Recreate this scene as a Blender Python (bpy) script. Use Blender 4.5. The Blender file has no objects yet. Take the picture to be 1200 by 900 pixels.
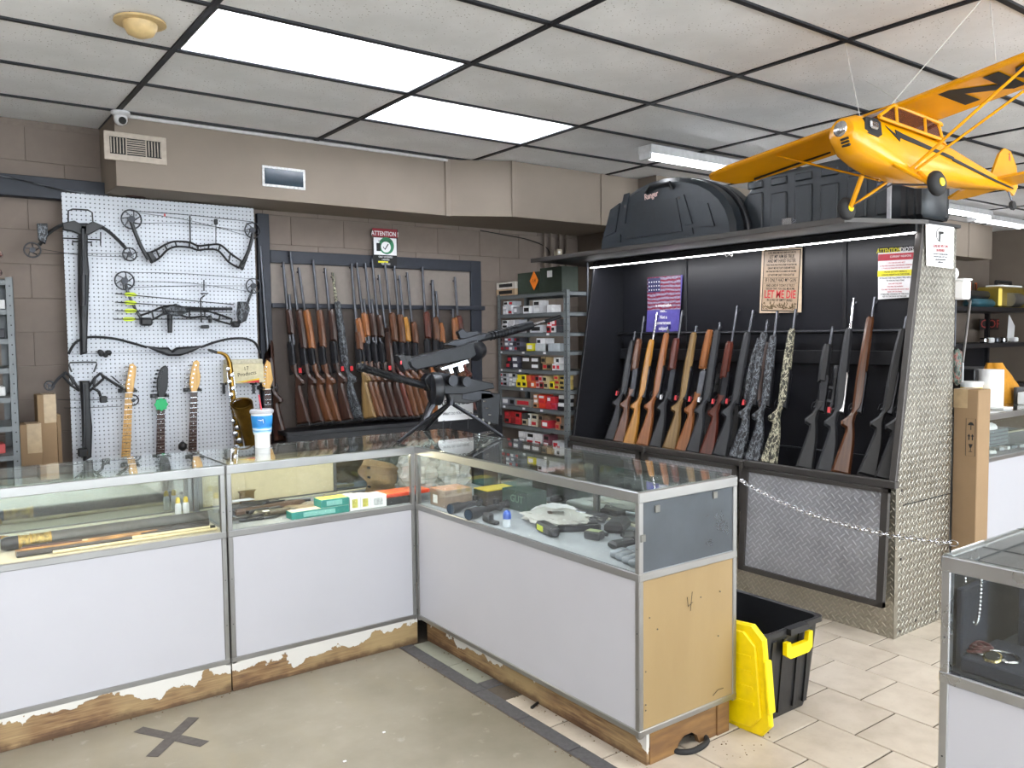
import bpy, bmesh, math, random
from mathutils import Vector, Matrix, Euler
S = bpy.context.scene
COL = S.collection
PI = math.pi
# ------------------------------------------------------------------ camera
CAM = Vector((0, 0, 1.55)); FPX = 960.0
yaw, pitch, roll = 0.634146, -0.059145, -0.010928
_f = Vector((math.sin(yaw)*math.cos(pitch), math.cos(yaw)*math.cos(pitch), math.sin(pitch)))
_r = Vector((math.cos(yaw), -math.sin(yaw), 0)); _u = _r.cross(_f)
_R = _r*math.cos(roll)+_u*math.sin(roll); _U = -_r*math.sin(roll)+_u*math.cos(roll)
cd = bpy.data.cameras.new('camera'); cam = bpy.data.objects.new('camera', cd); COL.objects.link(cam)
cd.sensor_width = 36; cd.lens = 36*FPX/1200; cd.clip_start = .05
cam.matrix_world = Matrix(((_R.x, _U.x, -_f.x, CAM.x), (_R.y, _U.y, -_f.y, CAM.y), (_R.z, _U.z, -_f.z, CAM.z), (0, 0, 0, 1)))
S.camera = cam
# ------------------------------------------------------------------ world, exposure
S.view_settings.view_transform = 'Standard'; S.view_settings.look = 'None'
S.view_settings.gamma = 1; S.view_settings.use_curve_mapping = False
S.view_settings.exposure = 0.34
w = bpy.data.worlds.new('daylight'); S.world = w; w.use_nodes = True
w.node_tree.nodes['Background'].inputs[0].default_value = (.88, .93, 1, 1)
w.node_tree.nodes['Background'].inputs[1].default_value = 9.0
CEIL = 2.84
def area(name, loc, sx, sy, power, rot=(0, 0, 0), col=(1, .98, .96)):
    l = bpy.data.lights.new(name, 'AREA'); l.shape = 'RECTANGLE'; l.size = sx; l.size_y = sy; l.energy = power; l.color = col
    o = bpy.data.objects.new(name, l); COL.objects.link(o); o.location = loc; o.rotation_euler = rot; return o
# lamps of the rest of the shop ceiling (the two troffers in view carry their own tubes)
OTHER = [(-.8, 1.2), (1.6, .6), (1.6, -1.8), (-.8, -1.8), (4.01, .0), (4.01, -2.4), (6.4, .0), (8.8, 1.2), (9.4, 2.4), (-1.4, 3.6)]
for (x, y) in OTHER:
    area('ceiling_lamp', (x+.0, y, CEIL-.012), 1.15, .55, 14 if x > 5 else 30, col=(1, .98, .95))

for (x, y) in ((-.6, 3.0), (-.8, 1.2), (1.6, .3), (4.6, .4), (4.0, -2.4), (1.0, -2.4), (7.4, .6), (-2.6, 3.6)):      # unseen upward fill lights, added to brighten the ceiling
    area('ceiling_fill', (x, y, CEIL-.42), 1.2, .12, 3.5 if x > 4 else 14, (PI, 0, 0), (1, .98, .95))
# ------------------------------------------------------------------ helpers
def ray(px, py):
    return _R*((px-600)/FPX)+_U*(-(py-450)/FPX)+_f
def at(px, py, ax, v):
    d = ray(px, py); k = 'xyz'.index(ax); return CAM+d*((v-CAM[k])/d[k])
def atp(px, py, p0, n):
    d = ray(px, py); return CAM+d*((Vector(p0)-CAM).dot(Vector(n))/d.dot(Vector(n)))
MW = {}
def link(o): COL.objects.link(o); return o
def thing(name, label, cat, loc=(0, 0, 0), rot=None, group=None):
    o = link(bpy.data.objects.new(name, None)); o.empty_display_size = .05
    M = Matrix.Translation(Vector(loc))
    if rot is not None:
        M = M @ (rot.to_4x4() if isinstance(rot, Matrix) else Euler(rot).to_matrix().to_4x4())
    o.matrix_world = M; MW[o.name] = M
    o['label'] = label; o['category'] = cat
    if group: o['group'] = group
    return o
def tag(o, label, cat, group=None):
    o['label'] = label; o['category'] = cat
    if group: o['group'] = group
    return o
def ident(M): return Matrix.Identity(4)
class MB:
    def __init__(s): s.b = bmesh.new()
    def _xf(s, vs, M):
        if M is not None:
            for v in vs: v.co = M @ v.co
    def box(s, c, d, M=None, bev=0, seg=1):
        t = bmesh.new() if bev else s.b
        g = bmesh.ops.create_cube(t, size=1.0)['verts']
        for v in g: v.co = Vector((v.co.x*d[0]+c[0], v.co.y*d[1]+c[1], v.co.z*d[2]+c[2]))
        if bev:
            bmesh.ops.bevel(t, geom=t.edges[:], offset=bev, segments=seg, affect='EDGES')
            s._xf(t.verts, M); s._merge(t)
        else: s._xf(g, M)
        return s
    def bb(s, a, b, bev=0, M=None):
        return s.box([(a[i]+b[i])/2 for i in range(3)], [abs(b[i]-a[i]) for i in range(3)], M, bev)
    def _merge(s, t):
        m = {}
        for v in t.verts: m[v] = s.b.verts.new(v.co)
        for f in t.faces:
            try: s.b.faces.new([m[v] for v in f.verts])
            except ValueError: pass
        t.free()
    def rings(s, R, cap=True, close=False):
        vs = [[s.b.verts.new(p) for p in r] for r in R]; n = len(R[0])
        L = len(vs)
        for i in range(L if close else L-1):
            a, b = vs[i], vs[(i+1) % L]
            for j in range(n):
                try: s.b.faces.new((a[j], a[(j+1) % n], b[(j+1) % n], b[j]))
                except ValueError: pass
        if cap and not close:
            for r in (vs[0][::-1], vs[-1]):
                try: s.b.faces.new(r)
                except ValueError: pass
        return s
    def tube(s, pts, r, n=8, M=None, cap=True, closed=False, flat=1.0):
        pts = [Vector(p) for p in pts]; rs = r if isinstance(r, (list, tuple)) else [r]*len(pts)
        R = []; up = None; N = len(pts)
        for i, p in enumerate(pts):
            if closed: d = pts[(i+1) % N]-pts[i-1]
            else: d = pts[min(i+1, N-1)]-pts[max(i-1, 0)]
            if d.length < 1e-9: d = Vector((0, 0, 1))
            d.normalize()
            if up is None: up = Vector((0, 0, 1)) if abs(d.z) < .9 else Vector((0, 1, 0))
            a = d.cross(up)
            if a.length < 1e-6: a = d.orthogonal()
            a.normalize(); b = a.cross(d); up = b
            ring = [p+(a*math.cos(2*PI*k/n)+b*math.sin(2*PI*k/n)*flat)*rs[i] for k in range(n)]
            R.append([M @ q for q in ring] if M is not None else ring)
        return s.rings(R, cap, closed)
    def lathe(s, prof, n=16, M=None, cap=True):
        R = []
        for (r, z) in prof:
            ring = [Vector((r*math.cos(2*PI*k/n), r*math.sin(2*PI*k/n), z)) for k in range(n)]
            R.append([M @ q for q in ring] if M is not None else ring)
        return s.rings(R, cap)
    def prism(s, poly, t, M=None, inset=0.0, y0=0.0):
        """outline in local XZ, thickness t along Y, centred on y0; inset rounds the edges"""
        P = [Vector((p[0], p[1])) for p in poly]
        ar = sum(P[i].x*P[(i+1) % len(P)].y-P[(i+1) % len(P)].x*P[i].y for i in range(len(P)))
        if ar < 0: P = P[::-1]
        def off(d):
            if d == 0: return P
            o = []
            for i in range(len(P)):
                a = (P[i]-P[i-1]); b = (P[(i+1) % len(P)]-P[i])
                if a.length < 1e-9 or b.length < 1e-9: o.append(P[i]); continue
                a.normalize(); b.normalize(); n = Vector((-a.y-b.y, a.x+b.x))
                if n.length < 1e-6: o.append(P[i]); continue
                n.normalize(); c = max(.5, n.dot(Vector((-b.y, b.x)))); o.append(P[i]+n*d/c)
            return o
        seq = [(-t/2, 0), (t/2, 0)] if not inset else [(-t/2, inset), (-t/2+inset, 0), (t/2-inset, 0), (t/2, inset)]
        R = [[Vector((q.x, y0+y, q.y)) for q in off(d)] for (y, d) in seq]
        if M is not None: R = [[M @ q for q in r] for r in R]
        R = [r[::-1] for r in R]
        return s.rings(R)
    def quad(s, pts):
        s.b.faces.new([s.b.verts.new(Vector(p)) for p in pts]); return s
    def grid(s, fn, nu, nv):
        V = [[s.b.verts.new(Vector(fn(i/nu, j/nv))) for j in range(nv+1)] for i in range(nu+1)]
        for i in range(nu):
            for j in range(nv): s.b.faces.new((V[i][j], V[i+1][j], V[i+1][j+1], V[i][j+1]))
        return s
    def ball(s, c, r, M=None, sc=(1, 1, 1), n=12):
        g = bmesh.ops.create_uvsphere(s.b, u_segments=n, v_segments=max(6, n//2+1), radius=r)['verts']
        for v in g: v.co = Vector((v.co.x*sc[0]+c[0], v.co.y*sc[1]+c[1], v.co.z*sc[2]+c[2]))
        s._xf(g, M); return s
    def mesh(s, name, m, smooth=None):
        me = bpy.data.meshes.new(name); bmesh.ops.recalc_face_normals(s.b, faces=s.b.faces[:])
        s.b.to_mesh(me); s.b.free()
        if m is not None: me.materials.append(m)
        if smooth is not None:
            me.polygons.foreach_set('use_smooth', [True]*len(me.polygons)); me.set_sharp_from_angle(angle=math.radians(smooth))
        return me
    def build(s, name, m, parent=None, world=False, smooth=None):
        if world and parent is not None and parent.name in MW:
            Mi = MW[parent.name].inverted()
            for v in s.b.verts: v.co = Mi @ v.co
        o = link(bpy.data.objects.new(name, s.mesh(name, m, smooth)))
        if parent is not None:
            o.parent = parent
            if parent.name in MW: MW[o.name] = MW[parent.name]
        return o
def inst(o_mesh, name, parent, loc=(0, 0, 0), rot=None, scale=None):
    o = link(bpy.data.objects.new(name, o_mesh)); o.parent = parent; o.location = loc
    if rot is not None: o.rotation_euler = rot
    if scale is not None: o.scale = scale
    return o
def struct(o, label=None):
    o['kind'] = 'structure'
    if label: o['label'] = label
    return o
def copy_tree(o, parent=None):
    c = link(o.copy()); c.parent = parent
    for ch in o.children: copy_tree(ch, c)
    return c
def text(body, size, m, parent, M, align='CENTER', name='lettering', sx=1.0, ex=0.0004, bold=0.0):
    cu = bpy.data.curves.new('txt', 'FONT'); cu.body = body; cu.size = size; cu.align_x = align; cu.align_y = 'CENTER'; cu.extrude = ex; cu.resolution_u = 2
    cu.offset = bold
    t = bpy.data.objects.new('txt', cu); me = bpy.data.meshes.new_from_object(t); bpy.data.objects.remove(t)
    M = M @ Matrix.Diagonal((sx, 1, 1, 1))
    if parent is not None and parent.name in MW: M = MW[parent.name].inverted() @ M
    me.transform(M); me.materials.clear(); me.materials.append(m); me.name = name
    o = link(bpy.data.objects.new(name, me)); o.parent = parent; return o
def face_M(c, right, up):
    """matrix whose X is 'right', Y is 'up', Z faces the viewer"""
    r = Vector(right).normalized(); u = Vector(up); u = (u-r*u.dot(r)).normalized(); n = r.cross(u)
    return Matrix(((r.x, u.x, n.x, c[0]), (r.y, u.y, n.y, c[1]), (r.z, u.z, n.z, c[2]), (0, 0, 0, 1)))
def axis_M(o, z, x):
    """local Z along z, local X near x"""
    z = Vector(z).normalized(); x = Vector(x); x = (x-z*x.dot(z)).normalized(); y = z.cross(x)
    return Matrix(((x.x, y.x, z.x, o[0]), (x.y, y.y, z.y, o[1]), (x.z, y.z, z.z, o[2]), (0, 0, 0, 1)))

# ------------------------------------------------------------------ materials
def rgb(h):
    h = h.lstrip('#'); c = [int(h[i:i+2], 16)/255 for i in (0, 2, 4)]
    return tuple((x/12.92 if x <= .04045 else ((x+.055)/1.055)**2.4) for x in c)+(1,)
class NT:
    def __init__(s, name):
        s.m = bpy.data.materials.new(name); s.m.use_nodes = True; s.t = s.m.node_tree; s.N = s.t.nodes; s.L = s.t.links
        s.bsdf = s.N['Principled BSDF']; s.out = s.N['Material Output']
        s.tc = None
    def n(s, typ, **k):
        x = s.N.new(typ)
        for a, b in k.items(): setattr(x, a, b)
        return x
    def coord(s, scale=(1, 1, 1), which='Object', rot=(0, 0, 0)):
        if s.tc is None: s.tc = s.n('ShaderNodeTexCoord')
        mp = s.n('ShaderNodeMapping'); mp.inputs['Scale'].default_value = scale; mp.inputs['Rotation'].default_value = rot
        s.L.new(s.tc.outputs[which], mp.inputs[0]); return mp.outputs[0]
    def noise(s, v, scale, detail=4, rough=.55):
        x = s.n('ShaderNodeTexNoise'); x.inputs['Scale'].default_value = scale; x.inputs['Detail'].default_value = detail; x.inputs['Roughness'].default_value = rough
        s.L.new(v, x.inputs['Vector']); return x.outputs[0]
    def ramp(s, f, stops, interp='LINEAR'):
        x = s.n('ShaderNodeValToRGB'); x.color_ramp.interpolation = interp; e = x.color_ramp.elements
        while len(e) < len(stops): e.new(.5)
        for i, (p, c) in enumerate(stops): e[i].position = p; e[i].color = c if len(c) == 4 else (*c, 1)
        s.L.new(f, x.inputs[0]); return x.outputs[0]
    def mix(s, f, a, b):
        x = s.n('ShaderNodeMix', data_type='RGBA')
        if hasattr(f, 'links'): s.L.new(f, x.inputs[0])
        else: x.inputs[0].default_value = f
        for i, c in ((6, a), (7, b)):
            if hasattr(c, 'links'): s.L.new(c, x.inputs[i])
            else: x.inputs[i].default_value = c
        return x.outputs[2]
    def math(s, op, a, b=None, c=None):
        x = s.n('ShaderNodeMath', operation=op)
        for i, v in enumerate((a, b, c)):
            if v is None: continue
            if hasattr(v, 'links'): s.L.new(v, x.inputs[i])
            else: x.inputs[i].default_value = v
        return x.outputs[0]
    def bump(s, h, st=.3, dist=.01):
        x = s.n('ShaderNodeBump'); x.inputs['Strength'].default_value = st; x.inputs['Distance'].default_value = dist
        s.L.new(h, x.inputs['Height']); s.L.new(x.outputs[0], s.bsdf.inputs['Normal'])
    def set(s, col=None, rough=None, metal=None, spec=None, **k):
        for key, v in (('Base Color', col), ('Roughness', rough), ('Metallic', metal), ('Specular IOR Level', spec)):
            if v is None: continue
            if hasattr(v, 'links'): s.L.new(v, s.bsdf.inputs[key])
            else: s.bsdf.inputs[key].default_value = v
        return s.m
_mc = {}
def mat(name, col, rough=.5, metal=0., var=.12, scale=30, spec=.5, bump=0., emit=None):
    """plain procedural material: colour with a little noise variation"""
    if name in _mc: return _mc[name]
    t = NT(name); c = rgb(col) if isinstance(col, str) else col
    v = t.coord(); nz = t.noise(v, scale)
    d = tuple(x*(1-var) for x in c[:3])+(1,); l = tuple(min(1, x*(1+var)) for x in c[:3])+(1,)
    cc = t.ramp(nz, [(.3, d), (.7, l)])
    t.set(cc, rough, metal, spec)
    if bump: t.bump(nz, bump, .002)
    if emit:
        t.bsdf.inputs['Emission Color'].default_value = c; t.bsdf.inputs['Emission Strength'].default_value = emit
    _mc[name] = t.m; return t.m
def wood(name, c1, c2, rough=.3, scale=(14, 14, 1.5), bands=6):
    if name in _mc: return _mc[name]
    t = NT(name); v = t.coord(scale); nz = t.noise(v, 3, 5)
    w_ = t.n('ShaderNodeTexWave'); w_.inputs['Scale'].default_value = bands/6; w_.inputs['Distortion'].default_value = 6; w_.inputs['Detail'].default_value = 3
    t.L.new(v, w_.inputs[0]); f = t.math('MULTIPLY_ADD', nz, .82, t.math('MULTIPLY', w_.outputs[1], .18))
    t.set(t.ramp(f, [(.3, rgb(c1)), (.7, rgb(c2))]), rough); t.bump(f, .08, .001)
    _mc[name] = t.m; return t.m
def camo(name, cols, scale=34):
    if name in _mc: return _mc[name]
    t = NT(name); v = t.coord((1, 1, .6)); nz = t.noise(v, scale, 3, .6); n2 = t.noise(t.coord((1, 1, .4)), scale*3, 3)
    f = t.math('ADD', nz, t.math('MULTIPLY', t.math('SUBTRACT', n2, .5), .5))
    st = [(.0, rgb(cols[0]))]+[(.40+.2*i/(len(cols)-1), rgb(c)) for i, c in enumerate(cols[1:])]
    t.set(t.ramp(f, st, 'CONSTANT'), .6); _mc[name] = t.m; return t.m
def glass(name, tint, refl=1.0, film=0.0, filmcol=(.5, .5, .5, 1), rough=.0):
    if name in _mc: return _mc[name]
    t = NT(name); N = t.n
    tr = N('ShaderNodeBsdfTransparent'); tr.inputs[0].default_value = tint
    gl = N('ShaderNodeBsdfGlossy'); gl.inputs['Roughness'].default_value = rough; gl.inputs[0].default_value = (1, 1, 1, 1)
    lw = N('ShaderNodeLayerWeight'); lw.inputs[0].default_value = .5
    fz = t.math('MULTIPLY_ADD', t.math('POWER', lw.outputs['Facing'], 5), .96, .04)
    # grease and dust smears on the pane
    mx = N('ShaderNodeMixShader'); t.L.new(t.math('MULTIPLY', fz, refl), mx.inputs[0]); t.L.new(tr.outputs[0], mx.inputs[1]); t.L.new(gl.outputs[0], mx.inputs[2])
    last = mx.outputs[0]
    df = N('ShaderNodeBsdfDiffuse'); df.inputs[0].default_value = filmcol
    m2 = N('ShaderNodeMixShader'); nz = t.noise(t.coord((1, 1, 1)), 6, 4)
    t.L.new(t.math('MULTIPLY_ADD', nz, max(film*.6, .015), film*.7), m2.inputs[0]); t.L.new(last, m2.inputs[1]); t.L.new(df.outputs[0], m2.inputs[2]); last = m2.outputs[0]
    t.L.new(last, t.out.inputs[0]); _mc[name] = t.m; return t.m
def emis(name, col, st):
    if name in _mc: return _mc[name]
    t = NT(name); t.set((*col[:3], 1), .5); t.bsdf.inputs['Emission Color'].default_value = (*col[:3], 1); t.bsdf.inputs['Emission Strength'].default_value = st
    _mc[name] = t.m; return t.m

def m_ceiling():
    t = NT('ceiling_tile'); v = t.coord()
    vo = t.n('ShaderNodeTexVoronoi'); vo.inputs['Scale'].default_value = 55; t.L.new(v, vo.inputs['Vector'])
    sp = t.ramp(vo.outputs['Distance'], [(.10, (0, 0, 0)), (.18, (1, 1, 1))])
    ms = t.ramp(t.noise(v, 5, 3), [(.42, (1, 1, 1)), (.55, (0, 0, 0))])
    pit = t.math('MAXIMUM', sp, ms)
    base = t.ramp(t.noise(v, 2.5, 5), [(.3, rgb('#d9d9da')), (.7, rgb('#ededef'))])
    c = t.mix(pit, rgb('#8a827c'), base); m = t.set(c, .9, spec=.2); t.bump(pit, .3, .003); return m
def m_floor_tile():
    t = NT('beige_tile'); oi = t.n('ShaderNodeObjectInfo'); v = t.coord(which='Generated')
    ad = t.n('ShaderNodeVectorMath', operation='ADD'); cb = t.n('ShaderNodeCombineXYZ')
    t.L.new(t.math('MULTIPLY', oi.outputs['Random'], 37), cb.inputs[0]); t.L.new(t.tc.outputs['Object'], ad.inputs[0]); t.L.new(cb.outputs[0], ad.inputs[1])
    n1 = t.noise(ad.outputs[0], 5, 6, .6); n2 = t.noise(ad.outputs[0], 40, 3)
    c = t.ramp(n1, [(.3, rgb('#a59a8b')), (.55, rgb('#b9afa1')), (.8, rgb('#c3baad'))])
    c = t.mix(t.math('MULTIPLY', t.ramp(n2, [(.6, (0, 0, 0)), (.75, (1, 1, 1))]), .25), c, rgb('#8f8576'))
    m = t.set(c, .42, spec=.35); t.bump(n1, .1, .003); return m
def m_concrete():
    t = NT('worn_concrete'); v = t.coord(); n1 = t.noise(v, 1.3, 8, .62); n2 = t.noise(v, 14, 5, .6); n3 = t.noise(t.coord((1, .35, 1)), 4, 5)
    c = t.ramp(n1, [(.25, rgb('#69624f')), (.5, rgb('#827b6d')), (.72, rgb('#979082'))])
    c = t.mix(t.ramp(n3, [(.52, (0, 0, 0)), (.75, (.55, .55, .55))]), c, rgb('#8a8069'))
    c = t.mix(t.ramp(n2, [(.62, (0, 0, 0)), (.8, (.5, .5, .5))]), c, rgb('#b5b0a5'))
    m = t.set(c, t.ramp(n1, [(.3, (.42, .42, .42)), (.7, (.62, .62, .62))]), spec=.4); t.bump(n2, .15, .002); return m
def m_diamond(name, c, rough, sc=1.0, st=.9, dirt=0.0, axis='YZ', dk=.38, metal=.95):
    """diamond plate: two sets of short crossed lugs as relief"""
    t = NT(name); co = t.n('ShaderNodeTexCoord'); t.tc = co
    sx = t.n('ShaderNodeSeparateXYZ'); t.L.new(co.outputs['Object'], sx.inputs[0])
    u = sx.outputs['XYZ'.index(axis[0])]; v = sx.outputs['XYZ'.index(axis[1])]
    P = .040*sc
    def lug(uu, vv, ang, ou, ov):
        a = t.math('ADD', t.math('MULTIPLY', uu, 1/P), ou); b = t.math('ADD', t.math('MULTIPLY', vv, 1/P), ov)
        a = t.math('SUBTRACT', t.math('FRACT', a), .5); b = t.math('SUBTRACT', t.math('FRACT', b), .5)
        ca, sa = math.cos(ang), math.sin(ang)
        p = t.math('MULTIPLY_ADD', a, ca, t.math('MULTIPLY', b, sa)); q = t.math('MULTIPLY_ADD', b, ca, t.math('MULTIPLY', a, -sa))
        d = t.math('ADD', t.math('POWER', t.math('ABSOLUTE', t.math('MULTIPLY', p, 1/.44)), 2), t.math('POWER', t.math('ABSOLUTE', t.math('MULTIPLY', q, 1/.13)), 2))
        return t.math('MAXIMUM', t.math('SUBTRACT', 1, d), 0)
    h = t.math('MAXIMUM', lug(u, v, PI/4, 0, 0), lug(u, v, -PI/4, .5, .5))
    n1 = t.noise(t.coord(), 3.5, 6, .65)
    cc = t.ramp(n1, [(.3, tuple(x*.72 for x in rgb(c)[:3])), (.7, rgb(c)[:3])])
    if dirt: cc = t.mix(t.math('MULTIPLY', t.ramp(n1, [(.45, (0, 0, 0)), (.7, (1, 1, 1))]), dirt), cc, rgb('#5b5138'))
    mt = metal
    cc = t.mix(t.ramp(h, [(.05, (0, 0, 0)), (.3, (1, 1, 1))]), t.mix(dk, cc, (.05, .05, .05, 1)), cc)
    m = t.set(cc, t.ramp(n1, [(.3, (rough,)*3), (.7, (rough+.15,)*3)]), mt); t.bump(t.math('POWER', h, .5), st, .004*sc); return m
def m_pegboard():
    t = NT('pegboard_white'); co = t.n('ShaderNodeTexCoord'); t.tc = co; sx = t.n('ShaderNodeSeparateXYZ'); t.L.new(co.outputs['Object'], sx.inputs[0])
    a = t.math('SUBTRACT', t.math('FRACT', t.math('MULTIPLY', sx.outputs[0], 1/.0254)), .5); b = t.math('SUBTRACT', t.math('FRACT', t.math('MULTIPLY', sx.outputs[2], 1/.0254)), .5)
    d = t.math('SQRT', t.math('ADD', t.math('MULTIPLY', a, a), t.math('MULTIPLY', b, b)))
    h = t.ramp(d, [(.12, (0, 0, 0)), (.2, (1, 1, 1))])
    c = t.mix(h, rgb('#55585e'), t.ramp(t.noise(t.coord(), 3), [(.3, rgb('#bfc3cb')), (.7, rgb('#cdd1d8'))]))
    m = t.set(c, .55); t.bump(h, .5, .003); return m
def m_peeled():
    """base board: bare wood showing through flaking white paint along its upper part"""
    t = NT('peeled_base_board'); co = t.n('ShaderNodeTexCoord'); t.tc = co; sx = t.n('ShaderNodeSeparateXYZ'); t.L.new(co.outputs['Object'], sx.inputs[0])
    n1 = t.noise(t.coord((1, 1, 1)), 5.5, 5, .6); n2 = t.noise(t.coord((2, 2, 30)), 4, 5); n3 = t.noise(t.coord(), 2.0, 4)
    wd = t.ramp(n2, [(.3, rgb('#574030')), (.5, rgb('#7d6040')), (.7, rgb('#97805c'))])
    wd = t.mix(t.ramp(n3, [(.45, (0, 0, 0)), (.6, (.8, .8, .8))]), wd, rgb('#a08a63'))
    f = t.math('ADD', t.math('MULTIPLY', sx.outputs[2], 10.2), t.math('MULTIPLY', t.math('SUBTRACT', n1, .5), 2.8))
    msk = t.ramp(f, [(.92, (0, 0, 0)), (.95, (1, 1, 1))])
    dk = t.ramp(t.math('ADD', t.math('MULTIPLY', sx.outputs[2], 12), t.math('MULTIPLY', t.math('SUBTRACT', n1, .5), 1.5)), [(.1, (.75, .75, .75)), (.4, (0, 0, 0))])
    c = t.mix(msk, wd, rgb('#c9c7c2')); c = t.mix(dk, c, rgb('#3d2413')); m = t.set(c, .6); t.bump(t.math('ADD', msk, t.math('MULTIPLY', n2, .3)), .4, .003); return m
def m_metal_brushed(name, c, rough=.35, metal=.9):
    t = NT(name); nz = t.noise(t.coord((1, 1, 1)), 9, 4); t.set(t.ramp(nz, [(.3, tuple(x*.93 for x in rgb(c)[:3])), (.7, rgb(c)[:3])]), t.ramp(nz, [(.3, (rough-.03,)*3), (.7, (rough+.06,)*3)]), metal); return t.m

M = {}
M['ceil'] = m_ceiling(); M['tile'] = m_floor_tile(); M['conc'] = m_concrete()
M['grid'] = mat('black_grid', '#26272c', .55, spec=.3)
M['wall'] = mat('taupe_wall_paint', '#74695f', .8, var=.06, scale=4, spec=.25, bump=.1)
M['block'] = mat('painted_block', '#766b63', .85, var=.07, scale=8, spec=.2, bump=.3)
M['soffit'] = mat('soffit_paint', '#82776c', .8, var=.05, scale=3, spec=.25)
M['mortar'] = mat('mortar_joint', '#736860', .95)
M['beam'] = mat('navy_beam', '#20242e', .6)
M['alu'] = m_metal_brushed('aluminium_trim', '#9d9d9c', .34)
M['alud'] = m_metal_brushed('dull_aluminium_trim', '#7d7c78', .42)
M['white'] = mat('white_laminate', '#b0b0b6', .35, var=.02, scale=3, spec=.4)
M['glass'] = glass('clear_pane', (.965, .985, .978, 1))
M['topglass'] = glass('top_pane', (.94, .97, .96, 1), 1.15, .012, (.6, .62, .6, 1))
M['mirror'] = m_metal_brushed('mirror_door', '#bcc4be', .05, 1.0)
M['film'] = glass('filmed_end_pane', (.55, .58, .62, 1), 1, .72, rgb('#595e63'))
M['darkdoor'] = mat('dark_velvet_panel', '#15171c', .7)
M['cream'] = mat('cream_board', '#d8c8a0', .6, var=.05)
M['deck'] = mat('grey_deck_cloth', '#8f9499', .85, var=.06)
M['deckwarm'] = mat('beige_deck_cloth', '#b9b2a0', .85, var=.06)
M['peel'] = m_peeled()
M['ply'] = wood('birch_end_panel', '#8d7650', '#9c865f', .5, (1.2, 1.2, .35), 4)
M['diamond'] = m_diamond('diamond_plate_bright', '#c9c6bb', .27, 1.0, .9, .25, 'XZ')
M['kick'] = m_diamond('diamond_plate_kick', '#d6d1c2', .38, 1.0, .9, .12, 'YZ', .2)
M['doorp'] = m_diamond('diamond_plate_door', '#c4c6cc', .33, 1.1, .5, 0, 'YZ', .22, .6)
M['steelf'] = m_metal_brushed('dark_steel_frame', '#524f4d', .42, .6)
M['black'] = mat('black_paint', '#15161b', .45, var=.2)
M['blackp'] = mat('cage_back_paint', '#16171d', .38, var=.15, scale=4)
M['gun'] = mat('blued_steel', '#2b2c30', .32, .7, var=.2)
M['gunm'] = mat('gunmetal', '#191b20', .42, .3, var=.2)
M['gun2'] = mat('grey_steel', '#55575c', .35, .8, var=.15)
M['poly'] = mat('black_polymer', '#1b1c1f', .5, var=.15)
M['polyg'] = mat('charcoal_polymer', '#25272b', .55, var=.12)
M['chrome'] = mat('bright_steel', '#c9cace', .2, 1., var=.05)
M['grey'] = mat('grey_shelf_paint', '#626769', .5, var=.06, spec=.4)
M['card'] = mat('cardboard', '#8c755b', .85, var=.06, scale=6, spec=.1)
M['cardd'] = mat('cardboard_side', '#8f6d44', .85, var=.06, scale=6, spec=.1)
M['tape'] = mat('packing_tape', '#a48d6c', .35)
M['paper'] = mat('white_card', '#e4e4e6', .7, var=.02)
M['ink'] = mat('black_ink', '#141414', .7)
M['red'] = mat('red_print', '#b8202c', .6)
M['redtag'] = mat('red_plastic', '#d4343c', .4)
M['yellow'] = mat('yellow_plastic', '#f0d400', .38, var=.05)
M['cub'] = mat('aeroplane_yellow_film', '#d89400', .22, var=.07, scale=5)
M['rubber'] = mat('black_rubber', '#1c1c1e', .75)
M['brass'] = mat('aged_brass', '#8a6a2c', .3, .9, var=.25, scale=14)
M['walnut'] = wood('dark_walnut', '#24150f', '#402820')
M['brown'] = wood('brown_stock', '#3f2314', '#663f26')
M['orange'] = wood('orange_stock', '#6b3d1c', '#935c32')
M['yel'] = wood('honey_stock', '#84561a', '#b07c30')
M['redw'] = wood('red_brown_stock', '#3a170e', '#5e2b1f')
M['tan'] = wood('laminate_stock', '#574023', '#8f7345', .45, (30, 30, .6), 10)
M['camol'] = camo('camo_light', ['#2b2a24', '#4a4a3d', '#85826e', '#b9b49b', '#3a382f'])
M['camog'] = camo('camo_grey', ['#16171b', '#2a2c31', '#454a50', '#6b7075', '#1d1e22'])
M['maple'] = wood('maple', '#b88a45', '#d6ab62', .35)
M['rosew'] = wood('rosewood', '#2a1713', '#47291f')
# ------------------------------------------------------------------ setting: floor
rnd = random.Random(4)
fl = MB().bb((-4, -4, -.12), (13, 5.7, -.006)).build('floor', M['conc']); struct(fl)
MW['floor'] = Matrix.Identity(4)
# the concrete customer area is the slab top; the tiled area is bedded beside it
MB().bb((-4, -4, -.02), (1.905, 5.7, -.0005)).build('concrete_screed', M['conc'], fl)
M['grout'] = mat('grout', '#574f45', .95)
MB().bb((1.905, -4, -.02), (13, 5.7, -.004)).build('grout_bed', M['grout'], fl)
tm = MB().box((0, 0, 0), (.2915, .297, .012), bev=.002).mesh('tile', M['tile'])
XR = [1.978+.2975*i for i in range(13)]
for i, x0 in enumerate(XR):
    par = .152 if i % 2 == 0 else 0.0
    for k in range(-8, 8):
        y0 = 2.007+.305*k-par
        if i == 0 and y0+.3 > 2.9: continue
        if y0 < .2 or y0 > 4.3: continue
        if x0 > 4.6 and (y0 < 1.2): continue
        if 3.9 < x0 < 4.3 and y0 > 2.3: continue
        o = inst(tm, 'tile', fl, (x0+.149, y0+.1515, -.0055+rnd.uniform(-.0006, .0006)), (rnd.uniform(-.002, .002), rnd.uniform(-.002, .002), 0))
big = MB()                         # far and near tiles beyond the ones picked out singly
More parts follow.
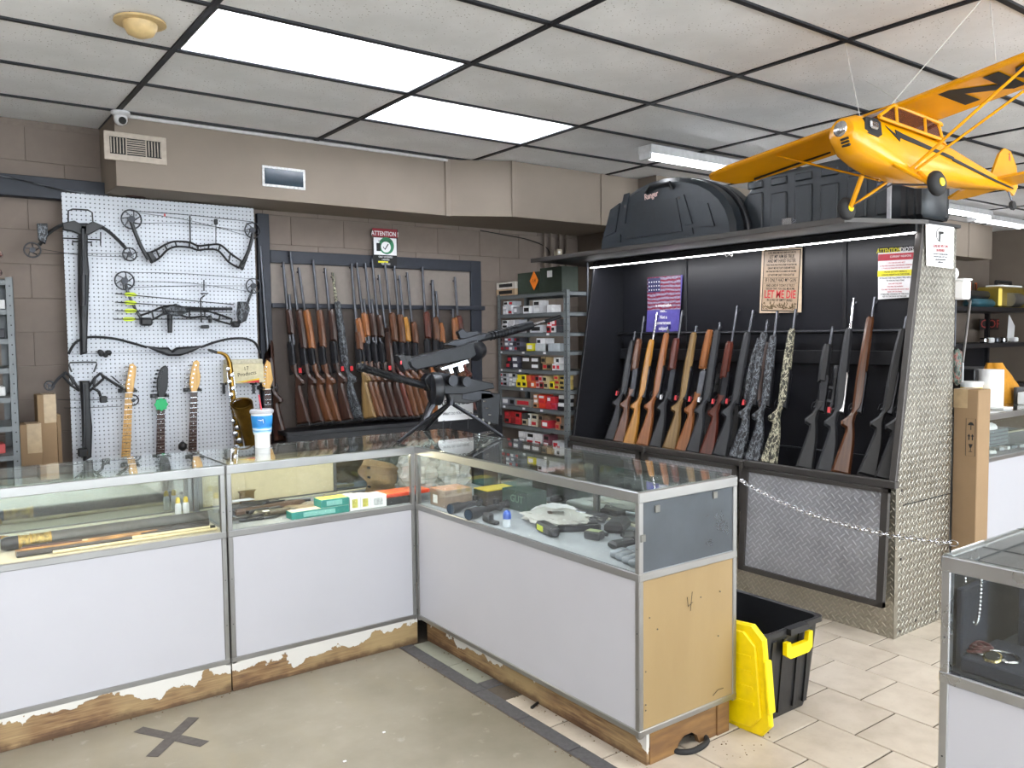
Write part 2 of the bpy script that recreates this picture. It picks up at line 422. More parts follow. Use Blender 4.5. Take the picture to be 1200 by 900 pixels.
for i in range(-0, 36):
    x0 = 1.978+.2975*i
    for k in range(-19, 12):
        y0 = 2.007+.305*k-(.152 if i % 2 == 0 else 0)
        if i < 13 and .2 <= y0 <= 4.3 and not (x0 > 4.6 and y0 < 1.2): continue
        if i == 0 and y0+.3 > 2.9: continue
        big.bb((x0+.002, y0+.002, -.012), (x0+.296, y0+.301, 0))
o = big.build('far_tiles', M['tile'], fl); o['kind'] = 'stuff'
dk = mat('charcoal_border_tile', '#4f4e50', .6, var=.2, scale=60, bump=.2)
dm = MB().box((0, 0, 0), (.066, .311, .012), bev=.002).mesh('border_tile', dk)
for k in range(-6, 6):
    y = 2.275+.316*k+.158
    if y > 3.75: continue
    inst(dm, 'border_tile', fl, (1.948, y, -.005))
dm2 = MB().box((0, 0, 0), (.10, .07, .012), bev=.002).mesh('border_tile', dk); inst(dm2, 'border_tile', fl, (2.035, 2.945, -.005))
# greenish worn slabs between border and base
wm = mat('worn_green_tile', '#8d8f82', .4, var=.12, scale=9)
for (a, b) in ((2.985, 3.22), (3.225, 3.56)): MB().bb((1.985, a, -.012), (2.14, b, -.0005), .002).build('tile', wm, fl)
# ------------------------------------------------------------------ walls
BY = 5.60
wb = MB().bb((-4, BY, 0), (4.9, BY+.15, CEIL)).bb((-4, BY-.0, 0), (-3.9, BY+.1, CEIL)).build('wall_back', M['mortar']); struct(wb); MW['wall_back'] = Matrix.Identity(4)
bm_ = MB().box((0, 0, 0), (.3985, .014, .1985), bev=.0018).mesh('block', M['block'])
for r in range(14):
    for c in range(-1, 13):
        x = -.2+.4*c+(.2 if r % 2 else 0)
        z = .1+.2*r
        if z < .55: continue
        inst(bm_, 'block', wb, (x, BY, z))
rest = MB().bb((-4, BY-.01, 0), (-.8, BY, CEIL)).bb((-.8, BY-.008, 0), (4.9, BY, .48)).build('plaster', M['wall'], wb)
struct(MB().bb((4.86, 5.02, 0), (11.7, 5.17, CEIL)).build('wall_far_back', M['wall']))
struct(MB().bb((4.86, 5.16, 0), (4.96, BY+.1, CEIL)).build('wall_return', M['wall']))
struct(MB().bb((11.53, -4, 0), (11.68, 5.1, CEIL)).build('wall_right', M['wall']))
struct(MB().bb((-4.1, -4, 0), (-4, BY+.1, CEIL)).build('wall_left', M['wall']))
# shop front with window openings behind the camera
wf = MB()
wf.bb((-4, -4.15, 0), (12, -4, .35)).bb((-4, -4.15, 2.65), (12, -4, CEIL))
for x in (-4, -1.2, 2.2, 5.6, 9.0, 11.6): wf.bb((x, -4.15, .35), (x+.4, -4, 2.65))
struct(wf.build('wall_front', M['wall']))
for i, x in enumerate((-.8, 2.6, 6.0)):
    struct(MB().bb((x, -4.08, .35), (x+3.0, -4.07, 2.65)).build('window_%d' % (i+1), M['glass']))
# ------------------------------------------------------------------ ceiling: grid and tiles
ce = MB().bb((-4, -4.1, CEIL+.14), (11.7, BY+.1, CEIL+.2)).build('ceiling', M['ceil']); struct(ce); MW['ceiling'] = Matrix.Identity(4)
TX = [1.01+1.2*i for i in range(-4, 9)]; TY = [3.30+.6*j for j in range(-12, 4)]
ctm = MB().box((0, 0, 0), (1.176, .576, .016), bev=.003).mesh('ceiling_tile', M['ceil'])
LIGHTS = {(1.01, 3.3), (2.21, 3.9)}
hole = {(round(x-.6, 2), round(y-.3, 2)) for (x, y) in OTHER}
for x in TX:
    for y in TY:
        if any(abs(x-a) < .01 and abs(y-b) < .01 for a, b in LIGHTS): continue
        if x+.6 > 11.6 or y+.5 > BY or y < -3.9: continue
        inst(ctm, 'ceiling_tile', ce, (x+.6, y+.3, CEIL+.010+rnd.uniform(0, .002)), (rnd.uniform(-.002, .002), rnd.uniform(-.0015, .0015), 0))
gb = MB().box((0, 0, 0), (15.6, .026, .03)).mesh('grid_bar', M['grid']); gb2 = MB().box((0, 0, 0), (.026, 9.7, .03)).mesh('grid_bar', M['grid'])
for y in TY:
    if y > -4: inst(gb, 'grid_bar', ce, (3.8, y, CEIL+.010))
for x in TX: inst(gb2, 'grid_bar', ce, (x, .8, CEIL+.0095))
# soffit (duct bulkhead) along the back wall, with the chamfered jog
SZ = 2.43
def vpoly(pts, z0, z1):
    mb = MB(); mb.rings([[Vector((x, y, z0)) for x, y in pts], [Vector((x, y, z1)) for x, y in pts]]); return mb
so = vpoly([(1.0, BY-.01), (1.0, 5.15), (3.22, 5.15), (3.66, 4.93), (4.95, 4.93), (4.95, BY-.01)], SZ, CEIL-.004).build('trim_1', M['soffit']); struct(so, 'taupe boxed duct soffit under the ceiling'); MW['trim_1'] = Matrix.Identity(4)
for (x, y) in ((3.22, 5.142), (3.66, 4.922), (4.55, 4.925)):
    MB().bb((x-.022, y-.006, SZ-.004), (x+.022, y+.006, CEIL-.005), .002).build('corner_bead', M['soffit'], so)
MB().bb((1.0, 5.135, CEIL-.022), (3.22, 5.15, CEIL-.004)).build('edge_moulding', mat('moulding', '#b8b6b4', .6), so)
so2 = MB().bb((4.95, 4.72, SZ), (10.9, 5.02, CEIL-.004)).build('trim_2', M['soffit']); struct(so2, 'far taupe soffit beyond the gun cage')
for x in (8.2, 9.3, 10.3): MB().bb((x-.02, 4.712, SZ), (x+.02, 4.72, CEIL-.005)).build('corner_bead', M['soffit'], so2)
# dark beam on the left wall
bmx = MB().bb((-1.5, 5.50, at(50, 232, 'y', 5.5).z), (1.02, 5.58, at(50, 207, 'y', 5.5).z), .004).build('trim_3', M['beam']); struct(bmx, 'dark navy beam on the back wall at upper left')
# soffit vent
def P5(px, py, y=5.14): return at(px, py, 'y', y)
v = thing('air_vent', 'cream three-bank air vent grille on the soffit at upper left', 'vent', P5(158, 172, 5.15))
a, b = P5(121, 150), P5(196, 195)
vm = mat('vent_cream', '#a3978a', .5)
x0, x1, z0, z1 = a.x, b.x, b.z+.005, a.z-.01
MB().bb((x0, 5.139, z0), (x1, 5.149, z1), .003).build('frame', vm, v, True)
MB().bb((x0+.03, 5.1385, z0+.035), (x1-.03, 5.1395, z1-.03)).build('opening', M['ink'], v, True)
W_ = x1-x0-.06
for k in range(5): MB().bb((x0+.033+k*.016, 5.130, z0+.04), (x0+.038+k*.016, 5.138, z1-.035)).build('slat', vm, v, True)
for k in range(5): MB().bb((x1-.038-k*.016, 5.130, z0+.04), (x1-.033-k*.016, 5.138, z1-.035)).build('slat', vm, v, True)
for k in range(8): MB().bb((x0+.118, 5.130, z0+.042+k*.0125), (x1-.118, 5.138, z0+.047+k*.0125)).build('slat', vm, v, True)
for s in (x0+.112, x1-.118): MB().bb((s, 5.129, z0+.035), (s+.006, 5.138, z1-.03)).build('divider', vm, v, True)
# dark glass panel (return) in a taped frame
a, b = P5(308, 194), P5(357, 222)
v = thing('dark_wall_panel', 'small dark rectangular panel with white taped edge on the soffit', 'panel', P5(332, 208))
MB().bb((a.x-.004, 5.142, b.z-.004), (b.x+.008, 5.149, a.z+.004), .003).build('frame', mat('taped_frame', '#cfcfcf', .5, var=.3, scale=60), v, True)
MB().bb((a.x+.01, 5.136, b.z+.012), (b.x-.008, 5.143, a.z-.012), .002).build('glass', mat('dark_glass', '#20303c', .12), v, True)
# rusty hole under soffit
MB().lathe([(.045, 0), (.05, .004)], 16, Matrix.Translation(at(159, 231, 'z', SZ-.006))@Matrix.Diagonal((1.2, .5, 1, 1))).build('rust_spot', mat('rust', '#3a1f16', .9), so)
# ------------------------------------------------------------------ troffers
def troffer(x, y, lab):
    t = thing('ceiling_light', lab, 'light', (x+.6, y+.3, CEIL), group=None)
    wh = mat('reflector_white', '#e8e9ec', .4)
    h = MB().bb((-.585, -.285, .10), (.585, .285, .11)).bb((-.587, -.287, 0), (-.577, .287, .11)).bb((.577, -.287, 0), (.587, .287, .11)).bb((-.587, -.287, 0), (.587, -.277, .11)).bb((-.587, .277, 0), (.587, .287, .11))
    h.build('housing', wh, t)
    for k, yy in enumerate((-.2, -.07, .05, .2)):
        tb = MB().tube([(-.56, yy, .035), (.56, yy, .035)], .016, 8).build('fluorescent_tube', emis('tube_glow', (.93, .96, 1), 20), t, smooth=60)
        for e in (-.565, .565): MB().box((e, yy, .045), (.02, .03, .05)).build('socket', wh, tb)
    MB().bb((-.575, -.275, .004), (.575, .275, .0065)).build('diffuser', M['lens'], t)
    fr = MB().bb((-.587, -.287, 0), (.587, -.272, .012)).bb((-.587, .272, 0), (.587, .287, .012)).bb((-.587, -.287, 0), (-.574, .287, .012)).bb((.574, -.287, 0), (.587, .287, .012)).build('frame', wh, t)
    return t
t = NT('prismatic_lens'); tr = t.n('ShaderNodeBsdfTransparent'); tl = t.n('ShaderNodeBsdfTranslucent'); tl.inputs[0].default_value = (.9, .93, .97, 1); mx = t.n('ShaderNodeMixShader')
mx.inputs[0].default_value = .35; t.L.new(tr.outputs[0], mx.inputs[1]); t.L.new(tl.outputs[0], mx.inputs[2]); t.L.new(mx.outputs[0], t.out.inputs[0]); M['lens'] = t.m
troffer(1.01, 3.3, 'large four-tube ceiling light, the nearer one at upper left')
troffer(2.21, 3.9, 'four-tube ceiling light farther back beside the soffit')
def strip(p, L, ang, lab, n=1):
    t = thing('strip_light', lab, 'light', p, (0, 0, ang))
    wh = mat('strip_housing', '#b9b9ba', .45)
    MB().bb((-L/2, -.06, .02), (L/2, .06, .075), .004).build('housing', wh, t)
    for k in range(n):
        yy = 0 if n == 1 else (-.04+.08*k)
        MB().tube([(-L/2+.03, yy, 0), (L/2-.03, yy, 0)], .015, 8).build('fluorescent_tube', emis('tube_glow', (.93, .96, 1), 20), t, smooth=60)
    for e in (-L/2+.01, L/2-.01): MB().bb((e-.012, -.05, -.02), (e+.012, .05, .03), .003).build('end_cap', wh, t)
strip(at(816, 194, 'z', 2.72)+Vector((.1, 0, 0)), 1.22, 0, 'single-tube strip light above the domed black case')
a = at(1110, 247, 'z', 2.76); b = at(1146, 255, 'z', 2.76); c = at(1150, 256, 'z', 2.76)
strip((a+b)/2, 1.1, 0, 'first far strip light right of the gun cage')
strip(c+Vector((.62, .1, 0)), 1.22, 0, 'second far strip light at the right edge')
# beige recessed dome
p = at(164, 24, 'z', CEIL); bm2 = mat('aged_cream_plastic', '#c2a878', .5)
t = thing('ceiling_dome', 'round beige recessed dome fitting on the ceiling', 'ceiling fitting', p)
MB().lathe([(.05, 0), (.098, -.003), (.1, -.012), (.085, -.016), (.055, -.012)], 28).build('trim_ring', bm2, t, smooth=50)
MB().lathe([(.066, -.008), (.064, -.03), (.05, -.055), (.02, -.068), (.001, -.07)], 24).build('dome', bm2, t, smooth=60)
# camera
p = at(141, 131, 'z', CEIL-.005); wc = mat('white_plastic', '#cfcfd2', .35)
t = thing('security_camera', 'small white eyeball security camera at the soffit corner', 'camera', p)
MB().lathe([(.05, 0), (.052, -.012), (.04, -.022), (.03, -.024)], 20).build('mount', wc, t, smooth=50)
MB().ball((0, 0, -.04), .038).build('ball', wc, t, smooth=80)
d = (CAM-p+Vector((1.5, 0, -1))).normalized()
MB().tube([Vector((0, 0, -.04))+d*.028, Vector((0, 0, -.04))+d*.040], .02, 14).build('lens', M['ink'], t, smooth=50)
# ------------------------------------------------------------------ showcases
TOPZ, DECK = 1.005, .715
def showcase(label, ox, oy, rot, L, D=.53, front_len=None, deck=None, doors=('mirror', 'mirror'), end='glass', base=True, right_end=None, front_panel=None, lower='white', left_end=True, fmat=None):
    """local X along the front, +Y into the case; front face at Y=0"""
    t = thing('display_case', label, 'display case', (ox, oy, 0), (0, 0, rot))
    A = fmat or M['alu']; P = .022
    FL = front_len or L
    f = MB(); e = .001
    def bar(a, b): f.bb(a, b, .0025)
    for x in (0, FL-P): bar((x, 0, .12), (x+P, P, TOPZ-.02))
    for x in (0, L-P): bar((x, D-P, .12), (x+P, D, TOPZ-.02))
    for z0, z1 in ((TOPZ-.042, TOPZ-.004), (DECK-.03, DECK-.002), (.128, .150)):
        bar((0, -.002, z0), (FL, P-.004, z1)); bar((0, D-P+.004, z0), (L, D+.002, z1))
        bar((-.002, 0, z0), (P-.004, D, z1)); bar((L-P+.004, 0 if FL == L else P, z0), (L+.002, D, z1))
    f.build('frame', A, t)
    MB().bb((.004, .002, TOPZ-.004), (L-.004, D-.002, TOPZ+.002)).build('top_pane', M['topglass'], t)
    MB().bb((P, .006, DECK), (FL-P, .010, TOPZ-.042)).build('front_pane', M['glass'], t)
    for (x, kind) in ((.005, left_end), (L-.009, right_end)):
        if not kind: continue
        MB().bb((x, P, DECK), (x+.004, D-P, TOPZ-.042)).build('end_pane', M[kind] if isinstance(kind, str) else M['glass'], t)
    MB().bb((.004, .006, DECK-.02), (L-.004, D-.006, DECK)).build('deck', deck or M['deck'], t)
    if lower == 'white':
        MB().bb((P, .004, .15), (FL-P, .012, DECK-.03)).build('front_panel', M['white'], t)
    MB().bb((P, D-.012, .15), (L-P, D-.004, DECK-.02)).build('back_panel', M['white'], t)
    for x in (.004, L-.012):
        MB().bb((x, P, .15), (x+.008, D-P, DECK-.03)).build('end_panel', M['ply'] if end == 'ply' else M['white'], t)
    n = len(doors); w = (L-2*P)/n
    for i, k in enumerate(doors):
        y = D-.030+.012*(i % 2); x0 = P+i*w-.01*(i > 0); x1 = P+(i+1)*w+.01*(i < n-1)
        d = MB().bb((x0+.015, y, DECK+.012), (x1-.015, y+.004, TOPZ-.05)).build('sliding_door', M[k], t)
        MB().bb((x0, y-.003, DECK+.004), (x0+.018, y+.007, TOPZ-.045), .001).bb((x1-.018, y-.003, DECK+.004), (x1, y+.007, TOPZ-.045), .001).bb((x0, y-.003, DECK+.002), (x1, y+.007, DECK+.014)).build('door_frame', M['alud'], d)
    MB().bb((P, D-.045, DECK), (L-P, D-.012, DECK+.006)).build('door_track', mat('pale_track', '#c9c6b0', .4), t)
    if base:
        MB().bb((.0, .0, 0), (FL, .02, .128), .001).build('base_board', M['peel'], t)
    # screw heads on posts
    s = MB()
    for x in (P/2, FL-P/2):
        for z in (.3, .5, .8): s.tube([(x, -.001, z), (x, .001, z)], .0025, 6)
    s.build('screw_heads', M['gun2'], t)
    return t
LW = 1.85
caseL = showcase('left glass display case holding pool cues, at the left edge', 1.078-LW, 3.57, 0, LW, .545, deck=M['deckwarm'])
caseM = showcase('middle glass display case with boxes, holsters and knives behind the corner', 1.084, 3.57, 0, 2.545-1.084, .545, front_len=.931, deck=M['deck'], doors=('cream', 'mirror'), left_end=True)
caseR = showcase('right glass display case with scopes and revolver and a birch end panel', 2.015, 3.57-.001, -PI/2, 1.565, .53, deck=M['deck'], end='ply', right_end='film', base=False, left_end=False)
# recessed base of the right case: long board, end board with a hand hole, rear foot
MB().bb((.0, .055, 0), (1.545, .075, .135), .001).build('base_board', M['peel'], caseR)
bw = wood('base_end_wood', '#6b4c2e', '#94703f', .6, (2, 2, 12))
poly = [(.07, 0), (.20, 0), (.22, .035), (.25, .055), (.29, .055), (.32, .035), (.335, 0), (.43, 0), (.43, .128), (.07, .128)]
Mx = Matrix(((0, 1, 0, 1.54), (1, 0, 0, 0), (0, 0, 1, 0), (0, 0, 0, 1)))
MB().prism(poly, .018, Mx).build('base_end_board', bw, caseR)
MB().bb((1.52, .43, 0), (1.556, .50, .15), .002).build('rear_foot', bw, caseR)
MB().bb((.0, .48, 0), (1.5, .50, .13)).build('rear_base_board', bw, caseR)
# lamps tucked under the front top rails of the cases
area('case_lamp', (.25, 3.605, .958), 1.2, .02, 2.2, (-.5, 0, 0), (1, .88, .62))
area('case_lamp', (1.58, 3.605, .958), .8, .02, 2.2, (-.5, 0, 0), (1, .88, .62))
area('case_lamp', (2.05, 2.78, .958), .02, 1.4, 1.6, (0, .5, 0), (1, .99, .96))
# clips on the end pane
for (yy, zz) in ((.09, .935), (.40, .945), (.018, .84)):
    MB().bb((1.563, yy-.012, zz-.014), (1.569, yy+.012, zz+.012), .002).build('pane_clip', M['alud'], caseR)
c = MB()                                                    # pencil marks on the birch panel
for pts in (((.245, .585), (.25, .55), (.275, .56)), ((.272, .60), (.262, .53)), ((.39, .175), (.42, .19), (.45, .188))):
    c.tube([(1.5665, a, b) for a, b in pts], .0012, 4)
c.build('pencil_mark', M['ink'], caseR)
c = MB()
for (a, b) in ((.05, .55), (.32, .57), (.43, .57), (.03, .36), (.03, .24), (.03, .22), (.42, .4), (.09, .50)): c.tube([(1.5655, a, b), (1.567, a, b)], .003, 6)
c.build('screw_heads', M['steelf'], caseR)
# front right case
caseF = showcase('near display case at the right edge holding watch and chain necklace', 2.015, .972, -PI/2, 1.7, .62, deck=mat('velvet_deck', '#23262d', .9), base=True, doors=('darkdoor', 'darkdoor'), left_end='darkdoor', fmat=m_metal_brushed('bright_trim', '#b9bbc0', .28))
# far case
caseX = showcase('far display case behind the tall cardboard box', 5.2, 2.44, 0, 2.4, .55, deck=M['deck'])
# ------------------------------------------------------------------ gun cage
CY0, CY1 = 2.127, 4.62
cage = thing('gun_cage', 'big gun cage of diamond plate with slanted open front', 'gun cage', (4.2, 3.4, 0))
prof = [(3.957, 0), (3.950, .80), (4.177, 2.09), (4.50, 2.09), (4.485, 0)]
MB().prism(prof, .02, None, 0, CY0+.01).build('side_panel', M['diamond'], cage, True)
MB().prism(prof, .02, None, 0, CY1-.01).build('far_side_panel', M['black'], cage, True)
MB().bb((4.47, CY0+.02, 0), (4.49, CY1-.02, 2.09)).build('back_wall', M['blackp'], cage, True)
for a, b in ((CY0+.02, 2.737), (2.741, 3.963), (3.967, CY1-.02)):
    MB().bb((4.455, a, .55), (4.468, b, 2.08), .002).build('back_sheet', M['blackp'], cage, True)
for y in (2.739, 3.965): MB().bb((4.445, y-.012, .55), (4.457, y+.012, 2.08), .002).build('seam_strip', M['black'], cage, True)
MB().bb((3.935, CY0, 0), (3.955, CY1, .80)).build('kick_plate', M['kick'], cage, True)
MB().bb((3.95, CY0+.02, .60), (4.47, CY1-.02, .62)).build('trough_floor', M['black'], cage, True)
# side post facing the aisle, slanting with the front
sp = MB(); sp.prism([(3.925, .78), (3.955, .78), (4.182, 2.09), (4.152, 2.09)], .035, None, .003, CY0+.018); sp.build('slanted_post', M['steelf'], cage, True)
sp = MB(); sp.prism([(3.935, .78), (3.957, .78), (4.182, 2.09), (4.16, 2.09)], .022, None, .003, CY1-.018); sp.build('slanted_post', M['black'], cage, True)
# bright edge angle on the corner of the cage
MB().bb((3.930, CY0-.003, 0), (3.962, CY0+.004, .79), .001).build('corner_angle', m_metal_brushed('corner_angle', '#a9a69c', .3), cage, True)
sc = MB()
for (x, z) in ((3.99, .03), (4.15, .05), (4.2, .10), (4.36, .05), (4.42, .09), (3.99, .4), (3.99, .75), (4.43, 1.9), (4.22, 1.9)):
    sc.tube([(x, CY0-.002, z), (x, CY0+.001, z)], .008, 10)
sc.build('rivets', M['steelf'], cage, True)
MB().bb((4.0, CY0-.002, .672), (4.49, CY0+.001, .676)).build('plate_seam', M['ink'], cage, True)
# trough front rail and folded-down doors
MB().bb((3.918, CY0-.005, .765), (3.955, CY1, .803), .003).build('trough_rail', M['steelf'], cage, True)
def door(y0, y1, lab=None):
    d = thing_part = MB()
    zt, zb = .765, .17; xt, xb = 3.905, 3.868
    def X(z): return xb+(xt-xb)*(z-zb)/(zt-zb)
    pan = MB(); pan.rings([[Vector((X(z)+o, y, z)) for (y, z) in ((y0+.02, zb+.02), (y1-.02, zb+.02), (y1-.02, zt-.015), (y0+.02, zt-.015))] for o in (.004, .010)])
    o = pan.build('cage_door', M['doorp'], cage, True)
    if lab: o['label'] = lab
    f = MB()
    for (ya, yb, za, zb2) in ((y0, y1, zb, zb+.028), (y0, y1, zt-.02, zt), (y0, y0+.036, zb, zt), (y1-.036, y1, zb, zt)):
        f.rings([[Vector((X(z)+o, y, z)) for (y, z) in ((ya, za), (yb, za), (yb, zb2), (ya, zb2))] for o in (-.012, .014)])
    f.build('door_frame', M['steelf'], o, True)
    return o
door(2.145, 3.03, 'aluminium diamond plate folding door'); door(3.07, 3.83); door(3.87, 4.60)
h = MB()
for y in (3.05, 3.85): h.bb((3.90, y-.012, .5), (3.93, y+.012, .80), .002)
h.build('hinge_post', M['steelf'], cage, True)
# barrel rest bar and lower rest
MB().tube([(4.402, CY0+.03, 1.552), (4.402, CY1-.02, 1.552)], .012, 8).build('barrel_rest', M['gun'], cage, True, smooth=60)
MB().tube([(4.27, CY0+.03, .86), (4.27, CY1-.02, .86)], .006, 6).build('lower_rest', M['gun'], cage, True, smooth=60)
MB().bb((4.42, CY0+.03, 1.36), (4.455, CY1-.02, 1.44), .003).build('rest_board', M['black'], cage, True)
# canopy, lip, lamp strip
cp = [(3.72, 2.30), (4.17, 2.115), (4.52, 2.115), (4.52, 5.0), (3.72, 4.80)]
mb = MB(); mb.rings([[Vector((x, y, z)) for x, y in cp] for z in (2.092, 2.108)]); can = mb.build('canopy', M['black'], cage, True)
lip = MB(); lip.bb((3.712, 2.29, 2.082), (3.724, 4.8, 2.112), .002); lip.rings([[Vector((3.712, 2.298, z)), Vector((3.724, 2.305, z)), Vector((4.172, 2.120, z)), Vector((4.168, 2.108, z))] for z in (2.088, 2.110)])
lip.build('canopy_lip', M['steelf'], cage, True)
MB().bb((4.118, CY0+.02, 2.052), (4.158, CY1-.1, 2.09), .002).build('lamp_channel', M['black'], cage, True)
led = MB()
for k in range(76): y = 2.165+k*.0322; led.bb((4.121, y, 2.045), (4.143, y+.025, 2.052))
MB().bb((4.118, 2.155, 2.049), (4.146, 4.60, 2.0525)).build('lamp_strip_tape', M['paper'], cage, True)
led.build('lamp_strip', emis('led_glow', (1, .98, 1), 16), cage, True)
area('led_lamp', (4.13, 3.38, 2.043), .015, 2.4, 7, (0, -.25, 0), (.95, .96, 1))
# support rods at the far end
for (x, y) in ((at(689, 400, 'y', 4.645).x, 4.645),):
    MB().tube([(x, y, .78), (x, y, 2.09)], .009, 8).build('support_rod', M['gun2'], cage, True, smooth=60)
wh = mat('hook_white', '#d8d8d8', .4)
p = at(853, 299, 'x', 4.10)
k = MB().tube([p+Vector((0, .03, .01)), p+Vector((0, .01, -.008)), p+Vector((0, -.01, .002)), p+Vector((0, -.03, -.012)), p+Vector((0, -.035, 0))], .003, 6); k.build('wire_hook', wh, cage, True, smooth=60)
# ------------------------------------------------------------------ long guns
# local frame of every gun: Z towards the muzzle, X towards the trigger side, Y across; origin at the butt
GP = {}
def gmesh(key, fn, m, smooth=35):
    k = (key, m.name)
    if k not in GP: GP[k] = fn().mesh(key.split('|')[0], m, smooth)
    return GP[k]
def stock_poly(full, u1=.80):
    # butt: heel on -X, toe on +X; u runs along Z; the line x = 0 is the bore
    p = [(-.004, .0), (.098, .008), (.090, .05), (.064, .18), (.052, .245), (.054, .262), (.080, .276), (.082, .298), (.062, .318), (.044, .338), (.034, .365), (.036, .42)]
    if full: p += [(.038, .52), (.037, .60), (.034, .70), (.028, u1-.015), (.020, u1), (-.008, u1), (-.013, u1-.02), (-.016, .62), (-.018, .50)]
    p += [(-.018, .42), (-.012, .38), (.010, .345), (.014, .30), (.004, .24), (-.002, .18)]
    return p
def longgun(label, group, pm, pb, stock='brown', fore=None, full=False, barrel='gun', ftop=.78, fbot=.56, L=None, thick=1.0, tagc=None, flip=1, planes=None, scope=False, kind='rifle', br=.0085, tube=False, strap=None, lever=False, nrm=None, rec='gun'):
    """pm, pb: 3-D points of muzzle and butt; nrm: direction of the trigger side"""
    ax = pm-pb; L = ax.length; ax.normalize()
    X = Vector(nrm)
    b0 = pb - ax*.0
    mx = axis_M(b0, ax, X); 
    # shift so that the middle of the butt sits on the given point
    mx = mx @ Matrix.Translation((-.045, 0, 0))
    t = thing('long_gun', label, 'gun', mx.translation, mx.to_3x3(), group)
    st = M[stock]; q = round(ftop, 2)
    def P(name, key, fn, m, smooth=35, parent=t):
        o = link(bpy.data.objects.new(name, gmesh(key, fn, m, smooth))); o.parent = parent; return o
    P('stock', 'stock|%s%s' % (full, q), lambda: MB().prism(stock_poly(full, q), .042*thick, None, .012), st)
    P('butt_pad', 'butt_pad', lambda: MB().prism([(-.005, -.016), (.099, -.008), (.098, .008), (-.004, .0)], .040, None, .004), M['rubber'])
    r0, r1 = (.345, .575) if not full else (.35, .60)
    P('receiver', 'receiver|%s' % full, lambda: MB().prism([(-.022, r0), (.026, r0+.01), (.028, r1-.02), (.014, r1), (-.018, r1), (-.024, r1-.03)], .036, None, .008), M[rec])
    if not full:
        fm = M[fore or stock]; b_, t_ = round(fbot, 2), round(ftop, 2)
        P('forend', 'forend|%s%s' % (b_, t_), lambda: MB().prism([(.000, b_), (.040, b_+.005), (.042, (b_+t_)/2), (.036, t_-.02), (.028, t_), (-.006, t_), (-.012, t_-.02), (-.012, b_+.01)], .046, None, .014), fm)
        if tube: P('magazine_tube', 'magazine_tube|%s' % q, lambda: MB().tube([(.024, 0, .55), (.024, 0, t_+.10)], .0105, 8), M[barrel], 60)
    bl = round(L-.02, 2)
    P('barrel', 'barrel|%s%s' % (bl, br), lambda: MB().tube([(0, 0, .56), (0, 0, .66), (0, 0, bl-.004), (0, 0, bl)], [br*1.3, br*1.1, br, br*.9], 8), M[barrel], 60)
    P('front_sight', 'front_sight|%s' % bl, lambda: MB().box((-br-.004, 0, bl-.03), (.009, .003, .012)), M['gun'])
    P('trigger_guard', 'trigger_guard', lambda: MB().tube([(.024, 0, .345), (.050, 0, .35), (.056, 0, .375), (.050, 0, .40), (.026, 0, .415)], .0035, 6), M['gun'], 60)
    P('trigger', 'trigger', lambda: MB().tube([(.022, 0, .385), (.036, 0, .382), (.044, 0, .374)], .0028, 5), M['gun2'], 60)
    if kind == 'bolt': P('bolt_handle', 'bolt_handle', lambda: MB().tube([(.0, -.018, .43), (.012, -.034, .425), (.03, -.05, .415)], [.005, .0045, .008], 6), M['gun2'], 60)
    if lever: P('lever_loop', 'lever_loop', lambda: MB().tube([(.050+.018*math.cos(a*PI/5), 0, .318+.028*math.sin(a*PI/5)) for a in range(10)], .004, 6, closed=True), M['gun'], 60)
    if scope:
        s = P('scope', 'scope', lambda: MB().lathe([(.020, .34), (.021, .36), (.016, .385), (.0125, .40), (.0125, .52), (.016, .55), (.023, .58), (.024, .63), (.022, .632)], 14, Matrix.Translation((-.055, 0, 0))), M['black'], 50)
        P('scope_mount', 'scope_mount', lambda: MB().box((-.034, 0, .42), (.028, .02, .016)).box((-.034, 0, .50), (.028, .02, .016)), M['gun'], 30, s)
    if tagc:
        P('price_tag', 'price_tag|%s' % flip, lambda: MB().box((.062, -.012, .37), (.022, .003, .034), bev=.001), M[tagc], 30)
    if strap:
        P('sling', 'sling|%s' % strap, lambda: MB().tube([(.03, -.024, .33), (.052, -.030, .42), (.060, -.032, .55), (.052, -.030, .68), (.034, -.02, ftop-.04)], .016, 6, flat=.35), M[strap], 40)
        for k in range(5):
            P('cartridge_holder', 'cartridge_holder', lambda: MB().box((.054, -.040, .0), (.036, .014, .050), bev=.004), M['poly'], 30).location = (0, 0, .42+.062*k)
    return t
WG = 'long guns in the rack on the back wall'
WP0 = Vector((0, 5.40, .60)); 
def wp(px, py):   # plane of the leaning wall guns: butts at y 5.36, muzzles at y 5.52
    n = Vector((0, 1, -.11)).normalized(); return atp(px, py, (0, 5.37, .93), n)
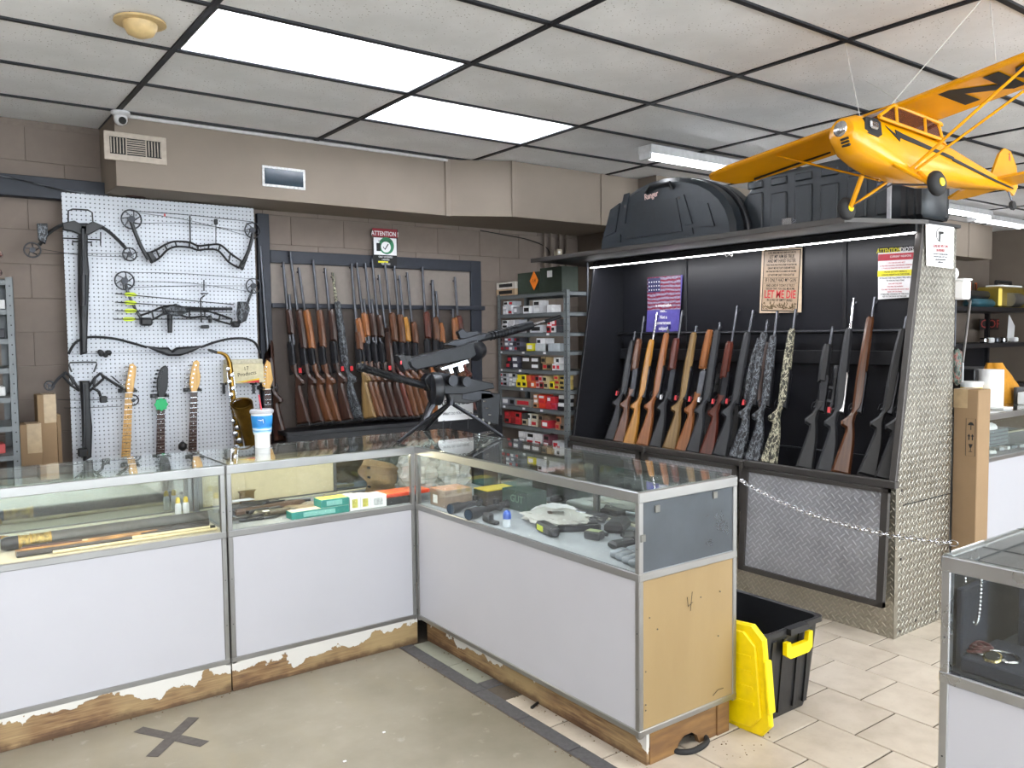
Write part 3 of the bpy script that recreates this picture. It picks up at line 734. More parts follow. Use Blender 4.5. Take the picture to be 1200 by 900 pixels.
specs = [
 # muzzle px, butt px, stock, fore, dict, label
 ((338, 302), (356, 497), 'walnut', 'walnut', dict(ftop=.80, fbot=.62, tube=True, tagc='redtag'), 'dark pump shotgun, leftmost of those standing fully inside the wall rack'),
 ((346, 290), (372, 496), 'walnut', 'walnut', dict(ftop=.80, fbot=.52, lever=True), 'long dark-stocked shotgun whose muzzle reaches highest in the wall rack'),
 ((356, 309), (383, 495), 'brown', 'orange', dict(ftop=.80, fbot=.52, lever=True), 'shotgun with light orange forend, third from left in the wall rack'),
 ((373, 300), (392, 495), 'brown', 'brown', dict(ftop=.80, fbot=.53, lever=True), 'brown shotgun left of the plain dark one in the left group'),
 ((387, 309), (406, 493), 'walnut', 'walnut', dict(ftop=.80, fbot=.57, tagc='redtag'), 'dark walnut shotgun immediately left of the camouflage one in the wall rack'),
 ((396, 315), (418, 492), 'camog', 'camog', dict(full=True, ftop=.86, tagc='redtag', barrel='camol', br=.011), 'camouflage shotgun in the wall rack'),
 ((418, 305), (433, 491), 'tan', 'brown', dict(ftop=.64, fbot=.50, tagc='paper'), 'light-stocked shotgun with a pale sticker, right of the gap in the wall rack'),
 ((422, 355), (441, 490), 'brown', 'orange', dict(ftop=.74, fbot=.55), 'short gun with pale orange forend, its muzzle at the middle rail'),
 ((424, 304), (446, 490), 'brown', 'orange', dict(ftop=.78, fbot=.60, tube=True), 'shotgun with pale tan forend, second after the gap in the wall rack'),
 ((434, 304), (453, 490), 'walnut', 'walnut', dict(ftop=.78, fbot=.60, tube=True), 'dark shotgun under the left edge of the attention sign'),
 ((442, 299), (461, 490), 'walnut', 'walnut', dict(ftop=.77, fbot=.60, tagc='redtag'), 'dark shotgun with its muzzle over the attention sign left side'),
 ((450, 318), (471, 490), 'walnut', 'walnut', dict(full=True, ftop=.68), 'slim full-stocked rifle just under the attention sign'),
 ((457, 303), (477, 489), 'redw', 'brown', dict(ftop=.79, fbot=.57, tagc='redtag'), 'shotgun with brown forend below the attention sign right side'),
 ((468, 307), (484, 489), 'brown', 'brown', dict(ftop=.78, fbot=.56, tagc='redtag'), 'brown shotgun immediately right of the attention sign'),
 ((474, 319), (491, 487), 'brown', 'yel', dict(ftop=.75, fbot=.56), 'gun with golden yellow forend in the wall rack'),
 ((483, 315), (500, 487), 'brown', 'brown', dict(ftop=.72, fbot=.55), 'brown gun right of the golden one in the wall rack'),
 ((501, 309), (512, 485), 'orange', 'redw', dict(ftop=.79, fbot=.58), 'tall shotgun with wide reddish forend above the dark carbine'),
 ((512.7, 325), (521, 483), 'walnut', 'brown', dict(ftop=.74, fbot=.55, br=.013), 'thick-barrelled gun in the wall rack above the dark carbine receiver'),
 ((517, 337), (530, 483), 'brown', 'orange', dict(ftop=.70, fbot=.54), 'short gun with orange forend above the dark carbine receiver'),
 ((536.7, 359), (543, 482), 'brown', 'orange', dict(ftop=.74, fbot=.55, br=.012), 'short twin-barrel gun near the right post of the wall rack'),
 ((539, 321), (551, 482), 'redw', 'redw', dict(ftop=.76, fbot=.55), 'last gun before the right post of the wall rack'),
]
for (m_, b_, st, fo, kw, lab) in specs:
    pm, pb = wp(*m_), wp(*b_); kw = dict(kw); kw.setdefault('barrel', 'gun2'); kw.setdefault('br', .0100)
    longgun(lab, WG, pm, pb, st, fo, nrm=(.62, -.78, 0), **kw)
pm = at(311, 284, 'y', 5.53); pb = at(329, 518, 'y', 5.46)
longgun('very long dark gun leaning beside the pegboard right edge', WG, pm, pb, 'walnut', 'walnut', full=True, ftop=.62, barrel='gun2', br=.012, nrm=(.62, -.78, 0))
# gun cage
CG = 'long guns standing in the gun cage'
P0 = (4.10, 0, .70); N0 = Vector((-(1.55-.70), 0, (4.37-4.10))).normalized()
cg = [
 ((738, 385), (716.5, 513), 'poly', None, dict(full=True, ftop=.78, tagc='redtag'), 'black rifle, leftmost in the gun cage'),
 ((748.5, 366.5), (726.5, 515.5), 'brown', 'brown', dict(ftop=.80, fbot=.55, tagc=None), 'brown two-piece rifle, second from left in the gun cage'),
 ((764, 362), (738, 518), 'yel', None, dict(full=True, ftop=.80, barrel='chrome', br=.010), 'honey yellow wooden rifle in the gun cage'),
 ((776.7, 382), (754, 519), 'orange', None, dict(full=True, ftop=.84, barrel='gun2', br=.010), 'reddish orange rifle right of the honey yellow one in the cage'),
 ((793, 360), (769, 521), 'poly', 'redw', dict(ftop=.80, fbot=.56, tagc='paper'), 'dark rifle with brown forend and white tag in the cage'),
 ((809, 378), (785.5, 523), 'tan', None, dict(full=True, ftop=.84, tagc='redtag'), 'laminate tan-striped rifle in the gun cage'),
 ((826.7, 385.5), (800, 525.5), 'orange', 'orange', dict(ftop=.86, fbot=.58, barrel='chrome', tagc='redtag', rec='gun2'), 'lever rifle with silver barrel and bright receiver in the cage'),
 ((836.6, 374), (813, 527), 'polyg', None, dict(full=True, ftop=.86, kind='bolt', tagc='paper'), 'black synthetic rifle right of the silver-barrelled one'),
 ((856.7, 355), (829, 530), 'redw', 'redw', dict(ftop=.78, fbot=.52, tagc='redtag'), 'cherry red wooden rifle in the gun cage'),
 ((875, 360), (844, 531), 'polyg', None, dict(full=True, ftop=.84, kind='bolt', tagc='redtag'), 'black synthetic rifle right of the cherry red one'),
 ((892, 370), (864, 533.6), 'camog', None, dict(full=True, ftop=.84, strap='camog', tagc='redtag'), 'dark camouflage shotgun with a broad cartridge sling'),
 ((902.6, 361), (883, 537), 'camog', None, dict(full=True, ftop=.82, strap='walnut'), 'grey camouflage rifle with a brown patterned sling'),
 ((924, 358.7), (901.5, 539.5), 'camol', None, dict(full=True, ftop=.86), 'pale camouflage rifle in the middle of the gun cage'),
 ((966.7, 379), (943.7, 545), 'poly', 'poly', dict(ftop=.76, fbot=.52, scope=True, kind='bolt'), 'slim black rifle with scope standing alone in the cage'),
 ((991.7, 344), (967.5, 549), 'polyg', None, dict(full=True, ftop=.86, barrel='chrome', tagc='redtag', kind='bolt', rec='chrome', br=.0095), 'grey rifle with long bright steel barrel in the cage'),
 ((1016, 342.5), (986, 550), 'brown', None, dict(full=True, ftop=.92), 'old military rifle with brown wood stock in the cage'),
 ((1053, 366), (1017.5, 552.5), 'poly', None, dict(full=True, ftop=.84, kind='bolt', br=.010), 'black rifle, second from the right end of the cage'),
 ((1063, 392), (1037.5, 557.5), 'poly', 'poly', dict(ftop=.86, fbot=.6, scope=True, barrel='gun2'), 'black scoped rifle at the right end of the cage'),
]
for (m_, b_, st, fo, kw, lab) in cg:
    pm, pb = atp(*m_, P0, N0), atp(*b_, P0, N0)
    kw.setdefault('barrel', 'gun2'); longgun(lab, CG, pm, pb-(pm-pb).normalized()*.03, st, fo, nrm=(-.5, .86, 0), **kw)
# small scoped guns half hidden behind the front row
for k, (m_, b_, lab) in enumerate([((837.5, 432), (822, 520), 'small dark gun half hidden left of the cherry red rifle'), ((869, 438), (853, 528), 'small dark gun half hidden behind the black synthetic rifle')]):
    P1 = (4.22, 0, .70); pm, pb = atp(*m_, P1, N0), atp(*b_, P1, N0)
    longgun(lab, CG, pm, pb, 'poly', 'poly', ftop=.5, fbot=.4, nrm=(-.5, .86, 0))
# red strap hanging by the right end of the cage
p = at(1065, 382, 'x', 4.25)
tag(MB().box((0, 0, 0), (.006, .02, .13), Matrix.Translation(p), bev=.002).build('strap', M['redtag']), 'short red strap hanging in the right end of the cage', 'strap')
# ------------------------------------------------------------------ wall rack (frame of navy boards)
rk = thing('gun_rack', 'navy board gun rack with a middle rail on the back wall', 'gun rack', (2.7, 5.55, .6))
def W5(px, py, y=5.53): return at(px, py, 'y', y)
def brd(a, b, name='board', y0=5.555, y1=5.59, m='beam'):
    MB().bb((min(a.x, b.x), y0, min(a.z, b.z)), (max(a.x, b.x), y1, max(a.z, b.z)), .003).build(name, M[m], rk, True)
xL0, xL1 = W5(307, 400).x, W5(321, 400).x; xR0, xR1 = W5(555, 400).x, W5(567, 400).x
zt = W5(440, 299).z; zb = W5(440, 313).z; zr = W5(440, 360).z; zf = .93
brd(Vector((xL0, 0, .3)), Vector((xL1, 0, 2.40)), 'post'); brd(Vector((xR0, 0, .3)), Vector((xR1, 0, zt)), 'post')
brd(Vector((xL1+.001, 0, zt)), Vector((xR0-.001, 0, zb)), 'top_board')
brd(Vector((xL1+.001, 0, zr+.02)), Vector((xR1+.03, 0, zr-.012)), 'rail', 5.545, 5.585)
fp = mat('felt_panel', '#4c443f', .9, var=.06)
MB().bb((xL1, 5.575, .75), (xR0, 5.585, zr)).build('lower_panel', fp, rk, True)
MB().bb((xL1, 5.575, zr), (xR0, 5.585, zb)).build('upper_panel', mat('pale_panel', '#7c736c', .85, var=.05), rk, True)
MB().bb((xL1-.02, 5.28, zf-.04), (xR1, 5.56, zf-.012), .003).build('butt_shelf', M['black'], rk, True)
MB().bb((xL1-.02, 5.28, .70), (xR1, 5.30, zf-.04), .003).build('apron', M['black'], rk, True)
# ------------------------------------------------------------------ pegboard and what hangs on it
PY = 5.49
def Q(px, py, y=5.46): return at(px, py, 'y', y)
a, b = Q(72, 229, PY), Q(306, 545, PY)
pegm = m_pegboard()
pbx0, pbx1 = a.x, b.x; pz1 = 2.42
peg = thing('pegboard', 'white perforated pegboard covering the back wall at left', 'pegboard', ((pbx0+pbx1)/2, PY, .4))
MB().bb((pbx0, PY, .35), (pbx1, PY+.006, pz1)).build('panel', pegm, peg, True)
MB().bb((pbx0+.02, PY+.006, .35), (pbx0+.05, 5.58, pz1)).bb((pbx1-.05, PY+.006, .35), (pbx1-.02, 5.58, pz1)).build('batten', M['black'], peg, True)
def poly3(pts, y=5.46): return [Q(px, py, y) for px, py in pts]
def curve(pts, n=6):
    """smooth polyline through points (Catmull-Rom)"""
    P = [Vector(p) for p in pts]; o = []
    for i in range(len(P)-1):
        p0 = P[max(i-1, 0)]; p1 = P[i]; p2 = P[i+1]; p3 = P[min(i+2, len(P)-1)]
        for k in range(n):
            t = k/n; o.append(.5*((2*p1)+(-p0+p2)*t+(2*p0-5*p1+4*p2-p3)*t*t+(-p0+3*p1-3*p2+p3)*t*t*t))
    o.append(P[-1]); return o
def T(px, y=5.46, r=.006, n=6): return MB().tube(curve(poly3(px, y)), r, n)
def wheel(px, py, rpx, y, parent, m=None, spokes=5):
    c = Q(px, py, y); R = rpx/960*(c-CAM).dot(_f); m = m or M['gun']
    ring = [c+Vector((R*math.cos(k*PI/10), 0, R*math.sin(k*PI/10))) for k in range(20)]
    w_ = MB().tube(ring, .0045, 6, closed=True)
    for k in range(spokes):
        a = k*2*PI/spokes+.4; w_.tube([c+Vector((.35*R*math.cos(a-.5), 0, .35*R*math.sin(a-.5))), c+Vector((R*math.cos(a), 0, R*math.sin(a)))], .0032, 5)
    w_.tube([c+Vector((0, -.008, 0)), c+Vector((0, .008, 0))], R*.38, 10)
    return w_.build('cam_wheel', m, parent, True, smooth=50)
K = M['poly']
# upper crossbow
cb = thing('crossbow', 'black crossbow hanging stock down at the upper left of the pegboard', 'crossbow', Q(96, 320))
MB().prism([(p.x, p.z) for p in poly3([(92, 262), (102, 262), (102, 300), (104, 318), (103, 345), (102, 380), (101, 414), (94, 416), (93, 380), (91, 345), (91, 300)])], .05, None, .01, 5.45).build('stock', K, cb, True, smooth=40)
T([(97, 268), (98, 330), (97, 372)], 5.41, .009).build('barrel_rail', M['polyg'], cb, True, smooth=50)
MB().tube([Q(97.5, 322, 5.38), Q(97.5, 358, 5.38)], [.018, .016], 12).build('scope', M['black'], cb, True, smooth=50)
MB().prism([(p.x, p.z) for p in poly3([(72, 262), (86, 259), (97, 265), (108, 260), (122, 266), (112, 271), (103, 276), (94, 276), (84, 272), (73, 270)])], .03, None, .005, 5.44).build('riser', K, cb, True)
T([(86, 262), (70, 265), (55, 275), (46, 287)], 5.44, .012).build('limb', K, cb, True, smooth=50)
T([(108, 262), (124, 269), (138, 281), (148, 292)], 5.44, .011).build('limb', K, cb, True, smooth=50)
wheel(38, 293, 8.5, 5.44, cb); wheel(152, 298, 7.5, 5.44, cb)
MB().prism([(p.x, p.z) for p in poly3([(42, 263), (54, 263), (55, 275), (52, 287), (44, 282)])], .03, None, .004, 5.42).build('quiver_hood', M['camog'], cb, True)
T([(38, 297), (96, 297), (152, 297)], 5.43, .0016, 4).build('bowstring', M['gun'], cb, True); T([(38, 290), (96, 299), (152, 301)], 5.44, .0014, 4).build('cable', M['gun'], cb, True)
MB().tube(poly3([(80, 262), (80, 247), (85, 245), (103, 246), (108, 249), (109, 262)], 5.43), .0045, 6).build('foot_stirrup', M['black'], cb, True, smooth=50)
MB().tube(poly3([(73, 279), (117, 281), (118, 288), (118, 272)], 5.44), .004, 5).build('quiver_bracket', M['black'], cb, True)
MB().tube(poly3([(85, 287), (85, 283), (107, 284), (107, 288)], 5.42), .005, 5).build('hook', M['black'], cb, True)
# lower crossbow
cb = thing('crossbow', 'black crossbow with open skeleton limbs hanging at the lower left of the pegboard', 'crossbow', Q(98, 480))
MB().prism([(p.x, p.z) for p in poly3([(93, 446), (104, 446), (105, 480), (107, 500), (106, 535), (97, 540), (96, 520), (95, 480)])], .05, None, .01, 5.44).build('stock', K, cb, True, smooth=40)
T([(98, 450), (99, 500), (98, 530)], 5.40, .008).build('barrel_rail', M['polyg'], cb, True, smooth=50)
for pts in ([(76, 436), (84, 442), (92, 456)], [(74, 441), (84, 452), (93, 458)], [(82, 440), (86, 449), (84, 452)], [(118, 437), (110, 444), (104, 454)], [(121, 444), (112, 452), (104, 459)], [(112, 441), (110, 450), (112, 452)], [(76, 436), (74, 441)], [(118, 437), (122, 444)]):
    MB().tube(poly3(pts, 5.43), .008, 6).build('riser_strut', K, cb, True, smooth=40)
T([(78, 436), (69, 443), (60, 454)], 5.42, .009).build('limb', M['polyg'], cb, True, smooth=50)
T([(120, 440), (132, 448), (144, 455)], 5.42, .009).build('limb', M['polyg'], cb, True, smooth=50)
for p in ((135, 446), (132, 450)): MB().tube([Q(p[0]-4, p[1]-5, 5.40), Q(p[0]+5, p[1]+3, 5.40)], .004, 5).build('string_suppressor', K, cb, True)
wheel(58, 452, 5, 5.42, cb, spokes=3); wheel(156, 469, 6, 5.42, cb, spokes=3)
MB().tube(poly3([(84, 436), (81, 428), (82, 425), (98, 424.5), (113, 424.5), (113, 428), (110, 436)], 5.42), .005, 6).build('foot_stirrup', M['black'], cb, True, smooth=50)
MB().tube(poly3([(108, 454), (116, 459), (119, 468)], 5.42), .009, 6).build('quiver_arm', K, cb, True); MB().box(Q(121, 468, 5.41), (.04, .03, .04), bev=.006).build('quiver_mount', K, cb, True)
T([(67, 468), (98, 469), (156, 466)], 5.41, .0016, 4).build('bowstring', M['gun'], cb, True); T([(75, 478), (100, 478), (142, 476)], 5.41, .0016, 4).build('cable', M['gun'], cb, True)
MB().box(Q(97, 530, 5.39), (.05, .04, .05), bev=.006).build('trigger_box', K, cb, True)
# compound bow, top
def lattice(parent, top, bot, y, r=.007, name='riser'):
    T(top, y, r).build(name, K, parent, True, smooth=50); T(bot, y, r).build(name, K, parent, True, smooth=50)
    n = min(len(top), len(bot))
    for i in range(n):
        MB().tube([Q(*top[i], y), Q(*bot[i], y)], r*.8, 5).build('riser_web', K, parent, True)
bw_ = thing('compound_bow', 'bare black compound bow hanging at the top of the pegboard', 'bow', Q(225, 285))
lattice(bw_, [(173, 297), (183, 293), (193, 287), (205, 283), (222, 284), (232, 288), (245, 287), (258, 287), (270, 297), (283, 306)], [(177, 308), (187, 302), (196, 293), (207, 289), (222, 290), (232, 293), (244, 292), (256, 294), (268, 307), (280, 314)], 5.44)
for pts in ([(154, 260), (159, 274), (166, 290), (174, 304)], [(297, 271), (294, 285), (290, 297), (284, 310)]): T(pts, 5.44, .012).build('limb', K, bw_, True, smooth=50)
for pts in ([(170, 296), (176, 295), (182, 304), (177, 309)], [(278, 313), (286, 306), (288, 303), (283, 317)]): MB().prism([(p.x, p.z) for p in poly3(pts)], .045, None, .006, 5.44).build('limb_pocket', K, bw_, True)
wheel(154, 257, 11, 5.44, bw_, spokes=7); wheel(296, 270, 9, 5.44, bw_, spokes=7)
T([(153, 247), (222, 252), (297, 260)], 5.44, .002, 4).build('bowstring', M['gun'], bw_, True); T([(155, 262), (222, 262), (292, 272)], 5.44, .0016, 4).build('cable', M['gun'], bw_, True); T([(160, 249), (225, 259), (296, 278)], 5.44, .0014, 4).build('cable', M['gun'], bw_, True)
MB().tube(poly3([(223, 284), (222.5, 253)], 5.44), .005, 6).build('cable_rod', K, bw_, True); MB().tube(poly3([(253, 286), (253, 262)], 5.44), .003, 6).build('stop_rod', K, bw_, True)
MB().box(Q(253, 260, 5.44), (.022, .02, .035), bev=.004).build('string_stop', K, bw_, True)
MB().box(Q(193, 252, 5.435), (.008, .006, .016)).build('peep_marker', M['redtag'], bw_, True)
# compound bow with quiver
bw_ = thing('compound_bow', 'compound bow with camouflage grip and yellow fletched arrows in a side quiver', 'bow', Q(225, 370))
lattice(bw_, [(164, 370), (178, 365), (190, 360), (205, 358), (222, 363), (240, 364), (258, 369), (272, 374)], [(168, 378), (180, 374), (192, 368), (206, 368), (222, 372), (240, 371), (256, 376), (270, 380)], 5.45)
MB().prism([(p.x, p.z) for p in poly3([(190, 361), (204, 356), (214, 360), (220, 366), (206, 371), (196, 369)])], .04, None, .006, 5.43).build('grip', M['camog'], bw_, True)
MB().tube(poly3([(199, 369), (199, 390)], 5.42), [.017, .014], 10).build('stabilizer', K, bw_, True, smooth=50)
MB().box(Q(240, 383, 5.42), (.05, .04, .022), bev=.006).box(Q(246, 374, 5.42), (.018, .03, .05), bev=.004).build('sight', K, bw_, True)
for pts in ([(147, 333), (152, 348), (158, 361), (166, 374)], [(297, 337), (292, 350), (287, 363), (279, 378)]): T(pts, 5.45, .009).build('limb', M['camog'], bw_, True, smooth=50)
MB().box(Q(171, 377, 5.43), (.07, .05, .05), bev=.01).build('limb_pocket', K, bw_, True); MB().box(Q(276, 380, 5.43), (.05, .05, .04), bev=.01).build('limb_pocket', K, bw_, True)
wheel(146, 329, 10.5, 5.45, bw_, spokes=6); wheel(297, 335, 8.5, 5.45, bw_, spokes=4)
for pts in ([(148, 319), (222, 321), (297, 327)], [(150, 337), (225, 335), (290, 335)], [(158, 330), (225, 332), (294, 342)]): T(pts, 5.45, .0015, 4).build('bowstring', M['gun2'], bw_, True)
yf = mat('fletching_yellow', '#b9cc20', .6)
for k, (p, q_) in enumerate([((135, 344), (274, 357)), ((135, 354), (272, 363)), ((135, 364), (272, 366)), ((133, 374), (272, 374))]):
    ar = MB().tube([Q(*p, 5.40), Q(*q_, 5.40)], .0032, 6).build('arrow', M['black'], bw_, True)
    A = Q(*p, 5.40); B = Q(*q_, 5.40); d = (B-A).normalized(); s0 = A+d*.045
    for sgn in (1, -1):
        MB().prism([(s0.x, s0.z), (s0.x+d.x*.02, s0.z+sgn*.013), (s0.x+d.x*.06, s0.z+sgn*.012), (s0.x+d.x*.085, s0.z+d.z*.085)], .003, None, 0, 5.40).build('fletching', yf, ar, True)
MB().prism([(p.x, p.z) for p in poly3([(275, 354), (285, 354), (288, 362), (284, 376), (276, 380), (274, 368)])], .05, None, .01, 5.39).build('quiver_hood', M['camog'], bw_, True)
MB().tube(poly3([(236, 378), (235, 350), (240, 346)], 5.42), .005, 6).build('sight_bracket', K, bw_, True); MB().tube(poly3([(235, 344), (244, 344)], 5.42), .004, 5).tube(poly3([(239, 341), (239, 328)], 5.42), .004, 5).build('sight_pin_guard', K, bw_, True)
MB().tube(poly3([(205, 361), (240, 362), (272, 362)], 5.42), .010, 8).build('quiver_rail', K, bw_, True, smooth=40)
# recurve
rb = thing('recurve_bow', 'long dark recurve bow hanging across the middle of the pegboard', 'bow', Q(200, 408))
T([(80, 415), (88, 402), (100, 396), (115, 395), (135, 397), (155, 402), (172, 407)], 5.45, .0085).build('limb', K, rb, True, smooth=50)
T([(235, 407), (252, 401), (270, 397), (288, 397), (299, 402), (305, 414)], 5.45, .0085).build('limb', K, rb, True, smooth=50)
MB().prism([(p.x, p.z) for p in poly3([(168, 405), (185, 407), (196, 407), (200, 411), (206, 407), (220, 406), (238, 405), (225, 412), (210, 417), (196, 417), (184, 413)])], .045, None, .012, 5.44).build('riser', M['black'], rb, True, smooth=40)
T([(81, 415), (200, 413), (305, 414)], 5.45, .0012, 4).build('bowstring', M['gun2'], rb, True)
for (px, py, l) in ((122, 413, 'small black accessory pegged under the recurve bow at left'),):
    g = MB()
    for k in range(6): g.ball(Q(px, py, 5.44)+Vector((random.Random(k).uniform(-.03, .03), 0, random.Random(k+9).uniform(-.02, .02))), .016, n=8)
    tag(g.build('bow_sight', K, None, smooth=60), l, 'accessory')
# guitars (necks rising behind the counter)
def neck(label, nut, bot, head, tops, mneck, mboard, mhead, side=-1, dots=True, tuners='chrome'):
    t = thing('guitar', label, 'guitar', Q(*bot, 5.42))
    A, B = Q(*nut, 5.42), Q(*bot, 5.42); B = A+(B-A)*1.25
    w0, w1 = .021, .027
    def P(s, w, y): 
        c = A+(B-A)*s; return c+Vector((w, y, 0))
    MB().rings([[P(0, -w0, 0), P(0, w0, 0), P(0, w0*.6, .02), P(0, -w0*.6, .02)], [P(1, -w1, 0), P(1, w1, 0), P(1, w1*.6, .024), P(1, -w1*.6, .024)]]).build('neck', M[mneck], t, True, smooth=30)
    fb = MB().rings([[P(0, -w0, -.006), P(0, w0, -.006), P(0, w0, 0), P(0, -w0, 0)], [P(1, -w1, -.006), P(1, w1, -.006), P(1, w1, 0), P(1, -w1, 0)]]).build('fingerboard', M[mboard], t, True)
    L = (B-A).length
    for k in range(1, 20):
        s = .648*(1-2**(-k/12))/L
        if s > 1: break
        w = w0+(w1-w0)*s
        c = A+(B-A)*s; MB().box((c.x, c.y-.007, c.z), (2*w, .003, .003)).build('fret', M['chrome'], fb, True)
        if dots and k in (3, 5, 7, 9, 12, 15):
            s2 = s-.012/L; c = A+(B-A)*s2; MB().tube([(c.x, c.y-.0062, c.z), (c.x, c.y-.0075, c.z)], .0035, 8).build('inlay_dot', M['ink'] if mboard == 'maple' else M['paper'], fb, True)
    MB().prism([(p.x, p.z) for p in poly3(head, 5.42)], .016, None, .003, 5.425).build('headstock', M[mhead], t, True, smooth=30)
    MB().box((A.x, A.y-.006, A.z), (.042, .008, .005)).build('nut', M['paper'], t, True)
    for p in tops:
        c = Q(*p, 5.415); MB().tube([c+Vector((0, -.008, 0)), c+Vector((0, .01, 0))], .005, 8).tube([c+Vector((0, .006, 0)), c+Vector((side*.028, .006, 0))], .003, 6).ball(c+Vector((side*.033, .006, 0)), .008, sc=(1, .5, .8), n=8).build('tuner', M[tuners], t, True, smooth=50)
    st = MB()
    for k in range(6):
        f = -1+2*k/5; st.tube([P(0, w0*.8*f, -.009), P(1, w1*.8*f, -.011)], .0006, 3)
    st.build('strings', M['chrome'], t, True)['kind'] = 'stuff'
    h = MB(); c = A+Vector((0, 0, .01))
    h.tube([c+Vector((-.035, -.03, 0)), c+Vector((-.035, .06, 0))], .009, 8).tube([c+Vector((.035, -.03, 0)), c+Vector((.035, .06, 0))], .009, 8).bb(c+Vector((-.05, .045, -.012)), c+Vector((.05, .06, .012)))
    tag(h.build('wall_hanger', M['black'], None, smooth=40), {'maple': 'black padded hanger holding the all-maple guitar', 'poly': 'black padded hanger holding the guitar with green tag', 'other': 'black padded hanger holding the rosewood-board guitar with natural headstock', 'half': 'black padded hanger of the headstock by the pegboard edge'}[t_kind], 'hanger')
    return t
t_kind = 'maple'
g = neck('guitar with an all-maple neck hanging in front of the pegboard', (151, 460), (147.5, 532), [(149, 461), (147, 452), (149, 442), (151, 432), (152, 427), (156, 426), (160, 430), (159, 440), (157, 452), (156, 461)], [(150, 455), (150.5, 450), (151, 445), (152, 440), (153, 435), (154, 430)], 'maple', 'maple', 'maple')
t_kind = 'poly'
g = neck('guitar with black headstock and green paper tag on its neck', (188.5, 466), (188, 530), [(186, 466), (184, 456), (184, 446), (187, 436), (189, 431), (194, 428), (197, 431), (197, 445), (196, 456), (192, 466)], [(186.5, 458), (187, 453), (187.5, 448), (188.5, 443), (190, 438), (191.5, 434)], 'poly', 'rosew', 'poly', tuners='gun')
gt = mat('green_tag', '#12a35f', .5); c = Q(189, 474, 5.40); MB().prism([(c.x+.043*r*math.cos(k*PI/8), c.z+.043*r*math.sin(k*PI/8)) for k, r in enumerate([1, .8]*8)], .002, None, 0, 5.40).build('price_star', gt, g, True)
t_kind = 'other'
g = neck('guitar with natural headstock and dark fingerboard, right of the green tag', (227, 459), (225.5, 528), [(224, 460), (222, 450), (223, 440), (225, 430), (227, 424), (231, 422), (234, 425), (233, 432), (235, 440), (234, 450), (230, 460)], [(224.5, 453), (225, 448), (225.5, 443), (226.5, 438), (227.5, 433), (229, 428)], 'maple', 'rosew', 'maple')
t_kind = 'half'
g = neck('guitar whose pale headstock shows above the drinks cup', (313.5, 456), (314, 530), [(308, 457), (307, 447), (308, 437), (310, 428), (313, 422), (317, 425), (318, 433), (320, 445), (316, 457)], [(309.5, 450), (309.5, 446), (310, 442), (310.5, 438), (311, 434), (312, 430)], 'maple', 'rosew', 'maple')
# small dark things at the foot of the pegboard
c = Q(214, 523, 5.40); tag(MB().box(c, (.05, .05, .06), bev=.018).build('effects_pedal', M['black'], None, smooth=50), 'small black rounded case between two guitar necks at the counter edge', 'case')
# saxophone
sx = thing('saxophone', 'aged brass saxophone with silver keys hanging on the pegboard', 'saxophone', Q(272, 480, 5.36))
br_ = M['brass']; yS = 5.36
path = curve(poly3([(253, 413), (260, 414), (266, 418), (269, 426)], yS)); MB().tube(path, [.008+.008*i/len(path) for i in range(len(path))], 10).build('neck', br_, sx, True, smooth=60)
MB().tube([Q(254, 413, yS), Q(244, 410, yS)], [.011, .008], 10).build('mouthpiece', M['black'], sx, True, smooth=60)
MB().tube([Q(269, 424, yS), Q(274, 470, yS), Q(280, 522, yS), Q(283, 545, yS)], [.016, .022, .030, .033], 14).build('body_tube', br_, sx, True, smooth=60)
pc = [Q(283, 545, yS), Q(287, 556, yS), Q(294, 556, yS), Q(298, 545, yS)]
pc = curve(poly3([(283, 545), (286, 556), (292, 558), (297, 550), (297, 540)], yS)); MB().tube(pc, .034, 12).build('bow_bend', br_, sx, True, smooth=60)
MB().tube([Q(297, 542, 5.34), Q(294, 515, 5.32), Q(290, 495, 5.29), Q(286, 482, 5.26), Q(284, 474, 5.24)], [.036, .045, .054, .062, .066], 18, cap=False).build('bell', br_, sx, True, smooth=60)
c = Q(283, 473, 5.235); R = [c+Vector((.068*math.cos(k*PI/12), -.02*math.sin(k*PI/12), .035*math.sin(k*PI/12)+.001)) for k in range(24)]
MB().tube(R, .006, 6, closed=True).build('bell_rim', br_, sx, True, smooth=60)
for k in range(13):
    s = k/12; px_ = 270+s*10; py_ = 432+s*92; c = Q(px_-1+(2 if k % 2 else -2), py_, 5.325)
    MB().lathe([(.001, .012), (.012+.006*s, .010), (.014+.006*s, .0), (.012, -.003)], 12, Matrix.Translation(c)@Matrix.Rotation(PI/2, 4, 'X')).build('key_cup', M['chrome'], sx, True, smooth=50)
MB().tube([Q(266, 436, 5.33), Q(276, 520, 5.33)], .004, 6).tube([Q(273, 436, 5.33), Q(284, 520, 5.33)], .003, 6).build('key_rod', M['chrome'], sx, True, smooth=60)
for p in ((301, 503), (301, 514)): MB().lathe([(.001, .01), (.02, .008), (.022, 0)], 14, Matrix.Translation(Q(*p, 5.31))@Matrix.Rotation(PI/2, 4, 'X')).build('bell_key', br_, sx, True, smooth=50)
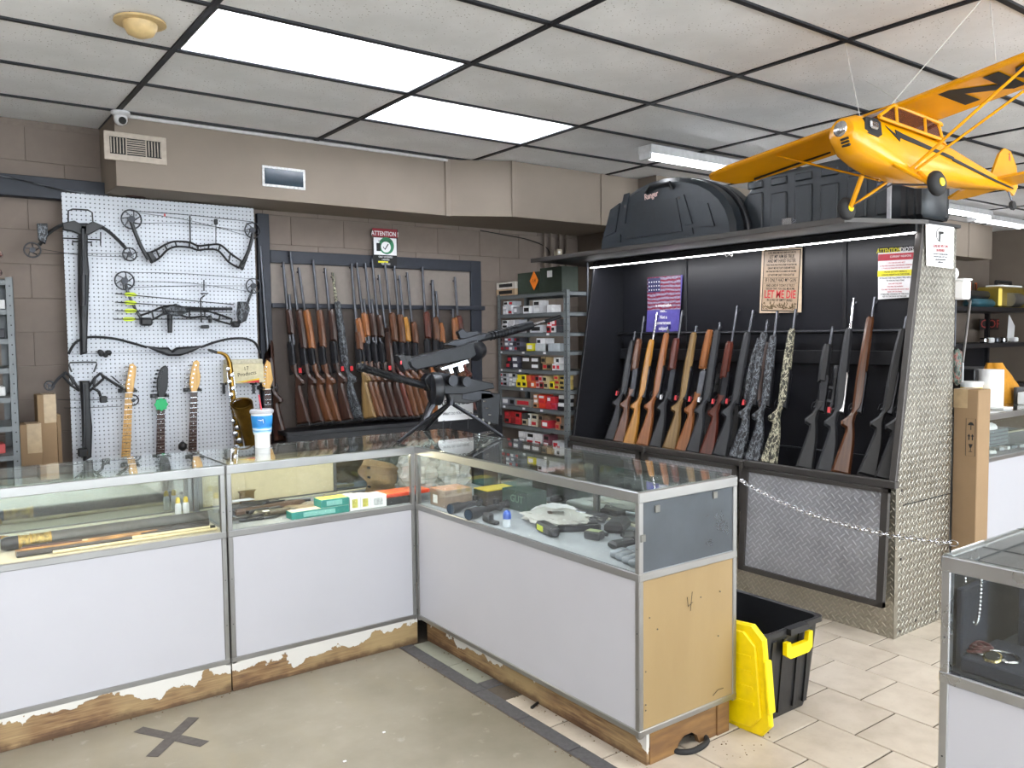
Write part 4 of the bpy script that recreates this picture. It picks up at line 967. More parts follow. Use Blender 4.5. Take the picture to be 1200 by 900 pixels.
# cream box on hooks behind the saxophone
bx = thing('cream_box', 'cream printed box with red and yellow stripes on the pegboard behind the saxophone', 'box', Q(290, 440, 5.43))
cm = mat('cream_carton', '#c9bf9e', .8)
a, b = Q(263, 427, 5.44), Q(307, 448, 5.44)
MB().bb((a.x, 5.40, b.z), (b.x, 5.475, a.z), .003).build('carton', cm, bx, True)
MB().bb((a.x, 5.41, a.z), (b.x, 5.465, a.z+.03), .004).build('wrapped_papers', mat('paper_stack', '#b8b19b', .8, var=.2, scale=50), bx, True)
fM = face_M(Q(289, 435, 5.397), (1, 0, 0), (0, 0, 1))
text('17\nProducts', .035, M['ink'], bx, fM@Matrix.Rotation(.12, 4, 'Z'))
ym = mat('print_yellow', '#d9b92c', .6)
for (pts, m_) in (([(276, 448), (304, 443), (304, 445), (284, 448)], ym), ([(283, 448.5), (304, 445), (304, 448.5)], M['red'])):
    q_ = poly3(pts, 5.397); MB().prism([(p.x, p.z) for p in q_], .001, None, 0, 5.3985).build('printed_stripe', m_, bx, True)
for px_ in (262, 297):
    c = Q(px_, 450, 5.42); tag(MB().tube([c+Vector((0, .06, 0)), c+Vector((0, -.05, 0)), c+Vector((0, -.05, .012))], .006, 6).box(c+Vector((0, 0, -.03)), (.015, .015, .07)).build('peg_hook', M['black'], None), 'black peg hook left under the cream box' if px_ < 280 else 'black peg hook right under the cream box', 'hook')
# red spangled object and cardboard boxes at the far left
def cbox(name, label, px0, px1, pyt, y, d, z0=.5, tp=True, topdepth=0, lean=0):
    a, b = at(px0, pyt, 'y', y), at(px1, pyt, 'y', y)
    t = thing(name, label, 'box', ((a.x+b.x)/2, y+d/2, z0), (0, lean, 0))
    w_ = b.x-a.x; h = a.z-z0
    MB().bb((-w_/2, -d/2, 0), (w_/2, d/2, h), .003).build('carton', M['card'], t)
    if tp: MB().bb((-w_/2+.35*w_, -d/2-.001, h-.16), (w_/2+.001, d/2, h+.001)).build('tape', M['tape'], t)
    return t
cbox('cardboard_box', 'short cardboard box beside the steel shelf at far left', 22, 48, 498, 5.15, .14)
cbox('cardboard_box', 'taller cardboard box in front of the pegboard left edge', 43, 65, 463, 5.25, .14)
a = cbox('cardboard_box', 'thin flat cardboard leaning at the pegboard edge', 66, 71, 486, 5.36, .10, tp=False)
# left steel shelf
def shelf_unit(label, x0, x1, y0, y1, ztop, levels, face='x'):
    t = thing('steel_shelf', label, 'shelf', ((x0+x1)/2, (y0+y1)/2, 0))
    for x in (x0, x1):
        for y in (y0, y1):
            sx_ = 1 if x == x0 else -1; sy = 1 if y == y0 else -1
            o = MB().bb((x, y, 0), (x+sx_*.034, y+sy*.003, ztop)).bb((x, y, 0), (x+sx_*.003, y+sy*.034, ztop)).build('post', M['grey'], t, True)
            if y == y0 or face == 'x':
                hb = MB()
                for k in range(int(ztop/.05)):
                    z = .03+k*.05
                    if face == 'x' and x == x0: hb.tube([(x-.0006, y+sy*.017, z), (x+.001, y+sy*.017, z)], .004, 6)
                    if y == y0: hb.tube([(x+sx_*.017, y-.0006, z), (x+sx_*.017, y+.001, z)], .004, 6)
                if len(hb.b.verts): hb.build('post_holes', M['ink'], o, True)['kind'] = 'stuff'
                else: hb.b.free()
    for z in levels:
        MB().bb((x0+.004, y0+.004, z-.004), (x1-.004, y1-.004, z)).bb((x0+.004, y0+.004, z-.03), (x0+.007, y1-.004, z)).bb((x0+.004, y0+.004, z-.03), (x1-.004, y0+.007, z)).bb((x1-.007, y0+.004, z-.03), (x1-.004, y1-.004, z)).build('shelf', M['grey'], t, True)
    return t
pr = at(15, 325, 'y', 4.9)
SL = shelf_unit('grey steel shelf at the extreme left edge', pr.x-.92, pr.x, 4.9, 5.3, pr.z, [pr.z-.01-.15*k for k in range(9)], 'y')
tw = [Q(3, y_, 4.95) for y_ in (360, 392, 424, 452, 484, 516)]
for k, (py, c_, l) in enumerate([(362, '#d8d8d8', 'white box on the second shelf at the extreme left'), (395, '#3a3a40', 'dark box on the third shelf at the extreme left'), (452, '#dcdcdc', 'white bundle on a middle shelf at the extreme left'), (517, '#c05050', 'red-capped item on a low shelf at the extreme left')]):
    zs = min([pr.z-.01-.15*j for j in range(9)], key=lambda z: abs(z-(at(4, py+6, 'y', 5.0).z)))
    p = at(2, py, 'y', 5.05); tag(MB().bb((p.x-.12, 5.0, zs), (p.x+.012, 5.12, zs+.05), .004).build('stock_box', mat('left_item_%d' % k, c_, .6), None), l, 'box')
p = at(0, 292, 'y', 5.1); g = MB()
for k in range(22): r_ = random.Random(k); g.ball((p.x-.06+r_.uniform(-.06, .05), 5.08+r_.uniform(-.04, .04), pr.z+.03+r_.uniform(0, .13)), .022, n=8)
tag(g.build('beaded_figure', camo('red_black_speckle', ['#141214', '#2b2426', '#6b2a26', '#9c8f86', '#1a1718'], 40), None, smooth=60), 'dark red speckled lumpy ornament on top of the left steel shelf', 'ornament')
# ------------------------------------------------------------------ ammunition shelf behind the corner
SX, SY0, SY1 = 3.93, 4.655, 5.535
levels = [1.875, 1.722, 1.57, 1.427, 1.282, 1.136, .98, .83, .68]
AS = shelf_unit('grey steel ammunition shelf between the wall rack and the gun cage', SX, SX+.31, SY0, SY1, 1.885, levels)
def sp_(px, lv):     # y on the shelf front for a pixel column at shelf level
    return at(px, 400, 'x', SX+.02).y
rs = random.Random(11)
def bx(lv, px0, px1, h, col, lab, grp=None, d=.09, x=None, name='ammunition_box', cat='box', panel=None, z=0, pm=None):
    ya, yb = sp_(px1, lv), sp_(px0, lv); x = SX+.012+rs.uniform(0, .02) if x is None else x
    zl = levels[lv]+z
    t = thing(name, lab, cat, (x+d/2, (ya+yb)/2, zl), None, grp)
    m = M[col] if col in M else mat('carton_'+col.strip('#'), col, .6)
    MB().bb((x, ya+.0015, zl), (x+d, yb-.0015, zl+h-.001), .0015).build('carton', m, t, True)
    if panel:
        MB().bb((x-.0008, ya+.15*(yb-ya), zl+.25*h), (x, yb-.15*(yb-ya), zl+.75*h)).build('printed_label', pm or (M[panel] if panel in M else mat('label_'+panel.strip('#'), panel, .6)), t, True)
    return t
# top of the unit
bx(0, 582, 604, .055, '#b59a7c', 'white and black printed box, lower of two on top of the steel shelf', panel='ink'); bx(0, 582, 604, .055, '#c9c4bc', 'white and black printed box, upper of two on top of the steel shelf', panel='ink', z=.056)
gm = mat('army_green', '#2f3a30', .5)
t = bx(0, 606, 632, .17, '#2f3a30', 'army green metal can with an orange diamond label', name='ammunition_can', cat='can', d=.16)
om = mat('orange_label', '#e0781e', .6)
c = at(626, 329, 'x', SX+.010); 
t2 = bx(0, 633, 659, .19, '#2b352c', 'army green metal can with a white label', name='ammunition_can', cat='can', d=.16)
MB().rings([[Vector((x_, c.y+a, c.z+b)) for a, b in ((.055, 0), (0, -.075), (-.055, 0), (0, .075))] for x_ in (SX+.0075, SX+.009)]).build('hazard_diamond', om, t, True)
text('1.4', .035, M['ink'], t, face_M(c+Vector((-.003, 0, 0)), (0, -1, 0), (0, 0, 1)))
c = at(644, 321, 'x', SX+.008); MB().bb((c.x, c.y-.03, c.z-.025), (c.x+.001, c.y+.03, c.z+.025)).build('paper_label', M['paper'], t2, True)
# rows of small boxes
rows = [
 (1, [(590, 600, 3, ['#c9c9cc', '#b9bcc2'], 'white and silver cartridge boxes at the left of the second shelf'), (601, 606, 1, ['#8f9094'], ''), (614, 622, 1, ['#d8d8da'], ''), (624, 632, 2, ['#cfcfd2'], ''), (641, 647, 1, ['#e2e2e2'], '')]),
 (2, [(588, 602, 3, ['#cfcfd4', '#dadadd'], ''), (603, 608, 3, ['#a9a9b0'], ''), (620, 634, 1, ['#bdbfc4'], ''), (641, 650, 2, ['#c03038', '#d8d8da'], ''), (652, 657, 2, ['#3b3c40'], '')]),
 (3, [(584, 590, 3, ['#5a4040', '#6b5a5a'], ''), (591, 600, 3, ['#4a4b58', '#8a8c9a'], ''), (601, 610, 3, ['#5e5f70', '#33333b'], ''), (617, 625, 1, ['#d7cf27'], ''), (628, 640, 1, ['#b9bdc0'], ''), (629, 640, 2, ['#e0e0e2'], ''), (642, 656, 1, ['#a5acb0'], '')]),
 (4, [(593, 598, 2, ['#23232b'], ''), (599, 606, 2, ['#3a3a4a', '#50505e'], ''), (610, 631, 2, ['#3a3530'], ''), (634, 646, 2, ['#a58d62', '#7d6a4a'], ''), (647, 656, 2, ['#dcdcdc', '#c8c8c8'], '')]),
 (5, [(584, 594, 3, ['#b8bac0', '#9fa1a8'], ''), (595, 604, 3, ['#c6c7cb', '#8c8e96'], ''), (602, 615, 1, ['#d9c41a'], ''), (606, 616, 2, ['#e0cf20'], ''), (616, 625, 2, ['#b0452a', '#d06030'], ''), (626, 635, 2, ['#c4a0a0', '#a83a3a'], ''), (636, 641, 2, ['#c4b48a'], ''), (642, 647, 1, ['#d9c41a'], ''), (648, 654, 3, ['#c2ab63', '#b39a52'], ''), (655, 661, 3, ['#c2ab63', '#b09a55'], '')]),
 (6, [(586, 594, 1, ['#8d9098'], ''), (596, 602, 1, ['#60646c'], ''), (603, 622, 1, ['#87827a'], ''), (624, 629, 3, ['#b07a50', '#caa08a'], ''), (630, 638, 3, ['#d43a20', '#c8321e'], ''), (639, 650, 2, ['#c22c34', '#b8405a'], ''), (653, 661, 4, ['#1e1f24', '#d0d0d2'], '')]),
 (7, [(590, 602, 2, ['#b02a2a', '#8d2a2a'], ''), (603, 609, 2, ['#c03030'], ''), (610, 616, 2, ['#b0a58a', '#3a3a3a'], ''), (617, 620, 2, ['#e0e0dc'], ''), (621, 628, 2, ['#c8c0aa'], ''), (630, 640, 2, ['#6f5a48'], ''), (634, 642, 1, ['#c02838'], ''), (650, 655, 2, ['#b87a5a'], ''), (656, 661, 2, ['#7a6a5a'], '')]),
 (8, [(607, 614, 2, ['#9ea0a4', '#d0d0d2'], ''), (616, 634, 2, ['#d2d2d4'], ''), (636, 643, 2, ['#70404a'], ''), (645, 652, 1, ['#c9c9cb'], ''), (653, 661, 1, ['#b0b4ba'], '')]),
]
ORD = ['first', 'second', 'third', 'fourth', 'fifth', 'sixth', 'seventh', 'eighth', 'ninth', 'tenth', 'eleventh', 'twelfth', 'thirteenth', 'fourteenth', 'fifteenth', 'sixteenth', 'seventeenth']
ordn = ['top', 'second', 'third', 'fourth', 'fifth', 'sixth', 'seventh', 'eighth', 'ninth']
cn = {}
def colname(h):
    r, g, b = [int(h[i:i+2], 16) for i in (1, 3, 5)]
    mx_, mn = max(r, g, b), min(r, g, b)
    if mx_-mn < 30: return 'black' if mx_ < 75 else 'dark grey' if mx_ < 120 else 'grey' if mx_ < 185 else 'white'
    if r > 180 and g > 180 and b < 90: return 'yellow'
    if r > 150 and g < 110: return 'red'
    if r > 150 and g > 130: return 'tan'
    if r < 130 and g < 110: return 'brown'
    return 'orange brown'
for lv, items in rows:
    stackno = 0
    for (a, b, n, cols, _) in items:
        hh = min(.125, [.06, .05, .036, .029][n-1]*n)/n
        w_ = b-a; ncol = 2 if w_ >= 9 and n > 1 else 1
        for k in range(n):
            for j in range(ncol):
                c_ = cols[(k+j) % len(cols)]
                side = ('left one' if j == 0 else 'right one') if ncol == 2 else 'stack'
                pos = 'left of centre' if a < 612 else ('near the centre' if a < 636 else 'near the right post')
                lvn = 'only' if n == 1 else ['bottom', 'top'][k] if n == 2 else (['bottom', 'middle', 'top'][k] if n == 3 else ['bottom', 'second', 'third', 'top'][k])
                where = 'alone as' if n == 1 else lvn+' in'
                lab = '%s cartridge box, %s %s stack from left, %s shelf down' % (colname(c_), where, ORD[stackno+j], ordn[lv])
                grp = 'cartridge boxes on the %s steel shelf from the top' % ordn[lv]
                bx(lv, a+j*w_/ncol, a+(j+1)*w_/ncol, hh, c_, lab, grp, z=k*hh, panel=['ink', 'paper', None, 'red'][rs.randrange(4)])
        stackno += ncol
for lv, px in ((3, 589), (3, 615), (3, 640), (4, 589), (4, 611), (5, 613), (6, 592), (6, 615), (6, 636), (2, 644)):
    y = sp_(px, lv); MB().bb((SX+.0025, y-.016, levels[lv]-.022), (SX+.0038, y+.016, levels[lv]-.006)).build('price_label', M['paper'], AS, True)
c = at(621, 450, 'x', 3.94)
# small parts spilled in bags: zip bags on the seventh shelf
for px in (590, 600, 611, 618):
    y = sp_(px, 6); 
# junction box and conduits above
t = thing('junction_box', 'small cream junction box on the wall above the steel shelf', 'electrical box', at(654, 296, 'y', 5.5))
p = at(654, 296, 'y', 5.5); MB().box(p, (.055, .05, .055), bev=.004).build('box', mat('cream_fitting', '#b8ae98', .5), t, True)
MB().tube([p+Vector((-.01, -.026, 0)), p+Vector((-.01, -.03, 0))], .012, 10).build('knockout', M['paper'], t, True)
for i, px in enumerate((638, 646, 656, 664)):
    a = at(px, 270, 'y', 5.56); o = MB().tube([Vector((a.x, 5.565, SZ)), Vector((a.x, 5.565, 2.08))], .011, 8).build('conduit', M['wall'], None, smooth=60)
    tag(o, ['taupe conduit pipe, leftmost of four under the soffit', 'taupe conduit pipe, second from left under the soffit', 'taupe conduit pipe, third from left under the soffit', 'taupe conduit pipe, rightmost of four under the soffit'][i], 'pipe')
tag(T([(563, 270), (590, 275), (620, 281), (640, 290), (645, 300)], 5.57, .004).build('cable', M['ink'], None), 'thin black cable drooping along the wall above the steel shelf', 'cable')
# ------------------------------------------------------------------ signs and posters
def poster(label, cat, corners, m, th=.003, name='sign', plane=None):
    """corners px: tl, tr, br, bl on plane (axis, value)"""
    ax, v = plane; P = [at(a, b, ax, v) for a, b in corners]
    n = (P[1]-P[0]).cross(P[3]-P[0]).normalized()
    if n.dot(CAM-P[0]) < 0: n = -n
    c = sum(P, Vector())/4
    t = thing(name, label, cat, c)
    MB().rings([[p-n*th for p in P], [p for p in P]]).build('board', m, t, True)
    right = (P[1]-P[0]); up = (P[0]-P[3]); W_, H_ = (right.length, up.length)
    F = face_M(c+n*.0012, right, up)
    return t, F, W_, H_
def panel(t, F, x0, z0, x1, z1, m, name='printed_panel', d=.0):
    b = MB(); b.rings([[F@Vector((x, z, d+o)) for x, z in ((x0, z0), (x1, z0), (x1, z1), (x0, z1))] for o in (0, .0006)]); return b.build(name, m, t, True)
def txt(t, F, s, x, z, size, m, sx=1, bold=0, d=.001): return text(s, size, m, t, F@Matrix.Translation((x, z, d)), sx=sx, bold=bold)
# attention sign above the wall rack
t, F, W_, H_ = poster('attention sign with red banner and green check ring above the wall rack', 'sign', [(437, 267), (466, 269), (465, 312), (437, 310)], M['ink'], plane=('y', 5.53))
sg_green = mat('sign_green', '#2f7a55', .6); sg_red = mat('sign_red', '#8d2732', .6)
panel(t, F, -W_/2, H_*.27, W_/2, H_*.5, sg_red); txt(t, F, 'ATTENTION !', 0, H_*.36, H_*.17, M['paper'], .8, .0006)
panel(t, F, -W_*.46, -H_*.22, W_*.46, H_*.25, M['paper'])
def disc(t, F, x, z, r, m, d=.0008, name='printed_ring', n=24): b = MB(); b.rings([[F@Vector((x+r*math.cos(k*2*PI/n), z+r*math.sin(k*2*PI/n), d+o)) for k in range(n)] for o in (0, .0004)]); return b.build(name, m, t, True)
disc(t, F, 0.01, .01, H_*.235, sg_green); disc(t, F, .005, 0, H_*.15, M['paper'], .0014)
txt(t, F, 'LAWFUL CARRY', 0, H_*.16, H_*.075, M['ink'], .8, d=.002); 
b = MB(); b.tube([F@Vector((x, z, .0024)) for x, z in ((-.018, 0), (-.004, -.018), (.024, .022))], .004, 4).build('check_mark', M['ink'], t, True)
panel(t, F, -W_*.36, -H_*.12, -W_*.2, H_*.10, M['ink'], 'printed_pistol', .0024)
txt(t, F, 'ONLY LICENSED', 0, -H_*.275, H_*.07, M['paper'], .85); txt(t, F, 'CARRIERS', 0, -H_*.35, H_*.06, M['paper'], .9); panel(t, F, -W_*.3, -H_*.435, W_*.1, -H_*.39, mat('sign_yellow', '#d8cf2a', .6)); txt(t, F, 'PERMITTED', 0, -H_*.47, H_*.06, M['paper'], .9)
# flag poster in the cage
BX = 4.44
fb = mat('poster_violet', '#5b54a0', .3)
t, F, W_, H_ = poster('purple poster with a waving flag at the left of the gun cage', 'poster', [(761, 325), (800, 322), (795, 388), (757, 390)], fb, plane=('x', BX))
fs = NT('waving_flag_print'); v = fs.coord(); wv = fs.n('ShaderNodeTexWave'); wv.bands_direction = 'Z'; wv.inputs['Scale'].default_value = 11; wv.inputs['Distortion'].default_value = 3; wv.inputs['Detail Scale'].default_value = 1.2; fs.L.new(v, wv.inputs[0])
nz = fs.noise(v, 60, 3); fm_ = fs.set(fs.mix(fs.ramp(nz, [(.45, (0, 0, 0)), (.65, (.6, .6, .6))]), fs.ramp(wv.outputs[1], [(.45, rgb('#7e2c42')), (.55, rgb('#94899e'))]), rgb('#6b5a72')), .25)
panel(t, F, -W_*.5, -H_*.10, W_*.5, H_*.49, fm_, 'flag_print', .0004); panel(t, F, -W_*.48, H_*.22, -W_*.1, H_*.47, mat('flag_canton', '#2c2f5a', .3), 'flag_canton', .0012)
st = MB()
for i in range(5):
    for j in range(3): st.tube([F@Vector((-W_*.44+i*W_*.075, H_*(.26+.07*j), .0020)), F@Vector((-W_*.44+i*W_*.075, H_*(.26+.07*j), .0023))], .006, 5)
st.build('flag_stars', M['paper'], t, True)['kind'] = 'stuff'
for s, z, sz in (('a conservative', -.02, .075), ('state...', -.12, .07), ('Not a', -.23, .085), ('government', -.33, .085), ('subject!', -.43, .085)): txt(t, F, s, .0, z*H_, sz*H_, M['paper'], .85, .0008, .0022)
panel(t, F, W_*.12, -H_*.44, W_*.22, -H_*.36, mat('statue_print', '#2b2866', .4), 'statue_print', .001)
# LET ME DIE poster
t, F, W_, H_ = poster('beige vintage text poster reading LET ME DIE in red letters', 'poster', [(893, 292), (940, 290), (939, 366), (890, 367)], mat('poster_rim', '#c9b49a', .35), plane=('x', BX))
tanp = mat('poster_tan', '#a58f78', .3, var=.1, scale=8)
panel(t, F, -W_*.46, -H_*.47, W_*.46, H_*.47, M['ink']); panel(t, F, -W_*.44, -H_*.455, W_*.44, H_*.455, tanp, d=.0008)
for s, z, sz, m_, sx in (('LORD, MAKE ME FAST AND ACCURATE.', .425, .045, 'ink', .62), ('LET MY AIM BE TRUE', .365, .078, 'ink', .62), ('AND MY HAND FASTER', .30, .078, 'ink', .60), ('THAN THOSE WHO WOULD SEEK TO DESTROY ME', .24, .04, 'ink', .58), ('GRANT ME VICTORY OVER MY FOES', .19, .05, 'ink', .6), ('AND THOSE WHO WISH TO DO HARM TO ME AND MINE', .14, .038, 'ink', .55), ('LET NOT MY LAST THOUGHT BE', .085, .052, 'ink', .62), ('IF I ONLY HAD MY GUN', .005, .085, 'ink', .60), ('AND LORD IF TODAY IS TRULY', -.075, .055, 'ink', .66), ('THE DAY THAT YOU CALL ME HOME,', -.125, .05, 'ink', .62), ('LET ME DIE', -.215, .17, 'red', .68), ('IN A PILE OF EMPTY BRASS', -.30, .055, 'ink', .70)):
    txt(t, F, s, 0, z*H_, sz*H_, M[m_], sx, .0010 if m_ == 'red' else .0002, .0016)
for z in (.045, -.04): panel(t, F, -W_*.42, H_*z-.001, W_*.42, H_*z+.001, M['ink'], 'rule_line', .0016)
br = MB(); r_ = random.Random(3)
for k in range(70):
    x, z = r_.uniform(-.42, .42)*W_, r_.uniform(-.44, -.37+.03*math.sin(k))*H_; a = r_.uniform(0, PI); br.tube([F@Vector((x, z, .002)), F@Vector((x+.016*math.cos(a), z+.016*math.sin(a), .002))], .0022, 4)
br.build('printed_cartridges', mat('brass_print', '#5c4a2c', .6), t, True)['kind'] = 'stuff'
# ATTENTION IDIOTS sign
t, F, W_, H_ = poster('white warning sign with red and yellow bands at the right of the cage back', 'sign', [(1029, 291), (1072, 288), (1070, 348), (1029, 351)], M['paper'], plane=('x', BX))
ylw = mat('sign_yellow', '#d8cf2a', .6); dr = mat('sign_crimson', '#a8182e', .5)
panel(t, F, -W_/2, H_*.40, W_/2, H_/2, M['ink']); txt(t, F, 'ATTENTION', -W_*.21, H_*.43, H_*.12, ylw, .72, .0008, .0016); txt(t, F, 'IDIOTS', W_*.27, H_*.43, H_*.12, M['paper'], .75, .0008, .0016)
panel(t, F, -W_/2, H_*.24, W_/2, H_*.37, dr); txt(t, F, 'CURRENT WEAPONS', W_*.12, H_*.31, H_*.055, M['paper'], .8)
for s, z in (('1. YOU ARE SECOND BEST', .19), ('2. YOU ARE HOLDING THE WRONG WEAPON', .14), ('3. YOUR I.Q. IS BELOW THE ROOM TEMP', .09), ('YOU ARE THE JOKE', -.21), ('YOU ARE THE MORON', -.265), ('YOU ARE THE REASON WE HAVE THESE', -.32), ('SIGNS ON THE WALL', -.365)): txt(t, F, s, 0, z*H_, H_*.036, M['red'], .85)
panel(t, F, -W_/2, -H_*.065, W_/2, H_*.05, ylw)
txt(t, F, 'PLEASE DO NOT BRING A', 0, H_*.02, H_*.045, M['ink'], .85); txt(t, F, 'LOADED WEAPON IN THIS STORE', 0, -H_*.035, H_*.045, M['ink'], .8)
for s, z in (('IF YOU DO THE FOLLOWING WILL APPLY', -.10), ('TO YOU IN THIS STORE', -.15), ('IF YOU ARE OFFENDED BY THIS SIGN', -.41), ('GO TO THE BACK OF THE LINE', -.455)): txt(t, F, s, 0, z*H_, H_*.042, M['ink'], .8)
# guns are welcome sign
t, F, W_, H_ = poster('white sign with a pistol emblem on the diamond plate side of the cage', 'sign', [(1085, 261), (1118, 264), (1117, 315), (1086, 311)], M['paper'], plane=('y', 2.118))
def oval(r1, r2, m_, d):
    b = MB(); b.rings([[F@Vector((r1*math.cos(k*PI/12), H_*.26+r2*math.sin(k*PI/12), d+o)) for k in range(24)] for o in (0, .0004)]); b.build('oval_emblem', m_, t, True)
oval(W_*.155, H_*.175, M['ink'], .0004); oval(W_*.14, H_*.16, M['paper'], .001)
b = MB(); b.rings([[F@Vector((x, H_*.26+z, .0016+o)) for x, z in ((-.022, .016), (.028, .016), (.028, .004), (-.002, .002), (-.004, -.006), (-.008, -.034), (-.022, -.034), (-.018, .0), (-.022, .006))] for o in (0, .0005)]); b.build('pistol_emblem', M['ink'], t, True)
rp = mat('sign_faded_red', '#a03038', .6)
txt(t, F, 'GUNS ARE WELCOME', 0, -.02*H_, H_*.10, rp, .74); txt(t, F, 'ON PREMISES', 0, -.12*H_, H_*.10, rp, .74)
for s, z in (('PLEASE KEEP ALL WEAPONS HOLSTERED', -.21), ('UNLESS NEED ARISES. IN SUCH CASE,', -.27), ('JUDICIOUS MARKSMANSHIP', -.34), ('IS APPRECIATED', -.40)): txt(t, F, s, 0, z*H_, H_*.05, M['polyg'], .78)
# ------------------------------------------------------------------ cases on top of the cage
bc = mat('case_black_plastic', '#2a3036', .42, var=.1, scale=12, bump=.1)
cx = 4.02; ya = at(862, 275, 'x', cx).y; yb = at(700, 288, 'x', cx).y; zt_ = at(787, 205, 'x', cx).z
t = thing('bow_case', 'dark domed bow case standing on top of the gun cage', 'case', (cx+.15, (ya+yb)/2, 2.109))
wd = (yb-ya); Hh = zt_-2.109
def dome(f, zb=0): 
    o = []
    for k in range(17):
        a = PI*k/16; o.append((-(wd/2)*f*math.cos(a)*(1 if True else 1), zb+(Hh*f)*math.sin(a)**.85))
    return [(wd/2*f, zb)]+o[::-1][1:-1]+[(-wd/2*f, zb)]
Md = Matrix(((0, 1, 0, 0), (1, 0, 0, 0), (0, 0, 1, 0), (0, 0, 0, 1)))
def dm(f, x0, x1, name, m, par=t, ins=.012):
    b = MB(); b.prism(dome(f), x1-x0, Md, ins, (x0+x1)/2); return b.build(name, m, par, smooth=30)
dm(.985, -.15, -.02, 'front_shell', bc, ins=.03); dm(.985, .02, .15, 'rear_shell', bc, ins=.03); dm(1.0, -.02, .02, 'rim', M['gun2'], ins=.008)
def rect_px(t, pts, x, m, name, th=.006):
    P = [at(a, b, 'x', x) for a, b in pts]; b = MB(); b.rings([[p+Vector((-th, 0, 0)) for p in P], [p+Vector((.004, 0, 0)) for p in P]]); return b.build(name, m, t, True, smooth=20)
xf = cx-.0
rect_px(t, [(737, 280), (742, 242), (749, 236), (793, 232), (800, 271)], xf, mat('case_panel', '#262b31', .38), 'raised_panel')
for pts in ([(708, 278), (716, 246), (727, 238), (722, 272)], [(726, 258), (732, 228), (738, 226), (733, 262)], [(795, 228), (802, 228), (812, 262), (804, 264)], [(804, 268), (812, 267), (813, 274), (804, 276)], [(818, 236), (830, 238), (838, 265), (824, 266)], [(721, 284), (722, 276), (728, 275), (728, 284)]):
    rect_px(t, pts, xf, bc, 'rib_panel', .008)
MB().tube([at(757, 226, 'x', xf-.01), at(762, 218, 'x', xf-.03), at(785, 214, 'x', xf-.03), at(787, 221, 'x', xf-.01)], .012, 8).build('handle', M['poly'], t, True, smooth=50)
c = at(763, 229, 'x', xf-.014); Fm = face_M(c, (0, -1, .10), (0, 0, 1)); text('Ranger', .055, mat('logo_pink', '#d8b8b0', .5), t, Fm@Matrix.Shear('XY', 4, (.3, 0)) if False else Fm, sx=.8, bold=.001, name='logo')
for (p_, q_) in (((733, 242), 0), ((796, 232), 0)): MB().tube([at(*p_, 'x', xf-.01), at(*p_, 'x', xf+.01)], .010, 8).build('rivet', M['steelf'], t, True)
# long rifle case
lx = 4.20; y0_, y1_ = at(1068, 240, 'x', lx).y, at(868, 260, 'x', lx).y; zt2 = at(900, 204, 'x', lx).z
t = thing('rifle_case', 'long black ribbed rifle case lying behind the yellow aeroplane wing', 'case', (lx+.12, (y0_+y1_)/2, 2.109))
ol = [(y0_-(y0_+y1_)/2, 0), (y1_-(y0_+y1_)/2, 0), (y1_-(y0_+y1_)/2, Hh*.55), (y1_-(y0_+y1_)/2-.12, zt2-2.109), (y0_-(y0_+y1_)/2+.04, zt2-2.109+.02), (y0_-(y0_+y1_)/2, zt2-2.109-.03)]
MB().prism(ol, .11, Md, .02, -.06).build('front_shell', bc, t, smooth=30); MB().prism(ol, .11, Md, .02, .06).build('rear_shell', bc, t, smooth=30); MB().prism(ol, .012, Md, 0, 0).build('seam', M['poly'], t)
for k in range(6):
    y = (y1_-y0_)*(.40-.155*k); zz = zt2-2.109
    MB().bb((-.127, y-.055, .06), (-.112, y+.055, zz-.10-.02*(k % 2)), .006).build('rib_panel', bc, t, smooth=30)
    MB().bb((-.127, y-.055, zz-.075), (-.112, y+.055, zz-.03), .006).build('rib_panel', bc, t, smooth=30)
# white strap and the second case end at the right
wsx = 4.2; a = at(1068, 240, 'x', wsx)
t = thing('rounded_case', 'black rounded case at the right end of the cage roof', 'case', (4.33, 2.27, 2.117))
MB().bb((-.14, -.12, 0), (.14, .10, .24), .035).build('shell', bc, t, smooth=60)
for s in (-.10, -.06, -.02): MB().bb((-.145, s-.006, .01), (.142, s+.006, .23), .02).build('rib', M['poly'], t)
MB().bb((-.148, .045, -.0), (-.138, .07, .238), .004).build('strap', mat('white_strap', '#c9c9cf', .5), t)
# small metal catch on the canopy
c = at(922, 264, 'x', 3.78); t = thing('metal_bracket', 'small bright metal bracket on the canopy edge', 'bracket', (3.80, c.y, 2.113))
MB().bb((-.02, -.045, 0), (.02, .045, .004)).bb((-.02, -.03, 0), (-.016, .03, .042)).bb((-.02, -.032, .0), (.02, -.028, .04)).bb((-.02, .028, .0), (.02, .032, .04)).build('plate', M['chrome'], t)
# ------------------------------------------------------------------ tripod gun and carbine over the counter corner
GY = 3.86
def G(px, py, y=GY): return at(px, py, 'y', y)
def gp(pts, y=GY): return [(G(a, b, y).x, G(a, b, y).z) for a, b in pts]
tg = thing('machine_gun', 'dark machine gun with perforated barrel jacket on a tripod over the counter corner', 'gun', (2.32, GY, TOPZ+.003))
gm1 = M['gunm']
A, B = G(421, 430), G(497, 452)
jk = MB().tube([A, A+(B-A)*.06, A+(B-A)*.065, B], [.023, .023, .020, .020], 14).build('barrel_jacket', M['gun'], tg, True, smooth=60)
d = (B-A).normalized(); side = d.cross(Vector((0, 1, 0))).normalized()
hm = MB()
for k in range(24):
    for r_, an in enumerate((-.5, .35, 1.2)):
        c = A+d*(.035+k*.0125+(.006 if r_ % 2 else 0)); nrm_ = (Vector((0, -1, 0))*math.cos(an)+side*math.sin(an)*(-1)).normalized()
        hm.tube([c+nrm_*.0185, c+nrm_*.0212], .0042, 6)
for an, nm in ((0, 0),): pass
